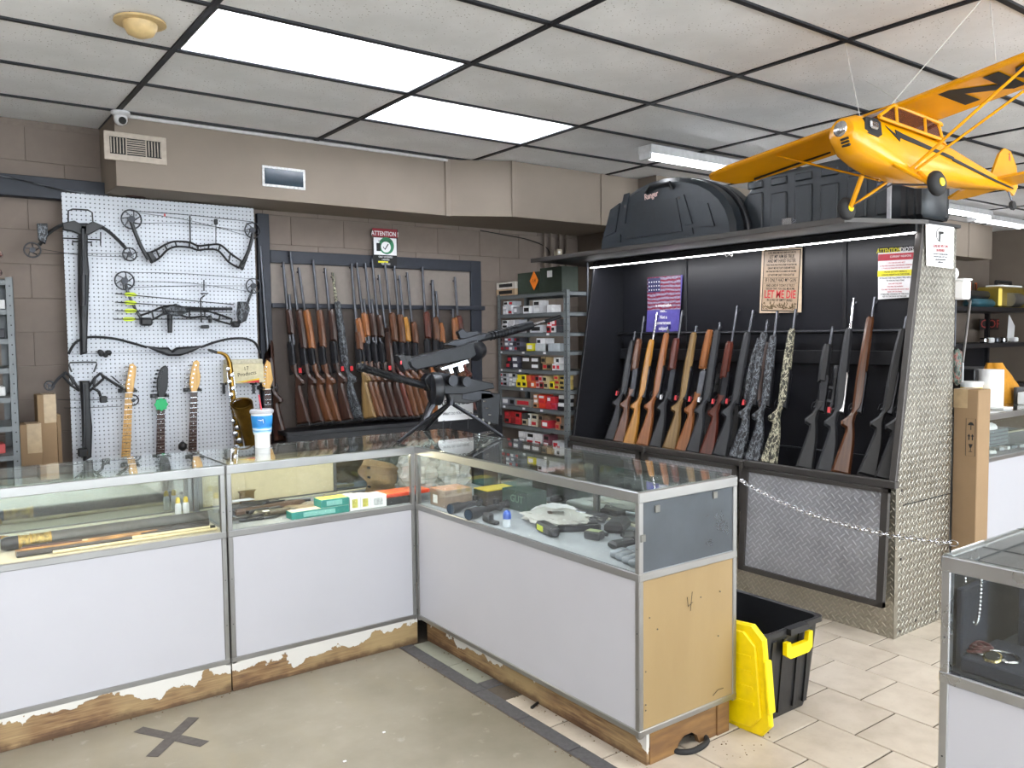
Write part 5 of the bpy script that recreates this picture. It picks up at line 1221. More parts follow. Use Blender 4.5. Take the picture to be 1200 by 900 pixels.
hm.build('jacket_holes', M['ink'], jk, True)['kind'] = 'stuff'
MB().tube([A-d*.012, A+d*.0], [.015, .018], 12).build('muzzle', M['gun'], tg, True, smooth=50)
MB().prism(gp([(495, 444), (500, 438), (512, 436), (545, 442), (575, 449), (577, 455), (560, 458), (540, 462), (520, 462), (500, 458)]), .06, None, .006, GY).build('receiver', gm1, tg, True, smooth=30)
c = G(507, 456); R_ = .088
MB().lathe([(.001, -.03), (.076, -.03), (R_, -.022), (R_, .022), (.076, .03), (.001, .03)], 22, Matrix.Translation(c+Vector((0, -.03, 0)))@Matrix.Rotation(-.25, 4, 'Z')@Matrix.Rotation(PI/2, 4, 'Y')).build('drum', M['gunm'], tg, True, smooth=40)
MB().lathe([(.001, -.012), (.028, -.012), (.03, 0), (.028, .012), (.001, .012)], 16, Matrix.Translation(G(546, 447, 3.80))@Matrix.Rotation(PI/2, 4, 'X')).build('charging_wheel', M['gun'], tg, True, smooth=50)
MB().lathe([(.001, -.012), (.03, -.012), (.032, 0), (.03, .012), (.001, .012)], 16, Matrix.Translation(G(530, 446, 3.80))@Matrix.Rotation(PI/2, 4, 'X')).build('charging_wheel', M['gun'], tg, True, smooth=50)
MB().prism(gp([(540, 455), (572, 458), (578, 466), (552, 470), (538, 468)]), .05, None, .005, GY).build('feed_tray', M['gun'], tg, True)
MB().prism(gp([(522, 460), (560, 462), (560, 470), (545, 473), (526, 471)]), .045, None, .006, GY).build('mechanism', M['poly'], tg, True)
MB().prism(gp([(560, 459), (584, 461), (582, 498), (562, 494)]), .05, None, .006, GY).build('rear_grip_block', M['gunm'], tg, True)
for k in range(3): MB().tube([G(566+k*3, 470+8*k, GY-.03), G(569+k*3, 470+8*k, GY-.03)], .004, 6).build('bolt', M['chrome'], tg, True)
ctr = Vector((G(528, 470).x, GY, G(528, 470).z))
MB().tube([ctr+Vector((0, 0, .03)), ctr+Vector((0, 0, -.022))], [.022, .026], 12).build('tripod_head', M['gun'], tg, True, smooth=50)
f1 = at(467, 518, 'z', TOPZ+.008); f2 = at(595, 511, 'z', TOPZ+.008); f2 = Vector((min(f2.x, 2.53), f2.y, f2.z)); f3 = at(500, 504, 'z', TOPZ+.008); f3 = Vector((f3.x, 4.08, f3.z))
for f in (f1, f2, f3):
    l = MB().tube([ctr+Vector((0, 0, -.01)), ctr.lerp(f, .5), f], [.011, .011, .009], 8).build('tripod_leg', M['gun'], tg, True, smooth=60)
    MB().tube([f, f+Vector((0, 0, -.004))], [.012, .015], 10).build('foot', M['rubber'], l, True)
# perforated elevation arm
a_, b_ = G(538, 478, 3.80), G(578, 499, 3.80); arm = MB().tube([a_, b_], .012, 8, flat=.4).build('perforated_arm', M['gun'], tg, True)
for k in range(5):
    c = a_.lerp(b_, .12+.18*k); MB().tube([c+Vector((0, -.006, 0)), c+Vector((0, -.0125, 0))], .008, 8).build('arm_hole', M['alud'], arm, True)
MB().tube([G(505, 470), G(494, 497, 3.84)], [.012, .013], 8).build('brace', M['gun'], tg, True, smooth=50)
MB().tube([G(517, 462, 3.82), G(512, 468, 3.82), G(500, 489, 3.80), G(497, 493, 3.80)], [.008, .012, .012, .009], 8).build('handle', M['gun2'], tg, True, smooth=50)
# upper carbine with drum magazine
cg_ = thing('drum_carbine', 'dark box-receiver carbine with drum magazine and silver brace, tilted above the tripod gun', 'gun', G(535, 425, 3.95))
cy = 3.93
def C2(pts): return gp(pts, cy)
MB().prism(C2([(476, 424), (480, 419), (540, 404), (556, 398), (560, 412), (548, 421), (484, 434), (478, 430)]), .075, None, .008, cy).build('receiver', M['gunm'], cg_, True, smooth=30)
MB().prism(C2([(463, 417), (471, 414), (478, 432), (471, 435)]), .06, None, .006, cy).build('butt_plate', M['gunm'], cg_, True); MB().prism(C2([(470, 416), (480, 417), (482, 433), (474, 434)]), .05, None, .004, cy).build('butt_block', M['poly'], cg_, True)
MB().prism(C2([(520, 404), (530, 399), (545, 396), (560, 392), (568, 390), (566, 398), (550, 402), (536, 406)]), .04, None, .004, cy).build('top_rail', M['gun'], cg_, True)
MB().prism(C2([(535, 389), (541, 385), (545, 389), (558, 388), (561, 391), (548, 396), (538, 397)]), .03, None, .003, cy).build('rear_sight', M['gun'], cg_, True)
A, B = G(562, 397, cy), G(623, 381, cy)
MB().tube([A, A.lerp(B, .85), B], [.021, .026, .027], 14).build('heat_shield', M['gunm'], cg_, True, smooth=50)
for k in range(9):
    c = A.lerp(B, .2+.06*k); dd = (B-A).normalized(); MB().tube([c-dd*.003, c+dd*.003], .0275, 14).build('shield_ring', M['gun'], cg_, True, smooth=30)
E1, E2 = G(638, 377, cy), G(656, 371, cy)
MB().tube([B, E1], .011, 10).build('barrel', M['chrome'], cg_, True, smooth=60)
fh = MB().tube([E1, E2], [.014, .013], 10).build('muzzle_brake', M['gun'], cg_, True, smooth=60)
for k in range(5):
    c = E1.lerp(E2, .15+.17*k); MB().box(c+Vector((0, -.0125, 0)), (.006, .003, .012)).build('brake_slot', M['ink'], fh, True)
c = G(558, 411, cy-.01); MB().lathe([(.001, -.035), (.045, -.035), (.055, -.028), (.055, .028), (.045, .035), (.001, .035)], 24, Matrix.Translation(c)@Matrix.Rotation(.5, 4, 'Z')@Matrix.Rotation(-.25, 4, 'Y')@Matrix.Rotation(PI/2, 4, 'Y')).build('drum_magazine', M['gunm'], cg_, True, smooth=40)
MB().prism(C2([(513, 431), (545, 421), (548, 425), (540, 428), (542, 434), (536, 437), (534, 429), (528, 431), (530, 437), (525, 438), (523, 432), (516, 434)]), .045, None, .003, cy).build('silver_brace', M['chrome'], cg_, True)['label'] = 'bright silver brace under the receiver'
MB().tube([G(534, 430, cy), G(535, 450, 3.88)], .008, 8).build('rest_post', M['gun'], cg_, True)
MB().box(G(470, 425, cy-.035), (.008, .002, .02)).build('price_tag', M['redtag'], cg_, True)
# easel with LETS TRADE card
P = [at(a, b, 'y', 4.02) for a, b in ((513, 466), (554, 466), (554, 495), (513, 494))]
t = thing('card_sign', 'white LETS TRADE card on a small wire easel on the counter corner', 'sign', ((P[2].x+P[3].x)/2, 4.02, TOPZ+.003))
cz0 = P[3].z; MB().bb((P[0].x, 4.018, cz0), (P[1].x, 4.021, cz0+.15)).build('card', M['paper'], t, True)
F = face_M(Vector(((P[0].x+P[1].x)/2, 4.0172, cz0+.075)), (1, 0, 0), (0, 0, 1)); wcd = P[1].x-P[0].x
txt(t, F, 'LETS TRADE!', 0, .028, .042, M['ink'], .8, .0008); txt(t, F, 'WHAT DO YOU HAVE?', 0, -.035, .022, M['ink'], .8)
for x in (P[0].x+.03, P[1].x-.04):
    MB().tube([Vector((x, 4.0, cz0+.005)), Vector((x, 4.015, cz0)), Vector((x-.01, 4.0, TOPZ+.003))], .0022, 5).build('easel_leg', M['gun2'], t, True)
MB().tube([Vector(((P[0].x+P[1].x)/2, 4.025, cz0+.1)), Vector(((P[0].x+P[1].x)/2, 4.09, TOPZ+.003))], .0022, 5).build('easel_leg', M['gun2'], t, True)
# flat silver tool on the counter top, right of the tripod
c = at(582, 507, 'z', TOPZ+.008); tag(MB().box((0, 0, 0), (.13, .035, .012), Matrix.Translation((c.x-.07, c.y+.02, TOPZ+.009))@Matrix.Rotation(.3, 4, 'Z'), bev=.003).build('multi_tool', M['chrome'], None), 'small flat silver tool on the counter beside the right tripod foot', 'tool')
# drinks cup
c = Vector((1.405, 4.02, TOPZ+.002)); hcup = .2
t = thing('drinks_cup', 'white foam drinks cup with blue bird print and red straw', 'cup', c)
foam = mat('white_foam', '#e9e9ea', .6, var=.01)
Rr = .055
MB().lathe([(.036, 0), (.037, .06), (.042, .066), (.052, .17), (.053, .172)], 32, None).build('cup_body', foam, t, smooth=40)
MB().lathe([(.055, .170), (.058, .173), (.058, .184), (.054, .188), (.052, .190), (.001, .186)], 32).build('lid', M['white'], t, smooth=40)
bp = NT('cup_print'); sxn = bp.n('ShaderNodeSeparateXYZ'); bp.L.new(bp.coord(), sxn.inputs[0]); wv = bp.noise(bp.coord((9, 9, 30)), 1.2, 2)
f = bp.math('ADD', sxn.outputs[2], bp.math('MULTIPLY', wv, .03)); cbl = bp.ramp(f, [(.0, rgb('#e8eef2')), (.090, rgb('#bfe0f0')), (.100, rgb('#1d86c4')), (.108, rgb('#e8eef2')), (.116, rgb('#3aa2dc')), (.120, rgb('#1e78c0')), (.17, rgb('#2f8fd2'))])
bp.set(cbl, .5)
MB().lathe([(.0445, .075), (.0525, .155), (.0530, .160)], 32, None, cap=False).build('print_band', bp.m, t, smooth=60)
tdir = (CAM-c); tdir.z = 0; tdir.normalize(); Fm = face_M(c+tdir*.0525+Vector((0, 0, .135)), Vector((-tdir.y, tdir.x, 0))*-1 if False else Vector((0, 0, 1)).cross(tdir), (0, 0, 1))
b = MB(); b.rings([[Fm@Vector((.022*math.cos(k*PI/12)-.004, .022*math.sin(k*PI/12), o)) for k in range(24)] for o in (-.004, .001)]); b.build('logo_disc', mat('logo_blue', '#1273b8', .5), t, True)
b = MB(); b.tube([Fm@Vector(p) for p in ((-.018, .006, .002), (-.004, .003, .003), (.004, .008, .003), (.008, -.012, .003))], [.0008, .0022, .0028, .0006], 6).build('logo_bird', M['paper'], t, True)
MB().tube([(.0, 0, .18), (-.012, 0, .262)], .0035, 8).build('straw', mat('straw_red', '#e04a5a', .4), t, smooth=60)
# ------------------------------------------------------------------ aeroplane
YW = Matrix.Translation((3.2118, 1.8367, 2.4384)) @ Euler((math.radians(6.67), math.radians(-3.12), math.radians(176.77))).to_matrix().to_4x4()
pl = thing('model_aeroplane', 'yellow high-wing model aeroplane hanging from the ceiling on strings', 'model aeroplane', YW.translation, YW.to_3x3())
s_ = .2; cubm = M['cub']
def V(*p): return Vector(p)*s_
def sect(x, w, zt, zb, n=16, e=.6):
    o = []
    for k in range(n):
        a = 2*PI*k/n; ca, sa = math.cos(a), math.sin(a)
        o.append(V(x, w*math.copysign(abs(ca)**e, ca), (zt+zb)/2+(zt-zb)/2*math.copysign(abs(sa)**e, sa)))
    return o
MB().rings([sect(x, w, zt, zb, e=e) for x, w, zt, zb, e in ((1.32, .16, -.50, -.78, 1), (1.28, .27, -.38, -.95, 1), (1.05, .36, -.30, -1.12, .8), (.60, .40, -.30, -1.22, .6), (.2, .40, -.34, -1.27, .45), (-.5, .40, -.36, -1.30, .4), (-1.6, .39, -.40, -1.28, .4), (-2.2, .34, -.42, -1.20, .45), (-4.2, .14, -.62, -.98, .5), (-5.3, .04, -.70, -.85, .6))]).build('fuselage', cubm, pl, smooth=45)
# cabin: frames and windows
cabg = glass('brown_cabin_glazing', (.55, .30, .20, 1), 1.2, .25, rgb('#7a4630'))
MB().rings([[V(.62, y, -.32) for y in (-.36, .36)]+[V(.62, .36, -.34), V(.62, -.36, -.34)], [V(.05, y, .02) for y in (-.36, .36)]+[V(.05, .36, -.02), V(.05, -.36, -.02)]]).build('windscreen', cabg, pl)
for sgn in (1, -1):
    y = .385*sgn
    for k, pts in enumerate(([(.55, -.34), (.1, -.02), (.05, -.36)], [(-.02, -.03), (-.95, -.05), (-.95, -.38), (-.02, -.37)], [(-1.03, -.06), (-1.45, -.12), (-1.55, -.30), (-1.5, -.40), (-1.03, -.38)])):
        b = MB(); b.rings([[V(x, y, z) for x, z in pts], [V(x, y-.02*sgn, z) for x, z in pts]]); b.build('side_window', cabg, pl)
    b = MB()
    for (p, q) in (((.62, -.34), (.08, 0)), ((.02, .0), (.02, -.38)), ((-.99, -.03), (-.99, -.40)), ((.1, -.01), (-1.6, -.06)), ((-1.5, -.10), (-1.62, -.40)), ((.62, -.36), (-1.6, -.41))):
        b.tube([V(p[0], y, p[1]), V(q[0], y, q[1])], .035*s_, 6)
    b.build('window_frame', cubm, pl)
MB().rings([[V(.1, y, z) for y, z in ((-.38, -.04), (.38, -.04), (.38, .02), (-.38, .02))], [V(-1.7, y, z) for y, z in ((-.38, -.10), (.38, -.10), (.38, -.04), (-.38, -.04))]]).build('cabin_roof', cubm, pl)
MB().rings([[V(-1.5, y, z) for y, z in ((-.38, -.42), (.38, -.42), (.34, -.06), (-.34, -.06))], [V(-2.6, y, z) for y, z in ((-.2, -.48), (.2, -.48), (.05, -.44), (-.05, -.44))]]).build('turtle_deck', cubm, pl, smooth=30)
# wing halves
def af(x0, c, z, y):
    P_ = [(0, 0), (.03, .045), (.15, .09), (.35, .095), (.65, .06), (1, .005), (.65, -.006), (.3, -.012), (.1, -.015), (.02, -.02)]
    return [V(x0-u*c, y, z+v*c) for u, v in P_]
for sgn, hs in ((1, 5.15), (-1, 4.92)):
    R = [af(0, 1.55, 0, .0), af(0, 1.55, .0, sgn*.5), af(0, 1.55, .06, sgn*(hs-.9)), af(-.03, 1.50, .068, sgn*(hs-.5)), af(-.12, 1.3, .072, sgn*(hs-.2)), af(-.32, .95, .074, sgn*(hs-.05)), af(-.55, .5, .075, sgn*hs)]
    w_ = MB().rings(R).build('wing', cubm, pl, smooth=50)
    MB().bb(V(-1.22, sgn*2.0, -.012), V(-1.24, sgn*(hs-.7), .035)).build('aileron_gap', M['ink'], w_)
    for (xa, xb) in ((-.35, -.30), (-.95, -1.05)):
        MB().tube([V(-.38 if xa == -.35 else -.55, sgn*.40, -1.22), V(xb, sgn*2.75, .0)], .045*s_, 8, flat=.5).build('wing_strut', cubm, pl, smooth=60)
    # gear
    hub = V(-.2, sgn*.88, -1.72)
    for xx in (.15, -.75): MB().tube([V(xx, sgn*.34, -1.22), hub], .055*s_, 6, flat=.6).build('gear_leg', cubm, pl)
    MB().tube([V(-.3, 0, -1.45), hub], .02*s_, 5).build('axle_strut', M['gun2'], pl)
    R_ = MB(); Mw = Matrix.Translation(hub+V(0, sgn*.1, 0))@Matrix.Rotation(PI/2, 4, 'X')
    wl = R_.lathe([(.06*s_, -.10*s_), (.17*s_, -.10*s_), (.23*s_, -.06*s_), (.25*s_, 0), (.23*s_, .06*s_), (.17*s_, .10*s_), (.06*s_, .10*s_)], 22, Mw).build('tyre', M['rubber'], pl, smooth=50)
    MB().lathe([(.001, -.12*s_), (.08*s_, -.12*s_), (.09*s_, .12*s_), (.001, .12*s_)], 14, Mw).build('wheel_hub', M['yellow'], wl, smooth=40)
# tail
for sgn in (1, -1):
    MB().rings([[V(x, sgn*y, -.72+o) for x, y in ((-4.35, .05), (-4.6, .9), (-4.95, 1.35), (-5.25, 1.3), (-5.35, .9), (-5.25, .05))] for o in (-.03, .03)]).build('tailplane', cubm, pl)
fin = MB().rings([[V(x, o, z) for x, z in ((-4.3, -.66), (-4.75, -.05), (-5.0, .12), (-5.30, .08), (-5.52, -.25), (-5.50, -.75), (-5.30, -.98))] for o in (-.03, .03)]).build('fin', cubm, pl)
bdg = mat('badge_red', '#b03a2c', .5)
for sgn in (1, -1): MB().box(V(-5.2, .036*sgn, -.10), (.014, .0015, .022), bev=.0005).box(V(-5.2, .036*sgn, .0), (.010, .0015, .010)).build('tail_badge', bdg, pl)
MB().tube([V(-5.1, 0, -.9), V(-5.25, 0, -1.15)], .02*s_, 5).build('tail_wheel_strut', M['gun2'], pl); MB().lathe([(.02, -.008), (.024, 0), (.02, .008)], 14, Matrix.Translation(V(-5.25, 0, -1.22))@Matrix.Rotation(PI/2, 4, 'X')).build('tail_wheel', M['rubber'], pl, smooth=50)
# cowl details: cylinder openings, nose ring
for sgn in (1, -1):
    MB().rings([[V(x, sgn*(.30+.10*(1-max(0, x-.6)/.7)+o), z) for x, z in ((1.02, -.42), (.72, -.42), (.62, -.48), (.60, -.72), (.70, -.78), (1.0, -.74), (1.06, -.66))] for o in (-.06, .02)]).build('engine_opening', M['ink'], pl)
    MB().box(V(.82, sgn*.40, -.56), (.25*s_, .06*s_, .16*s_), bev=.006).build('cylinder_head', M['chrome'], pl)
    b = MB(); b.rings([[V(x, sgn*(.385+o), z) for x, z in ((.45, -.58), (.05, -.66), (.12, -.50), (-.2, -.60), (-.05, -.72), (-.30, -.74), (-.10, -.62), (.02, -.78))][:0] or [V(x, sgn*(.402+o), z) for x, z in ((.45, -.50), (.08, -.62), (.12, -.52), (-.15, -.56), (-2.0, -.72), (-2.0, -.78), (-.05, -.66), (-.02, -.74))] for o in (-.01, .004)]); b.build('lightning_stripe', M['ink'], pl)
    b = MB(); b.rings([[V(x, sgn*w2, z) for x, w2, z in ((-2.0, .365, -.72), (-4.2, .15, -.80), (-5.2, .055, -.82), (-5.2, .055, -.85), (-4.2, .15, -.85), (-2.0, .365, -.79))], [V(x, sgn*(w2+.012), z) for x, w2, z in ((-2.0, .365, -.72), (-4.2, .15, -.80), (-5.2, .055, -.82), (-5.2, .055, -.85), (-4.2, .15, -.85), (-2.0, .365, -.79))]]); b.build('side_stripe', M['ink'], pl)
MB().lathe([(.001, 1.36*s_), (.10*s_, 1.35*s_), (.15*s_, 1.32*s_), (.17*s_, 1.28*s_)], 20, Matrix.Translation(V(0, 0, -.60))@Matrix.Rotation(PI/2, 4, 'Y')).build('nose_ring', M['chrome'], pl, smooth=50)
for k in range(3): MB().box(V(1.31-.02*k, .08, -.82-.06*k), (.05*s_, .16*s_, .035*s_)).build('nose_slot', M['ink'], pl)
# registration letters under the port wing
text('NC2', 1.3*s_, M['ink'], pl, YW@Matrix.Translation(V(-.75, 2.62, -.012))@face_M((0, 0, 0), (0, 1, 0), (1, 0, 0)), sx=1.2, bold=.012, name='registration_letters')
# strings
def W3(p): return YW@p
st_ = mat('string', '#d8d8d4', .7)
for a, (px, py) in ((V(.1, .35, .02), (1150, 0)), (V(.1, -.35, .02), (990, 50)), (V(-.4, .4, .05), (1015, 95)), (V(0, 2.3, .1), (1160, 0))):
    p = W3(a); q_ = at(px, py, 'z', CEIL) if py > 20 else None
    if q_ is None: 
        d_ = (at(px, py, 'z', CEIL)-p); q_ = p+d_*1.0
    b = MB().tube([p, q_], .0016, 5).build('hanging_string', st_, pl, True)
# ------------------------------------------------------------------ chain across the aisle
A = Vector((2.552, 1.995, .985)); B = at(1121, 637, 'z', 1.006); ch = thing('barrier_chain', 'thin silver link chain slung between the two display cases', 'chain', A)
n = 46; L = (B-A); sag = .045
def cp(t): return A+L*t+Vector((0, 0, -sag*4*t*(1-t)))
lk = None
for k in range(n):
    p0, p1 = cp(k/n), cp((k+1)/n); d = (p1-p0).normalized(); c = (p0+p1)/2; h = (p1-p0).length*.72
    if lk is None:
        pts = [Vector((h*math.cos(a)*1.0, h*.42*math.sin(a), 0)) for a in [i*PI/6 for i in range(12)]]
        lk = MB().tube(pts, .0016, 5, closed=True).mesh('link', M['chrome'], 60)
    y = d.cross(Vector((0, 0, 1))).normalized(); z = d.cross(y)
    if k % 2: y, z = z, -y
    Rm = Matrix(((d.x, y.x, z.x), (d.y, y.y, z.y), (d.z, y.z, z.z)))
    inst(lk, 'link', ch, c-A, Rm.to_euler())
MB().tube([A+Vector((-.004, 0, 0)), A+Vector((.012, 0, 0))], .005, 8).build('hook', M['chrome'], ch, True)
# ------------------------------------------------------------------ storage bin and lid
tb = thing('storage_bin', 'black plastic storage bin with yellow handle behind the case end', 'bin', (2.80, 2.22, 0))
bp_ = mat('bin_black', '#1b1c1f', .38, var=.08)
def loop(hx, hy, z, r=.03, n=4, cx=0):
    o = []
    for sx_, sy, a0 in ((1, 1, 0), (-1, 1, PI/2), (-1, -1, PI), (1, -1, 3*PI/2)):
        for k in range(n+1):
            a = a0+k*PI/2/n; o.append(Vector((cx+sx_*(hx-r)+r*math.cos(a), sy*(hy-r)+r*math.sin(a), z)))
    return o
b = MB(); b.rings([loop(.155, .25, 0), loop(.165, .265, .06), loop(.185, .29, .36), loop(.2, .305, .362), loop(.2, .305, .382), loop(.193, .30, .385), loop(.180, .285, .380), loop(.160, .26, .07), loop(.15, .245, .012)]); b.build('bin_body', bp_, tb, smooth=35)
for x in (-.12, -.05, .05, .12): MB().rings([[Vector((x+a, -.268-.0*z, z)) for a in (-.012, .012)]+[Vector((x+a, -.25, z)) for a in (.012, -.012)] for z in (.03,)]+[[Vector((x-.012, -.294, .34)), Vector((x+.012, -.294, .34)), Vector((x+.012, -.27, .34)), Vector((x-.012, -.27, .34))]]).build('wall_rib', bp_, tb)
MB().rings([[Vector((x, y, z)) for x, z in ((-.085, .335), (-.085, .285), (-.06, .268), (.06, .268), (.085, .285), (.085, .35), (.06, .35), (.055, .315), (-.055, .315), (-.06, .335))] for y in (-.305, -.325)]).build('handle', M['yellow'], tb)['label'] = 'yellow clip handle'
MB().rings([[Vector((x, y, z)) for x, z in ((-.06, .36), (.06, .36), (.06, .385), (-.06, .385))] for y in (-.29, -.325)]).build('handle_hinge', bp_, tb)
ld = thing('bin_lid', 'bright yellow bin lid standing on edge between case and bin', 'lid', (2.585, 1.86, .003), (-.10, 0, 0))
def lidpoly(hy0, hy1, h, c): return [(hy0+c, 0), (hy1-c, 0), (hy1, c), (hy1, h-c), (hy1-c, h), (hy0+c, h), (hy0, h-c), (hy0, c)]
Ml = Matrix(((0, 1, 0, 0), (1, 0, 0, 0), (0, 0, 1, 0), (0, 0, 0, 1)))
MB().prism(lidpoly(0, .56, .43, .05), .028, Ml, .008).build('lid_plate', M['yellow'], ld, smooth=30)
MB().prism(lidpoly(.035, .52, .37, .05), .012, Ml @ Matrix.Translation((0, -.018, .03)), .004).build('raised_panel', M['yellow'], ld, smooth=30)
for z in (.12, .18, .24, .30): MB().bb((-.028, .06, z), (-.023, .5, z+.012)).build('lid_rib', M['yellow'], ld)
MB().bb((-.02, -.006, .10), (.02, .01, .30), .004).build('edge_clip', M['yellow'], ld)
tag(MB().tube(curve([at(0, 206, 'y', 5.47), at(30, 212, 'y', 5.47), at(70, 222, 'y', 5.47), at(100, 226, 'y', 5.47)]), .005, 6).build('cable', M['gun2'], None, smooth=60), 'grey cable running along the navy beam at upper left', 'cable')
# ------------------------------------------------------------------ floor marks and litter
xt = thing('tape_cross', 'grey tape X stuck on the concrete floor', 'floor tape', (.765, 3.30, 0))
tpm = mat('grey_tape', '#4c4744', .7, var=.25, scale=40)
for (a, b, z) in (((.671, 3.449), (.848, 3.165), .0006), ((.663, 3.187), (.876, 3.419), .0012)):
    a, b = Vector((*a, z)), Vector((*b, z)); d = (b-a).normalized(); s = Vector((-d.y, d.x, 0))*.024
    bb_ = MB(); bb_.rings([[a-s, b-s, b+s, a+s], [p+Vector((0, 0, .0006)) for p in (a-s, b-s, b+s, a+s)]]); bb_.build('tape_strip', tpm, xt, True)
c = at(800, 868, 'z', 0); pts = curve([at(786, 868, 'z', .012), at(792, 880, 'z', .01), at(812, 880, 'z', .01), at(828, 870, 'z', .01), at(824, 862, 'z', .012), at(808, 858, 'z', .012), at(798, 862, 'z', .012)])
tag(MB().tube(pts, .011, 8).build('rubber_hose', M['rubber'], None, smooth=60), 'curved black rubber hose sticking out of the base hand hole', 'hose')
c = at(628, 826, 'z', .006); tag(MB().tube([c+Vector((-.03, -.01, 0)), c+Vector((.04, .02, 0))], [.007, .005], 8).build('pen', M['ink'], None, smooth=60), 'short black pen on the floor by the base board', 'pen')
lit = MB(); r_ = random.Random(8)
for k in range(240):
    if k < 150: y = r_.uniform(1.2, 3.4); x = r_.choice([1.90, 2.05])+r_.gauss(0, .012)
    elif k < 190: x = r_.uniform(.3, 2.0); y = 3.56+r_.gauss(0, .01)
    else: x, y = r_.uniform(2.3, 2.7), r_.uniform(1.85, 2.1)
    s = r_.uniform(.001, .0035); lit.box((x, y, s/2), (s*1.6, s*1.3, s), Matrix.Translation((x, y, 0))@Matrix.Rotation(r_.random()*3, 4, 'Z')@Matrix.Translation((-x, -y, 0)))
o = lit.build('floor_grit', mat('grit', '#6e5c46', .9, var=.4, scale=90), None); o['kind'] = 'stuff'; tag(o, 'loose grit and paint chips along the case bases', 'debris')
for (px, py, l) in ((450, 858, 'small white paper scrap on the concrete in the middle'), (51, 845, 'tiny white chip on the left base board edge'), (404, 892, 'pale paper scrap near the lower edge of the concrete')):
    c = at(px, py, 'z', .001); tag(MB().box((c.x, c.y, .001), (.012, .008, .002)).build('paper_scrap', M['paper'], None), l, 'scrap')
# ------------------------------------------------------------------ tall cardboard box and far corner of the shop
t = thing('tall_cardboard_box', 'tall narrow cardboard carton standing behind the gun cage', 'box', (4.62, 2.12, 0))
x0 = 4.515; y1 = at(1117, 458, 'x', x0).y
bxx = thing  # (kept simple: one carton)
pA = at(1118, 460, 'x', 4.55); pB = at(1147, 458, 'x', 4.55)
hgt = 1.235
MB().bb((4.55, pB.y-.0, 0), (4.69, pA.y, hgt), .004).build('carton', M['card'], t, True)
MB().bb((4.549, pB.y+.055, hgt-.10), (4.691, pA.y+.001, hgt+.001)).build('tape', M['tape'], t, True)
F = face_M(Vector((4.5485, pB.y+.035, .98)), (0, -1, 0), (0, 0, 1))
def FL(*p): return F@Vector(p)
MB().tube([FL(0, .04, 0), FL(0, .065, 0)], .002, 4).rings([[FL(x, z, o) for x, z in ((-.016, .065), (-.010, .078), (0, .082), (.010, .078), (.016, .065))] for o in (0, .0006)]).build('handling_mark', M['ink'], t, True)
for x in (-.009, .009): MB().rings([[FL(x+a_, z, o) for a_, z in ((-.003, -.015), (.003, -.015), (.003, .005), (.008, .005), (0, .018), (-.008, .005), (-.003, .005))] for o in (0, .0006)]).build('handling_mark', M['ink'], t, True)
MB().tube([FL(0, -.075, 0), FL(0, -.055, 0)], .0015, 4).rings([[FL(x, z, o) for x, z in ((-.004, -.056), (.004, -.056), (.011, -.036), (-.011, -.036))] for o in (0, .0006)]).rings([[FL(x, z, o) for x, z in ((-.009, -.078), (.009, -.078), (.009, -.075), (-.009, -.075))] for o in (0, .0006)]).build('handling_mark', M['ink'], t, True)
MB().tube([Vector((4.548, pB.y+.012, .88)), Vector((4.548, pB.y+.012, 1.08)), Vector((4.548, pB.y+.06, 1.08)), Vector((4.548, pB.y+.06, .88))], .0012, 4, closed=True).build('mark_frame', M['ink'], t, True)
p = at(1125, 340, 'x', 4.53); t = thing('white_bucket', 'white plastic tub hung on the cage rear edge', 'tub', p)
MB().bb((-.03, -.035, -.05), (.05, .06, .05), .008).bb((-.035, -.04, .05), (.055, .065, .06), .003).build('tub', foam, t); MB().ball((0, .04, .09), .03, sc=(1, 1, 1.2)).build('knob', foam, t, smooth=60)
MB().tube([Vector((0, .02, -.05)), Vector((0, .02, -.30))], .004, 6).build('hook', M['gun2'], t)
# on the far case
def ftop(px, d=.25): return at(px, 450, 'y', 2.44+d).x
fz = TOPZ+.003
c = Vector((at(1161, 470, 'y', 2.6).x, 2.6, fz)); t = thing('paper_roll', 'white paper towel roll standing on the far display case', 'paper roll', c)
hr = at(1161, 433, 'y', 2.6).z-fz; r0 = 13/960*(c-CAM).dot(_f)
MB().lathe([(.02, .0), (r0, 0), (r0, hr), (.02, hr)], 28).build('roll', foam, t, smooth=40)
c = Vector((at(1138, 470, 'y', 2.66).x, 2.66, fz)); t = thing('yellow_tub', 'white tub with yellow label beside the paper roll', 'tub', c); h_ = at(1138, 447, 'y', 2.66).z-fz
MB().lathe([(.06, 0), (.068, h_*.9), (.074, h_*.9), (.074, h_), (.001, h_)], 24).build('tub', foam, t, smooth=40); MB().lathe([(.0625, h_*.25), (.0675, h_*.8)], 24, None, cap=False).build('label', mat('tub_yellow', '#e0b81e', .5), t, smooth=60)
a = at(1175, 440, 'y', 2.75); t = thing('yellow_bag', 'mustard yellow cloth bag slumped on the far display case', 'bag', (a.x+.1, 2.8, fz))
def bagf(u, v): 
    a_ = 2*PI*u; r = (1-.55*v**2)*(1+.08*math.sin(5*a_)+.06*math.sin(9*a_+v*6)); return (.22*r*math.cos(a_)-(.10*v), .12*r*math.sin(a_), .30*v*(1-.35*(math.cos(a_) > 0)*abs(math.cos(a_))))
MB().grid(bagf, 28, 10).build('cloth', mat('mustard', '#b87d12', .8), t, smooth=60)
MB().bb((-.12, -.16, .0), (.0, -.135, .12), .004).build('side_pocket', mat('grey_mesh', '#4a4a4c', .8), t)
a = at(1190, 470, 'y', 2.62); tag(MB().box((a.x+.1, 2.56, fz+.045), (.2, .10, .09), bev=.006).build('white_box', foam, None), 'white box at the right edge on the far display case', 'box')
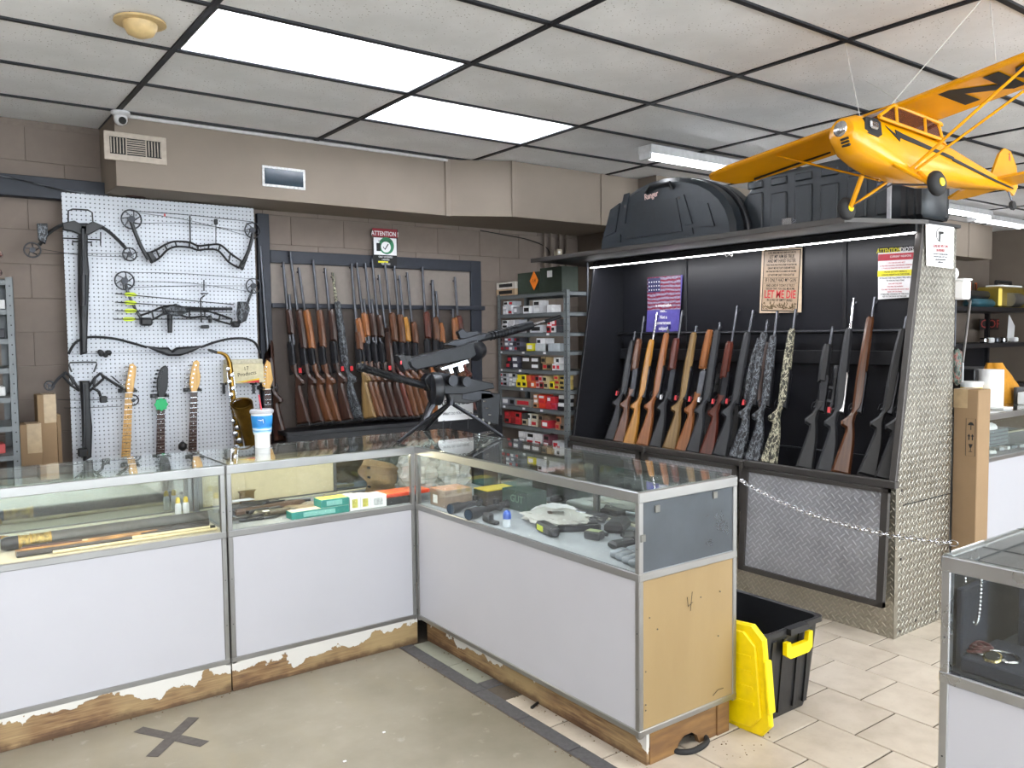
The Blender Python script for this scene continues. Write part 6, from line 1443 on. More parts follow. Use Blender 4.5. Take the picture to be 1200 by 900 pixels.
tag(MB().box((at(1178, 487, 'y', 2.5).x, 2.53, fz+.008), (.14, .1, .014), bev=.002).build('paper_pad', M['paper'], None), 'flat white paper pad by the roll on the far case', 'paper')
# inside the far case
c = Vector((at(1160, 515, 'y', 2.7).x, 2.72, DECK)); t = thing('perforated_tray', 'grey perforated organiser inside the far display case', 'tray', c); MB().bb((-.22, -.06, 0), (.20, .06, .12), .004).build('tray', mat('tray_grey', '#7d8488', .6), t)
hb = MB()
for i in range(14):
    for j in range(4): hb.tube([(-.20+i*.029, -.0605, .02+j*.026), (-.20+i*.029, -.062, .02+j*.026)], .005, 6)
hb.build('tray_holes', M['ink'], t)['kind'] = 'stuff'
tag(MB().ball((c.x, 2.72, DECK+.13), .11, sc=(1, .5, .35)).build('white_bundle', foam, None, smooth=60), 'white rounded bundle lying on the perforated organiser', 'bundle')
r_ = random.Random(2)
for k in range(7):
    x = at(1150+k*7, 540, 'y', 2.55).x; tag(MB().box((x, 2.55+r_.uniform(-.03, .03), DECK+.012), (.05, .06, .022), Matrix.Translation((x, 2.55, 0))@Matrix.Rotation(r_.uniform(-.6, .6), 4, 'Z')@Matrix.Translation((-x, -2.55, 0)), bev=.004).build('small_packet', mat('packet_%d' % (k % 3), ['#9fa6a8', '#c9cccb', '#5f676a'][k % 3], .4), None), '%s packet, %s from the left on the far case deck' % (['grey', 'white', 'dark grey'][k % 3], ORD[k]), 'packet', 'packets in the far display case')
# shelving on the far wall
fs = thing('far_shelving', 'black shelving against the far back wall', 'shelf', (9.0, 4.75, 0))
fy0, fy1 = 4.3, 4.9
zs_ = [at(1170, p, 'y', fy0).z for p in (360, 402, 452)]
FX0, FX1 = 7.9, 11.2
for z in zs_: MB().bb((FX0, fy0, z-.05), (FX1, fy1, z), .003).build('shelf', M['black'], fs, True)
for x in (FX0, FX1-.05):
    for y in (fy0, fy1-.05): MB().bb((x, y, 0), (x+.05, y+.05, zs_[0]-.0)).build('post', M['black'], fs, True)
MB().bb((FX0, fy1-.01, 0), (FX1, fy1, zs_[1]), 0).build('back_sheet', M['black'], fs, True)
c = at(1165, 380, 'y', 4.88); t = thing('red_letter_banner', 'dark banner with red outlined letters between the far shelves', 'banner', c)
w2 = at(1180, 380, 'y', 4.88).x-at(1148, 380, 'y', 4.88).x; MB().bb((c.x-w2/2, 4.885, c.z-.07), (c.x+w2/2, 4.892, c.z+.07)).build('panel', M['ink'], t, True)
text('CORE', .15, mat('banner_red', '#a33a34', .6), t, face_M(Vector((c.x, 4.883, c.z)), (1, 0, 0), (0, 0, 1)), sx=1.9, bold=.0)
c = at(1131, 341, 'y', 4.98); t = thing('orange_letter_sign', 'orange outlined letter sign leaning on the far wall', 'sign', c)
text('OSU', .26, mat('sign_orange', '#c2602a', .6), t, face_M(Vector((c.x, 4.975, c.z)), (1, 0, 0), (0, 0, 1)), sx=1.2, bold=.012)
text('OSU', .25, M['ink'], t, face_M(Vector((c.x, 4.972, c.z)), (1, 0, 0), (0, 0, 1)), sx=1.2, bold=-.001)
gold = m_metal_brushed('olive_gold', '#a08a3c', .35, .7)
c = at(1182, 352, 'y', 4.6); t = thing('yellow_machine', 'yellow and grey power tool on the top far shelf', 'tool', (min(c.x, 10.9), 4.6, zs_[0]))
MB().bb((-.36, -.15, 0), (.5, .15, .26), .03).build('housing', gold, t); MB().tube([(-.2, -.17, .10), (.05, -.17, .10)], .085, 16).build('motor', M['alu'], t, smooth=50); MB().tube([(-.15, 0, .26), (-.15, 0, .33), (.25, 0, .33), (.25, 0, .26)], .02, 8).build('handle', M['ink'], t, smooth=50); MB().bb((-.2, -.1, .26), (.35, .1, .285), .005).build('deck_plate', foam, t)
c = at(1148, 352, 'y', 4.6); tag(MB().bb((c.x-.25, 4.5, zs_[0]), (c.x+.22, 4.7, zs_[0]+.11), .04).build('teal_bag', mat('teal_fabric', '#27505c', .5), None, smooth=60), 'teal wrapped bundle on the top far shelf', 'bundle')
tag(MB().tube([Vector((c.x-.3, 4.62, zs_[0]+.16)), Vector((c.x+.3, 4.62, zs_[0]+.16))], .05, 12).build('dark_tube', M['poly'], None, smooth=60), 'dark ringed tube lying over the teal bundle', 'tube')
c = at(1184, 395, 'y', 4.6); tag(MB().rings([[Vector((c.x+a, 4.6+o, zs_[1]+b)) for a, b in ((-.08, 0), (.10, .02), (.12, .20), (-.04, .34))] for o in (0, .01)]).build('white_flap', foam, None), 'tilted white flap standing on the middle far shelf', 'board')
for k, px in enumerate((1153, 1160, 1167, 1175, 1188)):
    c = at(px, 399, 'y', 4.5); tag(MB().box((c.x, 4.5, zs_[1]+.03), (.09, .08, .06), bev=.012).build('small_fitting', [M['chrome'], foam, M['gun2']][k % 3], None), '%s fitting, %s from left on the middle far shelf' % (['shiny', 'white', 'dark metal'][k % 3], ORD[k]), 'fitting', 'small fittings on the middle far shelf')
c0, c1 = at(1137, 352, 'y', 3.6), at(1128, 425, 'y', 3.4); tag(MB().tube([c0+Vector((-.02, 0, .0)), c0, c1], [.02, .012, .012], 8).build('grey_pole', M['alu'], None, smooth=60), 'light grey pole leaning behind the gun cage', 'pole')
MB_ = MB().tube([Vector((c1.x, c1.y, 0)), c1], .012, 8).build('pole_foot', M['alu'], None, smooth=60); tag(MB_, 'lower stand carrying the light grey pole behind the cage', 'stand')
c = at(1121, 430, 'x', 4.52); tag(MB().box((c.x, c.y, c.z), (.05, .05, .2), bev=.02).build('green_pouch', camo('pouch_green', ['#1f2a26', '#3a4a44', '#5a6a62', '#7a4a44', '#26302c'], 30), None, smooth=40), 'green and grey pouch hanging behind the cage edge', 'pouch')
c = at(1150, 432, 'y', 3.6); tag(MB().bb((c.x-.35, 3.5, 0), (c.x+.25, 3.9, at(1150, 432, 'y', 3.5).z), .01).build('black_cabinet', M['black'], None), 'black cabinet behind the far display case', 'cabinet')
# ------------------------------------------------------------------ goods inside the display cases
DZ = DECK+.001
def D(px, py, dz=0): return at(px, py, 'z', DZ+dz)
def solo(mb, name, m, label, cat, grp=None, smooth=None): return tag(mb.build(name, m, None, smooth=smooth), label, cat, grp)
# left case: pool cues and cue case (lying along the case)
def cue(label, x0, x1, y, segs, r0=.015, r1=.007, z=None, dy=0.0):
    t = thing('pool_cue', label, 'pool cue', (x0, y, DZ))
    z = r0 if z is None else z; n = len(segs)
    for i, (m, f0, f1) in enumerate(segs):
        a = (x1-x0)*f0; b = (x1-x0)*f1; ra = r0+(r1-r0)*f0; rb = r0+(r1-r0)*f1
        MB().tube([(a, dy*f0, z), (b, dy*f1, z-(0 if True else 0))], [ra, rb], 12).build(['butt', 'wrap', 'forearm', 'shaft', 'tip'][min(i, 4)] if n > 1 else 'shaft', m, t, smooth=60)
    return t
ivory = mat('ivory_wood', '#cdbd96', .35); amber = wood('amber_inlay', '#6a4420', '#c08c4a', .3, (3, 14, 14)); dw = mat('dark_cue', '#2c2320', .35); gold = m_metal_brushed('gold_ring', '#b08c44', .3); red_ = M['redw']
cue('dark-butted pool cue nearest the front pane with pale shaft', .30, 1.05, 3.640, [(dw, 0, .55), (ivory, .55, .97), (M['ink'], .97, 1)], .012, .007, dy=-.0)
cue('amber inlaid pool cue behind the dark-butted one', .30, 1.03, 3.672, [(amber, 0, .62), (dw, .62, 1)], .012, .009)
cue('striped brown pool cue third from the front pane', .32, 1.04, 3.702, [(red_, 0, .3), (ivory, .3, .33), (amber, .33, .7), (dw, .7, 1)], .012, .009)
cue('slim white pool cue shaft lying against the front pane', .42, 1.05, 3.612, [(ivory, 0, 1)], .007, .006)
cue('long black pool cue fourth from the front pane', .33, 1.05, 3.732, [(dw, 0, 1)], .013, .010)
cue('pale shaft lying behind the cue tube', .25, 1.02, 3.860, [(ivory, 0, 1)], .009, .008)
t = thing('cue_tube', 'grey cue tube with a gold banded end cap in the left case', 'cue case', (.26, 3.79, DZ))
MB().tube([(.0, 0, .028), (.02, 0, .028), (.06, 0, .028)], [.020, .028, .028], 14).build('end_cap', M['gun'], t, smooth=60)
MB().tube([(.06, 0, .028), (.17, 0, .028)], .027, 14).build('gold_sleeve', mat('gold_pattern', '#9c8242', .35, .5, var=.6, scale=70), t, smooth=60)
for x in (.06, .10, .17): MB().tube([(x, 0, .028), (x+.006, 0, .028)], .030, 14).build('gold_band', gold, t, smooth=60)
MB().tube([(.176, 0, .028), (.80, 0, .028)], .027, 14).build('tube', mat('tube_grey', '#4c4a47', .5, var=.2, scale=50), t, smooth=60)
t = thing('carved_handle', 'turned wooden handle with gold end at the left edge of the case', 'handle', D(0, 640)); MB().tube([(-.1, .06, .02), (-.02, .02, .02), (.012, .0, .02)], [.018, .021, .022], 12).build('handle', amber, t, smooth=60); MB().tube([(.012, 0, .02), (.03, -.01, .02)], [.023, .019], 12).build('end_ring', gold, t, smooth=60)
for k, px in enumerate((236, 244)):
    c = D(px, 596); c = Vector((min(c.x, 1.03), 3.93 if k == 0 else 3.95, DZ)); t = thing('glue_bottle', ['clear small bottle with yellow cap, left of the pair at the back', 'clear small bottle with yellow cap, right of the pair at the back'][k], 'bottle', Vector((.985+.035*k, 3.99, DZ)))
    MB().lathe([(.014, 0), (.015, .055), (.010, .07)], 14).build('bottle', foam, t, smooth=60); MB().lathe([(.011, .068), (.010, .088), (.004, .095)], 12).build('cap', ym, t, smooth=50)
r_ = random.Random(5)
def knife(label, p, ang, L=.20, m=None, grp=None, z=0, sheath=False):
    t = thing('knife', label, 'knife', (p.x, p.y, DZ+z), (0, 0, ang), grp)
    Mf = Matrix(((1, 0, 0, 0), (0, 0, 1, 0), (0, 1, 0, .009), (0, 0, 0, 1)))
    MB().prism([(0, -.012), (.08, -.014), (.11, -.010), (.11, .012), (.05, .016), (0, .012)], .016, Mf, .004).build('handle', m or M['poly'], t, smooth=40)
    MB().prism([(.11, -.010), (L-.04, -.012), (L, .008), (L-.05, .013), (.11, .012)], .006 if not sheath else .016, Mf, .001).build('sheath' if sheath else 'blade', M['poly'] if sheath else M['gun2'], t, smooth=30)
    return t
kn = [(272, 588, .3), (283, 596, -.2), (276, 604, .1), (290, 606, .25), (303, 602, .15), (315, 607, .2), (280, 612, -.1), (296, 598, .5), (308, 592, -.3), (268, 615, .2)]
for k, (px, py, a) in enumerate(kn):
    p = D(px, py); p = Vector((min(max(p.x, 1.115), 1.5), min(max(p.y, 3.60), 4.0), 0))
    knife('%s folding knife, %s of the pile at left in the middle case' % (['black', 'grey camouflage', 'dark bronze'][k % 3], ORD[k]), p, a, .19+.02*(k % 3), [M['poly'], M['camog'], mat('bronze_scale', '#4b443a', .5)][k % 3], 'knives piled at the left of the middle case', .012*(k % 2), k % 4 == 0)
fab = mat('brown_leather', '#5a4230', .6, var=.2); suede = mat('tan_suede', '#8a7a62', .85, var=.12)
# folded holsters
def flap(name, label, p, pts, h, m, cat='holster', rz=0, z=0):
    t_ = thing(name, label, cat, (p.x, p.y, DZ+z), (0, 0, rz)); Mf = Matrix(((1, 0, 0, 0), (0, 0, 1, 0), (0, 1, 0, h/2), (0, 0, 0, 1)))
    MB().prism(pts, h, Mf, h*.3).build('body', m, t_, smooth=40); return t_, Mf
p = D(338, 592); flap('leather_sheath', 'long brown leather sheath crossing the middle of the case', Vector((1.36, 3.86, 0)), [(-.16, -.02), (.1, -.03), (.2, -.01), (.2, .03), (.08, .035), (-.16, .02)], .03, fab, 'sheath', .1)
p = D(335, 597); flap('camo_sheath', 'mottled olive sheath in the pile of the middle case', Vector((1.38, 3.76, 0)), [(-.12, -.015), (.12, -.02), (.14, .01), (-.11, .02)], .026, camo('olive_mottle', ['#3a362b', '#55503f', '#7c7560', '#95907a', '#46422f'], 30), 'sheath', -.15)
flap('suede_holster', 'tan suede holster, left one of two behind the teal boxes', Vector((1.50, 3.74, 0)), [(-.09, .05), (-.05, .06), (.02, .02), (.12, -.05), (.08, -.07), (-.04, -.02)], .03, suede, 'holster', 0)
flap('suede_holster', 'pale suede holster, right one of two behind the teal boxes', Vector((1.60, 3.76, 0)), [(-.09, .05), (-.05, .07), (.06, .04), (.12, -.05), (.05, -.06)], .028, mat('pale_suede', '#a39988', .85, var=.1), 'holster', -.1)
flap('black_wallet', 'dark zip pouch at the back left of the middle case', Vector((1.25, 3.90, 0)), [(-.10, -.04), (.10, -.05), (.12, .04), (-.09, .05)], .035, M['polyg'], 'pouch', .2)
flap('white_tag_card', 'white folded card on top of the knife pile', Vector((1.27, 3.99, 0)), [(-.07, -.02), (.07, -.02), (.06, .02), (-.07, .02)], .006, M['paper'], 'card', 0, .04)
solo(MB().box((1.30, 3.70, DZ+.036), (.03, .015, .004), bev=.001), 'white_sticker_tag', M['paper'], 'tiny white tag lying on the knives', 'tag')
c = Vector((1.33, 4.07, DZ+.045)); solo(MB().prism([(c.x-.035, c.z-.045), (c.x+.035, c.z-.045), (c.x+.035, c.z+.02), (c.x+.045, c.z+.03), (c.x-.045, c.z+.03), (c.x-.035, c.z+.018)], .02, None, .003, 4.055), 'brown_catch', mat('olive_brown', '#6b5426', .7), 'small olive brown cardboard clip against the cream door', 'clip')
for k, (x, y) in enumerate(((1.43, 3.62), (1.46, 3.635), (1.49, 3.62))): solo(MB().tube([Vector((x, y, DZ+.006)), Vector((x+.035, y+.012, DZ+.006))], .006, 8), 'brass_cartridge', M['brass'], 'small brass piece, %s from the left before the teal boxes' % ORD[k], 'cartridge', 'brass pieces by the front pane')
# boxes in the middle case
def pbox(name, label, x0, x1, y0, y1, h, side, top=None, z=0, lab=None, labm=None, parent_only=False):
    t_ = thing(name, label, 'box', ((x0+x1)/2, (y0+y1)/2, DZ+z)); MB().bb((x0, y0, DZ+z), (x1, y1, DZ+z+h), .002).build('carton', side, t_, True)
    if top: MB().bb((x0+.003, y0+.003, DZ+z+h), (x1-.003, y1-.003, DZ+z+h+.0008)).build('printed_top', top, t_, True)
    if lab: MB().bb((x0+.2*(x1-x0), y0-.0008, DZ+z+h*.2), (x0+.75*(x1-x0), y0, DZ+z+h*.8)).build('printed_front', lab, t_, True)
    return t_
teal = mat('teal_carton', '#1f8078', .5); tealp = mat('teal_pale', '#7fb8b0', .5); lem = mat('lemon_print', '#c9c05a', .5, var=.3, scale=60)
XA = at(341, 612, 'y', 3.60).x; XB = at(376, 612, 'y', 3.60).x; XC = at(410, 612, 'y', 3.60).x; XD = at(434, 606, 'y', 3.60).x; XE = at(453, 603, 'y', 3.60).x; XF = at(490, 596, 'y', 3.60).x
pbox('teal_box', 'long teal carton lying flat at the front pane', XA, XC-.005, 3.592, 3.66, .034, teal, mat('card_top', '#c8bfae', .7), lab=tealp)
pbox('teal_box', 'teal carton with yellow printed top stacked on the flat one', XB, XC-.004, 3.594, 3.68, .038, teal, lem, z=.0345, lab=tealp)
pbox('lemon_box', 'white carton with lemon band, left one of two right of the teal', XC, (XC+XD)/2, 3.594, 3.69, .07, foam, foam, lab=lem)
pbox('lemon_box', 'white carton with lemon band, right one of two right of the teal', (XC+XD)/2+.001, XD, 3.594, 3.69, .066, foam, foam, lab=lem)
pbox('white_carton', 'plain white carton beside the lemon banded ones', XD+.001, XE, 3.596, 3.70, .058, foam, foam, lab=mat('fine_print', '#b9bbbd', .6, var=.3, scale=90))
pbox('black_case_box', 'black box under the bright red-orange box', XE+.003, XF+.02, 3.60, 3.72, .034, M['poly'])
orb = mat('red_orange_carton', '#d0401e', .45); t_ = pbox('orange_red_box', 'bright red-orange flat box near the corner post', XE+.006, XF+.08, 3.615, 3.74, .018, orb, mat('orange_print', '#e0683a', .45, var=.5, scale=40), z=.0345)
# clutter at the corner: leather, plastic bags, light bars
cr = mat('crumpled_suede', '#8c7450', .9, var=.15, bump=.3)
t_ = thing('suede_bag', 'crumpled tan suede piece with eyelets standing near the corner', 'pouch', (2.00, 3.90, DZ))
def cru(u, v):
    x = -.10+.20*u; z = .005+.19*v; return (x+.02*math.sin(7*v+3*u), .03*math.sin(6*u+2*v)+.015*math.sin(13*v), z*(1-.25*u))
MB().grid(cru, 14, 12).build('suede', cr, t_, smooth=40)
for k in range(3): MB().tube([(-.085, -.012, .05+.05*k), (-.085, -.03, .05+.05*k)], .006, 8).build('eyelet', M['ink'], t_)
flap('suede_roll', 'small tan suede roll lying before the crumpled piece', Vector((2.02, 3.78, 0)), [(-.05, -.03), (.05, -.03), (.06, .02), (-.04, .03)], .04, cr, 'pouch')
bagm = glass('plastic_bag', (.9, .9, .88, 1), 2.2, .55, (.75, .74, .70, 1), .12)
def bag(label, p, sx_, sy_, h, seed, rz=0):
    r_ = random.Random(seed); ph = [r_.uniform(0, 6) for _ in range(6)]
    b = bmesh.new(); mb = MB()
    def f(u, v):
        a = 2*PI*u; rr = math.sin(PI*(.04+.92*v))**.6; k = 1+.10*math.sin(7*a+ph[0]+5*v)+.08*math.sin(11*a+ph[1]-7*v)+.07*math.sin(9*v*PI+ph[2]+3*a)
        return (sx_*rr*k*math.cos(a), sy_*rr*k*math.sin(a), h/2-h/2*math.cos(PI*v)*(1+.08*math.sin(5*a+ph[3]))+.003)
    mb.grid(f, 40, 16); o = mb.build('plastic_bag', bagm, None, smooth=20); o.location = (p.x, p.y, DZ+.003); o.rotation_euler = (0, 0, rz); tag(o, label, 'bag')
bag('big crinkled clear plastic bag right behind the corner post', Vector((2.20, 3.86, 0)), .11, .10, .20, 1)
bag('second clear plastic bag farther right of the corner post', Vector((2.40, 3.84, 0)), .10, .10, .17, 2)
for k in range(5): solo(MB().box((0, 0, 0), (.26, .018, .016), Matrix.Translation((1.76+.02*k, 3.86+.035*k, DZ+.012))@Matrix.Rotation(.04*k-.05, 4, 'Z'), bev=.002), 'metal_rod', [M['alu'], ivory, M['gun2']][k % 3], 'flat %s bar, %s from the front at the case back' % (['silver', 'cream', 'dark'][k % 3], ORD[k]), 'bar', 'bars stacked behind the white cartons')
solo(MB().box((1.70, 3.80, DZ+.012), (.16, .04, .022), bev=.006), 'black_holder', M['poly'], 'black flat holder behind the lemon banded cartons', 'holder')
# ---- right case: front is x = 2.015
t_ = thing('kraft_box', 'grey-brown carton with white barcode label in the corner of the right case', 'box', (2.12, 3.40, DZ)); kb = mat('kraft_grey', '#8a7768', .8); MB().bb((2.06, 3.36, DZ), (2.22, 3.50, DZ+.085), .003).build('carton', kb, t_, True); MB().bb((2.0592, 3.43, DZ+.015), (2.06, 3.47, DZ+.055)).build('barcode_label', M['paper'], t_, True)
MB().bb((2.065, 3.365, DZ+.085), (2.215, 3.495, DZ+.086)).build('printed_top', mat('kraft_top', '#b08468', .7, var=.2, scale=40), t_, True)
t_ = thing('yellow_box', 'black box with bright yellow top behind the scopes', 'box', (2.33, 3.30, DZ)); MB().bb((2.24, 3.26, DZ), (2.42, 3.38, DZ+.075), .003).build('carton', mat('brown_black', '#3a3128', .6), t_, True); MB().bb((2.24, 3.26, DZ+.075), (2.42, 3.38, DZ+.078)).build('top', mat('box_yellow', '#d2b52a', .5), t_, True)
t_ = thing('green_box', 'dark green box lettered GUT standing behind the first scope', 'box', (2.36, 3.14, DZ)); MB().bb((2.30, 3.02, DZ), (2.42, 3.22, DZ+.095), .003).build('carton', mat('dark_green', '#1d3a30', .5), t_, True); text('GUT', .05, mat('letter_green', '#6a8a78', .6), t_, face_M(Vector((2.2993, 3.10, DZ+.055)), (0, -1, 0), (0, 0, 1)))
def scope(label, a, b, r=.02):
    t_ = thing('rifle_scope', label, 'scope', a); d = b-a
    up = Vector((0, 0, r+.002)); A_, B_ = up, d+up
    def Pt(f): return A_.lerp(B_, f)
    MB().tube([Pt(0), Pt(.16), Pt(.28), Pt(.36)], [r*1.25, r*1.25, r*.8, r*.75], 16).build('objective', M['black'], t_, smooth=50)
    MB().tube([Pt(.35), Pt(.72)], r*.75, 14).build('tube', M['black'], t_, smooth=60); MB().tube([Pt(.72), Pt(.8), Pt(1)], [r*.75, r*1.1, r*1.15], 16).build('eyepiece', M['black'], t_, smooth=50)
    c = Pt(.54); MB().tube([c, c+Vector((0, 0, r*1.7))], r*.7, 12).tube([c, c+Vector((0, -r*1.7, 0))], r*.7, 12).build('turret', M['poly'], t_, smooth=50)
    MB().tube([Pt(-.002), Pt(.002)], r*1.05, 16).build('lens', mat('scope_lens', '#33414f', .08), t_)
scope('black rifle scope, farther of two in the right case', D(528, 602), D(580, 588), .020)
scope('black rifle scope, nearer of two in the right case', D(549, 609), D(607, 592), .021)
flap('scope_cover', 'small black lens cover piece by the far scopes', D(623, 592), [(-.04, -.02), (.02, -.025), (.045, 0), (.02, .025), (-.035, .02)], .03, M['poly'], 'cover')
c = D(572, 612); t_ = thing('red_dot_sight', 'small square black sight left of the blue-capped bottle', 'sight', c); MB().box((0, 0, .022), (.035, .05, .04), bev=.006).box((0, -.04, .008), (.03, .06, .014), bev=.003).build('body', M['poly'], t_, smooth=40)
c = D(590, 618); t_ = thing('blue_cap_bottle', 'small bottle with a bright blue domed cap near the front pane', 'bottle', c+Vector((.02, 0, 0))); MB().lathe([(.018, 0), (.018, .035), (.014, .04)], 18).build('bottle', glass('bottle_clear', (.9, .93, .95, 1), 1.5, .4, (.8, .85, .9, 1)), t_, smooth=60); MB().lathe([(.0185, .036), (.0185, .055), (.014, .068), (.001, .074)], 18).build('cap', mat('cap_blue', '#1c4fae', .35), t_, smooth=60)
c = D(628, 606); bag('flat white plastic bag spread in the middle of the right case', Vector((2.30, 2.80, 0)), .13, .17, .035, 7)
# ribbed bracelet and grip
c = D(652, 606); t_ = thing('revolver', 'silver revolver with red-brown wooden grip lying on the deck', 'gun', D(672, 612)); Z = Vector((0, 0, .016))
def dd(px, py): return D(px, py)-D(672, 612)+Z
MB().tube([dd(688, 607), dd(708, 615)], [.012, .010], 12).build('barrel', M['chrome'], t_, smooth=60); MB().tube([dd(676, 606), dd(688, 608)], .020, 12).build('cylinder', M['chrome'], t_, smooth=30)
MB().tube([dd(664, 611), dd(678, 606)], [.012, .016], 10).build('frame', M['gun2'], t_, smooth=60)
MB().tube(curve([dd(664, 610), dd(655, 612), dd(646, 609), dd(644, 603)]), [.016]*10+[.013]*9, 10, flat=.7).build('grip', M['redw'], t_, smooth=60); MB().tube([dd(670, 616), dd(674, 618), dd(680, 615), dd(678, 610)], .003, 6).build('trigger_guard', M['chrome'], t_, smooth=60)
pts = [D(642+28*math.cos(a)*.9+8, 606-9*math.sin(a)*.9)+Vector((0, 0, .02)) for a in [PI*k/16 for k in range(17)]]
mb = MB(); mb.tube(pts, [.011+.003*(k % 2) for k in range(17)], 10); solo(mb, 'ribbed_tube', foam, 'white ribbed curved tube behind the wooden revolver grip', 'tube', smooth=30)
def pistol(label, p, rz, m, name='pistol', s=1):
    t_ = thing(name, label, 'gun', (p.x, p.y, DZ), (0, 0, rz)); Mf = Matrix(((s, 0, 0, 0), (0, 0, 1, 0), (0, s, 0, .014), (0, 0, 0, 1)))
    MB().prism([(-.09, 0), (.09, 0), (.095, .02), (.085, .028), (-.085, .028), (-.095, .015)], .026, Mf, .003).build('slide', m, t_, smooth=30); MB().prism([(-.09, .0), (-.035, 0), (-.045, -.04), (-.055, -.10), (-.105, -.10), (-.09, -.04)], .028, Mf, .006).build('grip', M['poly'], t_, smooth=40); MB().tube([Mf@Vector(q) for q in ((-.038, 0, -.005), (-.03, 0, -.035), (.005, 0, -.03), (.008, 0, 0))], .003, 6).build('trigger_guard', M['poly'], t_)
pistol('black pistol lying behind the revolver grip', Vector((2.27, 2.62, 0)), 2.6, M['gun'])
pistol('black pistol lying at the back behind the revolver barrel', Vector((2.40, 2.36, 0)), -.6, M['gun'])
pistol('dark pistol near the end pane partly under the frame', Vector((2.36, 2.18, 0)), -1.2, M['gun'])
flap('black_holster', 'black leather holster at the back behind the revolver', Vector((2.42, 2.52, 0)), [(-.09, -.03), (.03, -.04), (.08, 0), (.02, .05), (-.09, .05)], .05, M['poly'], 'holster', .6)
c = D(637, 626); t_ = thing('range_finder', 'black device with a yellow label near the front pane', 'device', (c.x+.02, c.y, DZ), (0, 0, -.25)); MB().box((0, 0, .022), (.05, .15, .042), bev=.01).build('body', M['poly'], t_, smooth=40); MB().box((-.0255, .02, .022), (.001, .06, .024)).build('yellow_label', mat('label_yellow', '#c9d42a', .5), t_); MB().tube([(0, -.07, .022), (0, -.09, .022)], .016, 12).build('lens_tube', M['poly'], t_, smooth=50)
c = D(690, 633); t_ = thing('weapon_light', 'small black light with a pale green top face', 'device', (c.x+.03, c.y, DZ), (0, 0, .3)); MB().box((0, 0, .018), (.05, .075, .034), bev=.006).build('body', M['poly'], t_, smooth=40); MB().box((0, 0, .0355), (.036, .06, .002)).build('green_face', mat('pale_green', '#8f9a70', .5), t_); MB().tube([(.03, .04, .015), (.04, -.04, .015)], .008, 8).build('clip', M['gun'], t_)
# wrapped grey blocks near the end pane
gw = mat('grey_wrap', '#7d848c', .35, var=.25, scale=30, bump=.4)
k = 0
for j in range(4):
    for i in range(2):
        c = Vector((2.085+.085*i+.012*j, 2.08+.045*j, DZ)); solo(MB().box((0, 0, 0), (.078, .038, .026), Matrix.Translation(c+Vector((0, 0, .014)))@Matrix.Rotation(.12, 4, 'Z'), bev=.007), 'wrapped_magazine', gw, 'grey wrapped block, %s row from the end pane, %s of two' % (ORD[j], ['front', 'rear'][i]), 'block', 'grey wrapped blocks near the end pane', smooth=50)
flap('black_strap_roll', 'black rolled strap behind the grey wrapped blocks', Vector((2.22, 2.30, 0)), [(-.06, -.03), (.05, -.03), (.07, .02), (-.05, .03)], .03, M['poly'], 'strap')
# small things on the far part of the right case deck
for k, (x, y, m_, l) in enumerate(((2.44, 3.42, M['poly'], 'dark pouch in the back corner of the right case'), (2.44, 2.98, foam, 'white packet at the back of the right case'), (2.46, 2.74, M['poly'], 'black flat case at the back middle of the right case'))):
    flap('small_pouch', l, Vector((x, y, 0)), [(-.04, -.06), (.04, -.06), (.035, .06), (-.04, .05)], .03, m_, 'pouch')
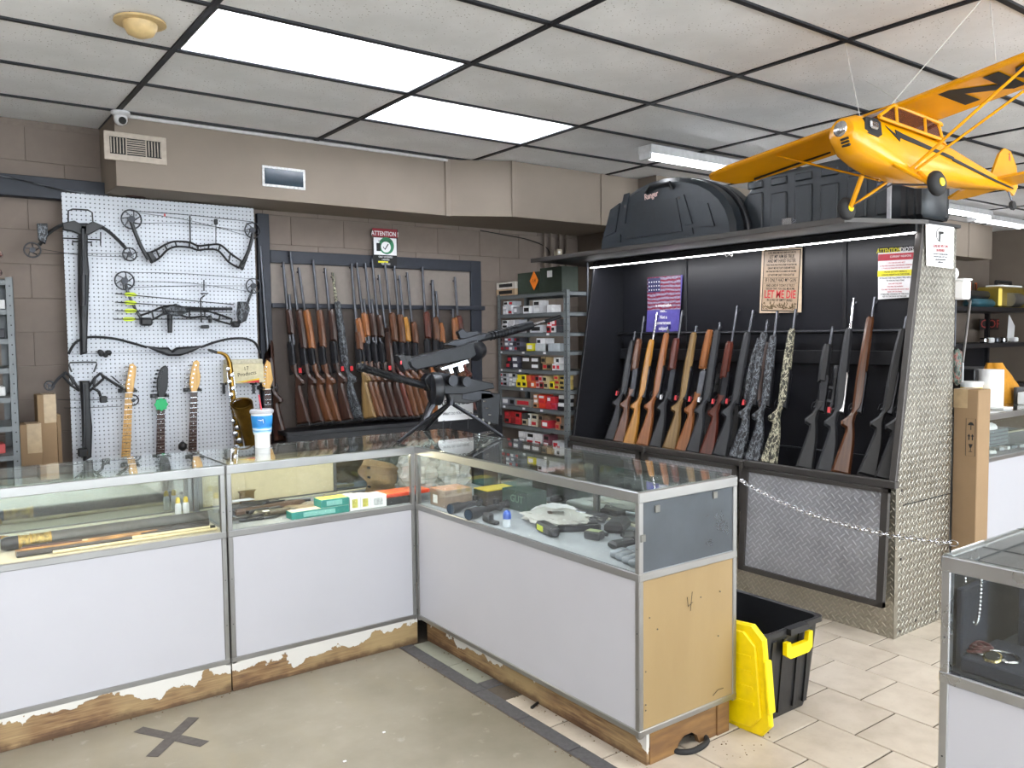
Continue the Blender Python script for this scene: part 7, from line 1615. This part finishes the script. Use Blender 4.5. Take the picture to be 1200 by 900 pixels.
# ---- near case: watch, necklace, stands
vel = mat('navy_velvet', '#1d2230', .85)
def vb(name, label, a, b, cat='display stand'): tag(MB().bb(a, b, .004).build(name, vel, None), label, cat)
wx, wy, zw = 2.085, .878, .752
vb('velvet_block', 'dark navy velvet block under the wristwatch', (2.045, .60, DZ), (2.24, .938, zw))
vb('velvet_block', 'tall dark velvet block behind the wristwatch', (2.27, .55, DZ), (2.40, .90, DZ+.20))
vb('velvet_block', 'dark velvet stand at the far left inside the near case', (2.06, .94, DZ), (2.20, .957, DZ+.20))
t_ = thing('wristwatch', 'silver wristwatch with black dial on the velvet block', 'watch', (wx, wy, zw+.001))
MB().lathe([(.001, .002), (.020, .002), (.0225, .006), (.020, .010), (.017, .0105)], 24, Matrix.Rotation(-.35, 4, 'Y')).build('case', mat('watch_gold', '#b8a878', .2, 1.), t_, smooth=40); MB().lathe([(.001, .0108), (.0165, .0108), (.0165, .0112), (.001, .0112)], 24, Matrix.Rotation(-.35, 4, 'Y')).build('dial', M['ink'], t_)
MB().tube(curve([(0, .020, .006), (0, .034, .004), (.03, .045, .002), (.06, .02, .002), (.065, -.02, .002), (.03, -.045, .002), (0, -.034, .004), (0, -.020, .006)]), .006, 8, flat=.5).build('strap', M['chrome'], t_, smooth=50)
MB().tube([(0, -.022, .006), (0, -.028, .006)], .003, 8).build('crown', M['chrome'], t_)
t_ = thing('bead_necklace', 'silver bead necklace hanging inside the near case', 'necklace', at(1140, 680, 'x', 2.12))
pts = curve([at(a, b, 'x', 2.12) for a, b in ((1131, 678), (1133, 705), (1136, 722), (1143, 731), (1147, 722), (1149, 700), (1150, 680))], 5)
bm1 = None
for p in pts:
    if bm1 is None: bm1 = MB().ball((0, 0, 0), .0045, n=8).mesh('bead', M['chrome'], 80)
    inst(bm1, 'bead', t_, p-MW[t_.name].translation)
MB().tube([pts[0], pts[0]+Vector((0, 0, .03)), pts[-1]+Vector((0, 0, .03)), pts[-1]], .001, 4).build('cord', M['alu'], t_, True)
t_ = thing('bead_bracelets', 'tangle of dark red bead bracelets on the near case deck', 'bracelet', (2.10, .925, zw)); c0 = Vector((2.10, .915, zw))
for k in range(3):
    MB().tube([(.018*math.cos(a)+.006*k, .020*math.sin(a)-.006*k, 0.006+.006*k+.003*math.sin(2*a)) for a in [i*PI/8 for i in range(16)]], .004, 6, closed=True).build('bracelet_strand', mat('bead_red', '#4a2224', .4, var=.5, scale=90), t_, smooth=60)
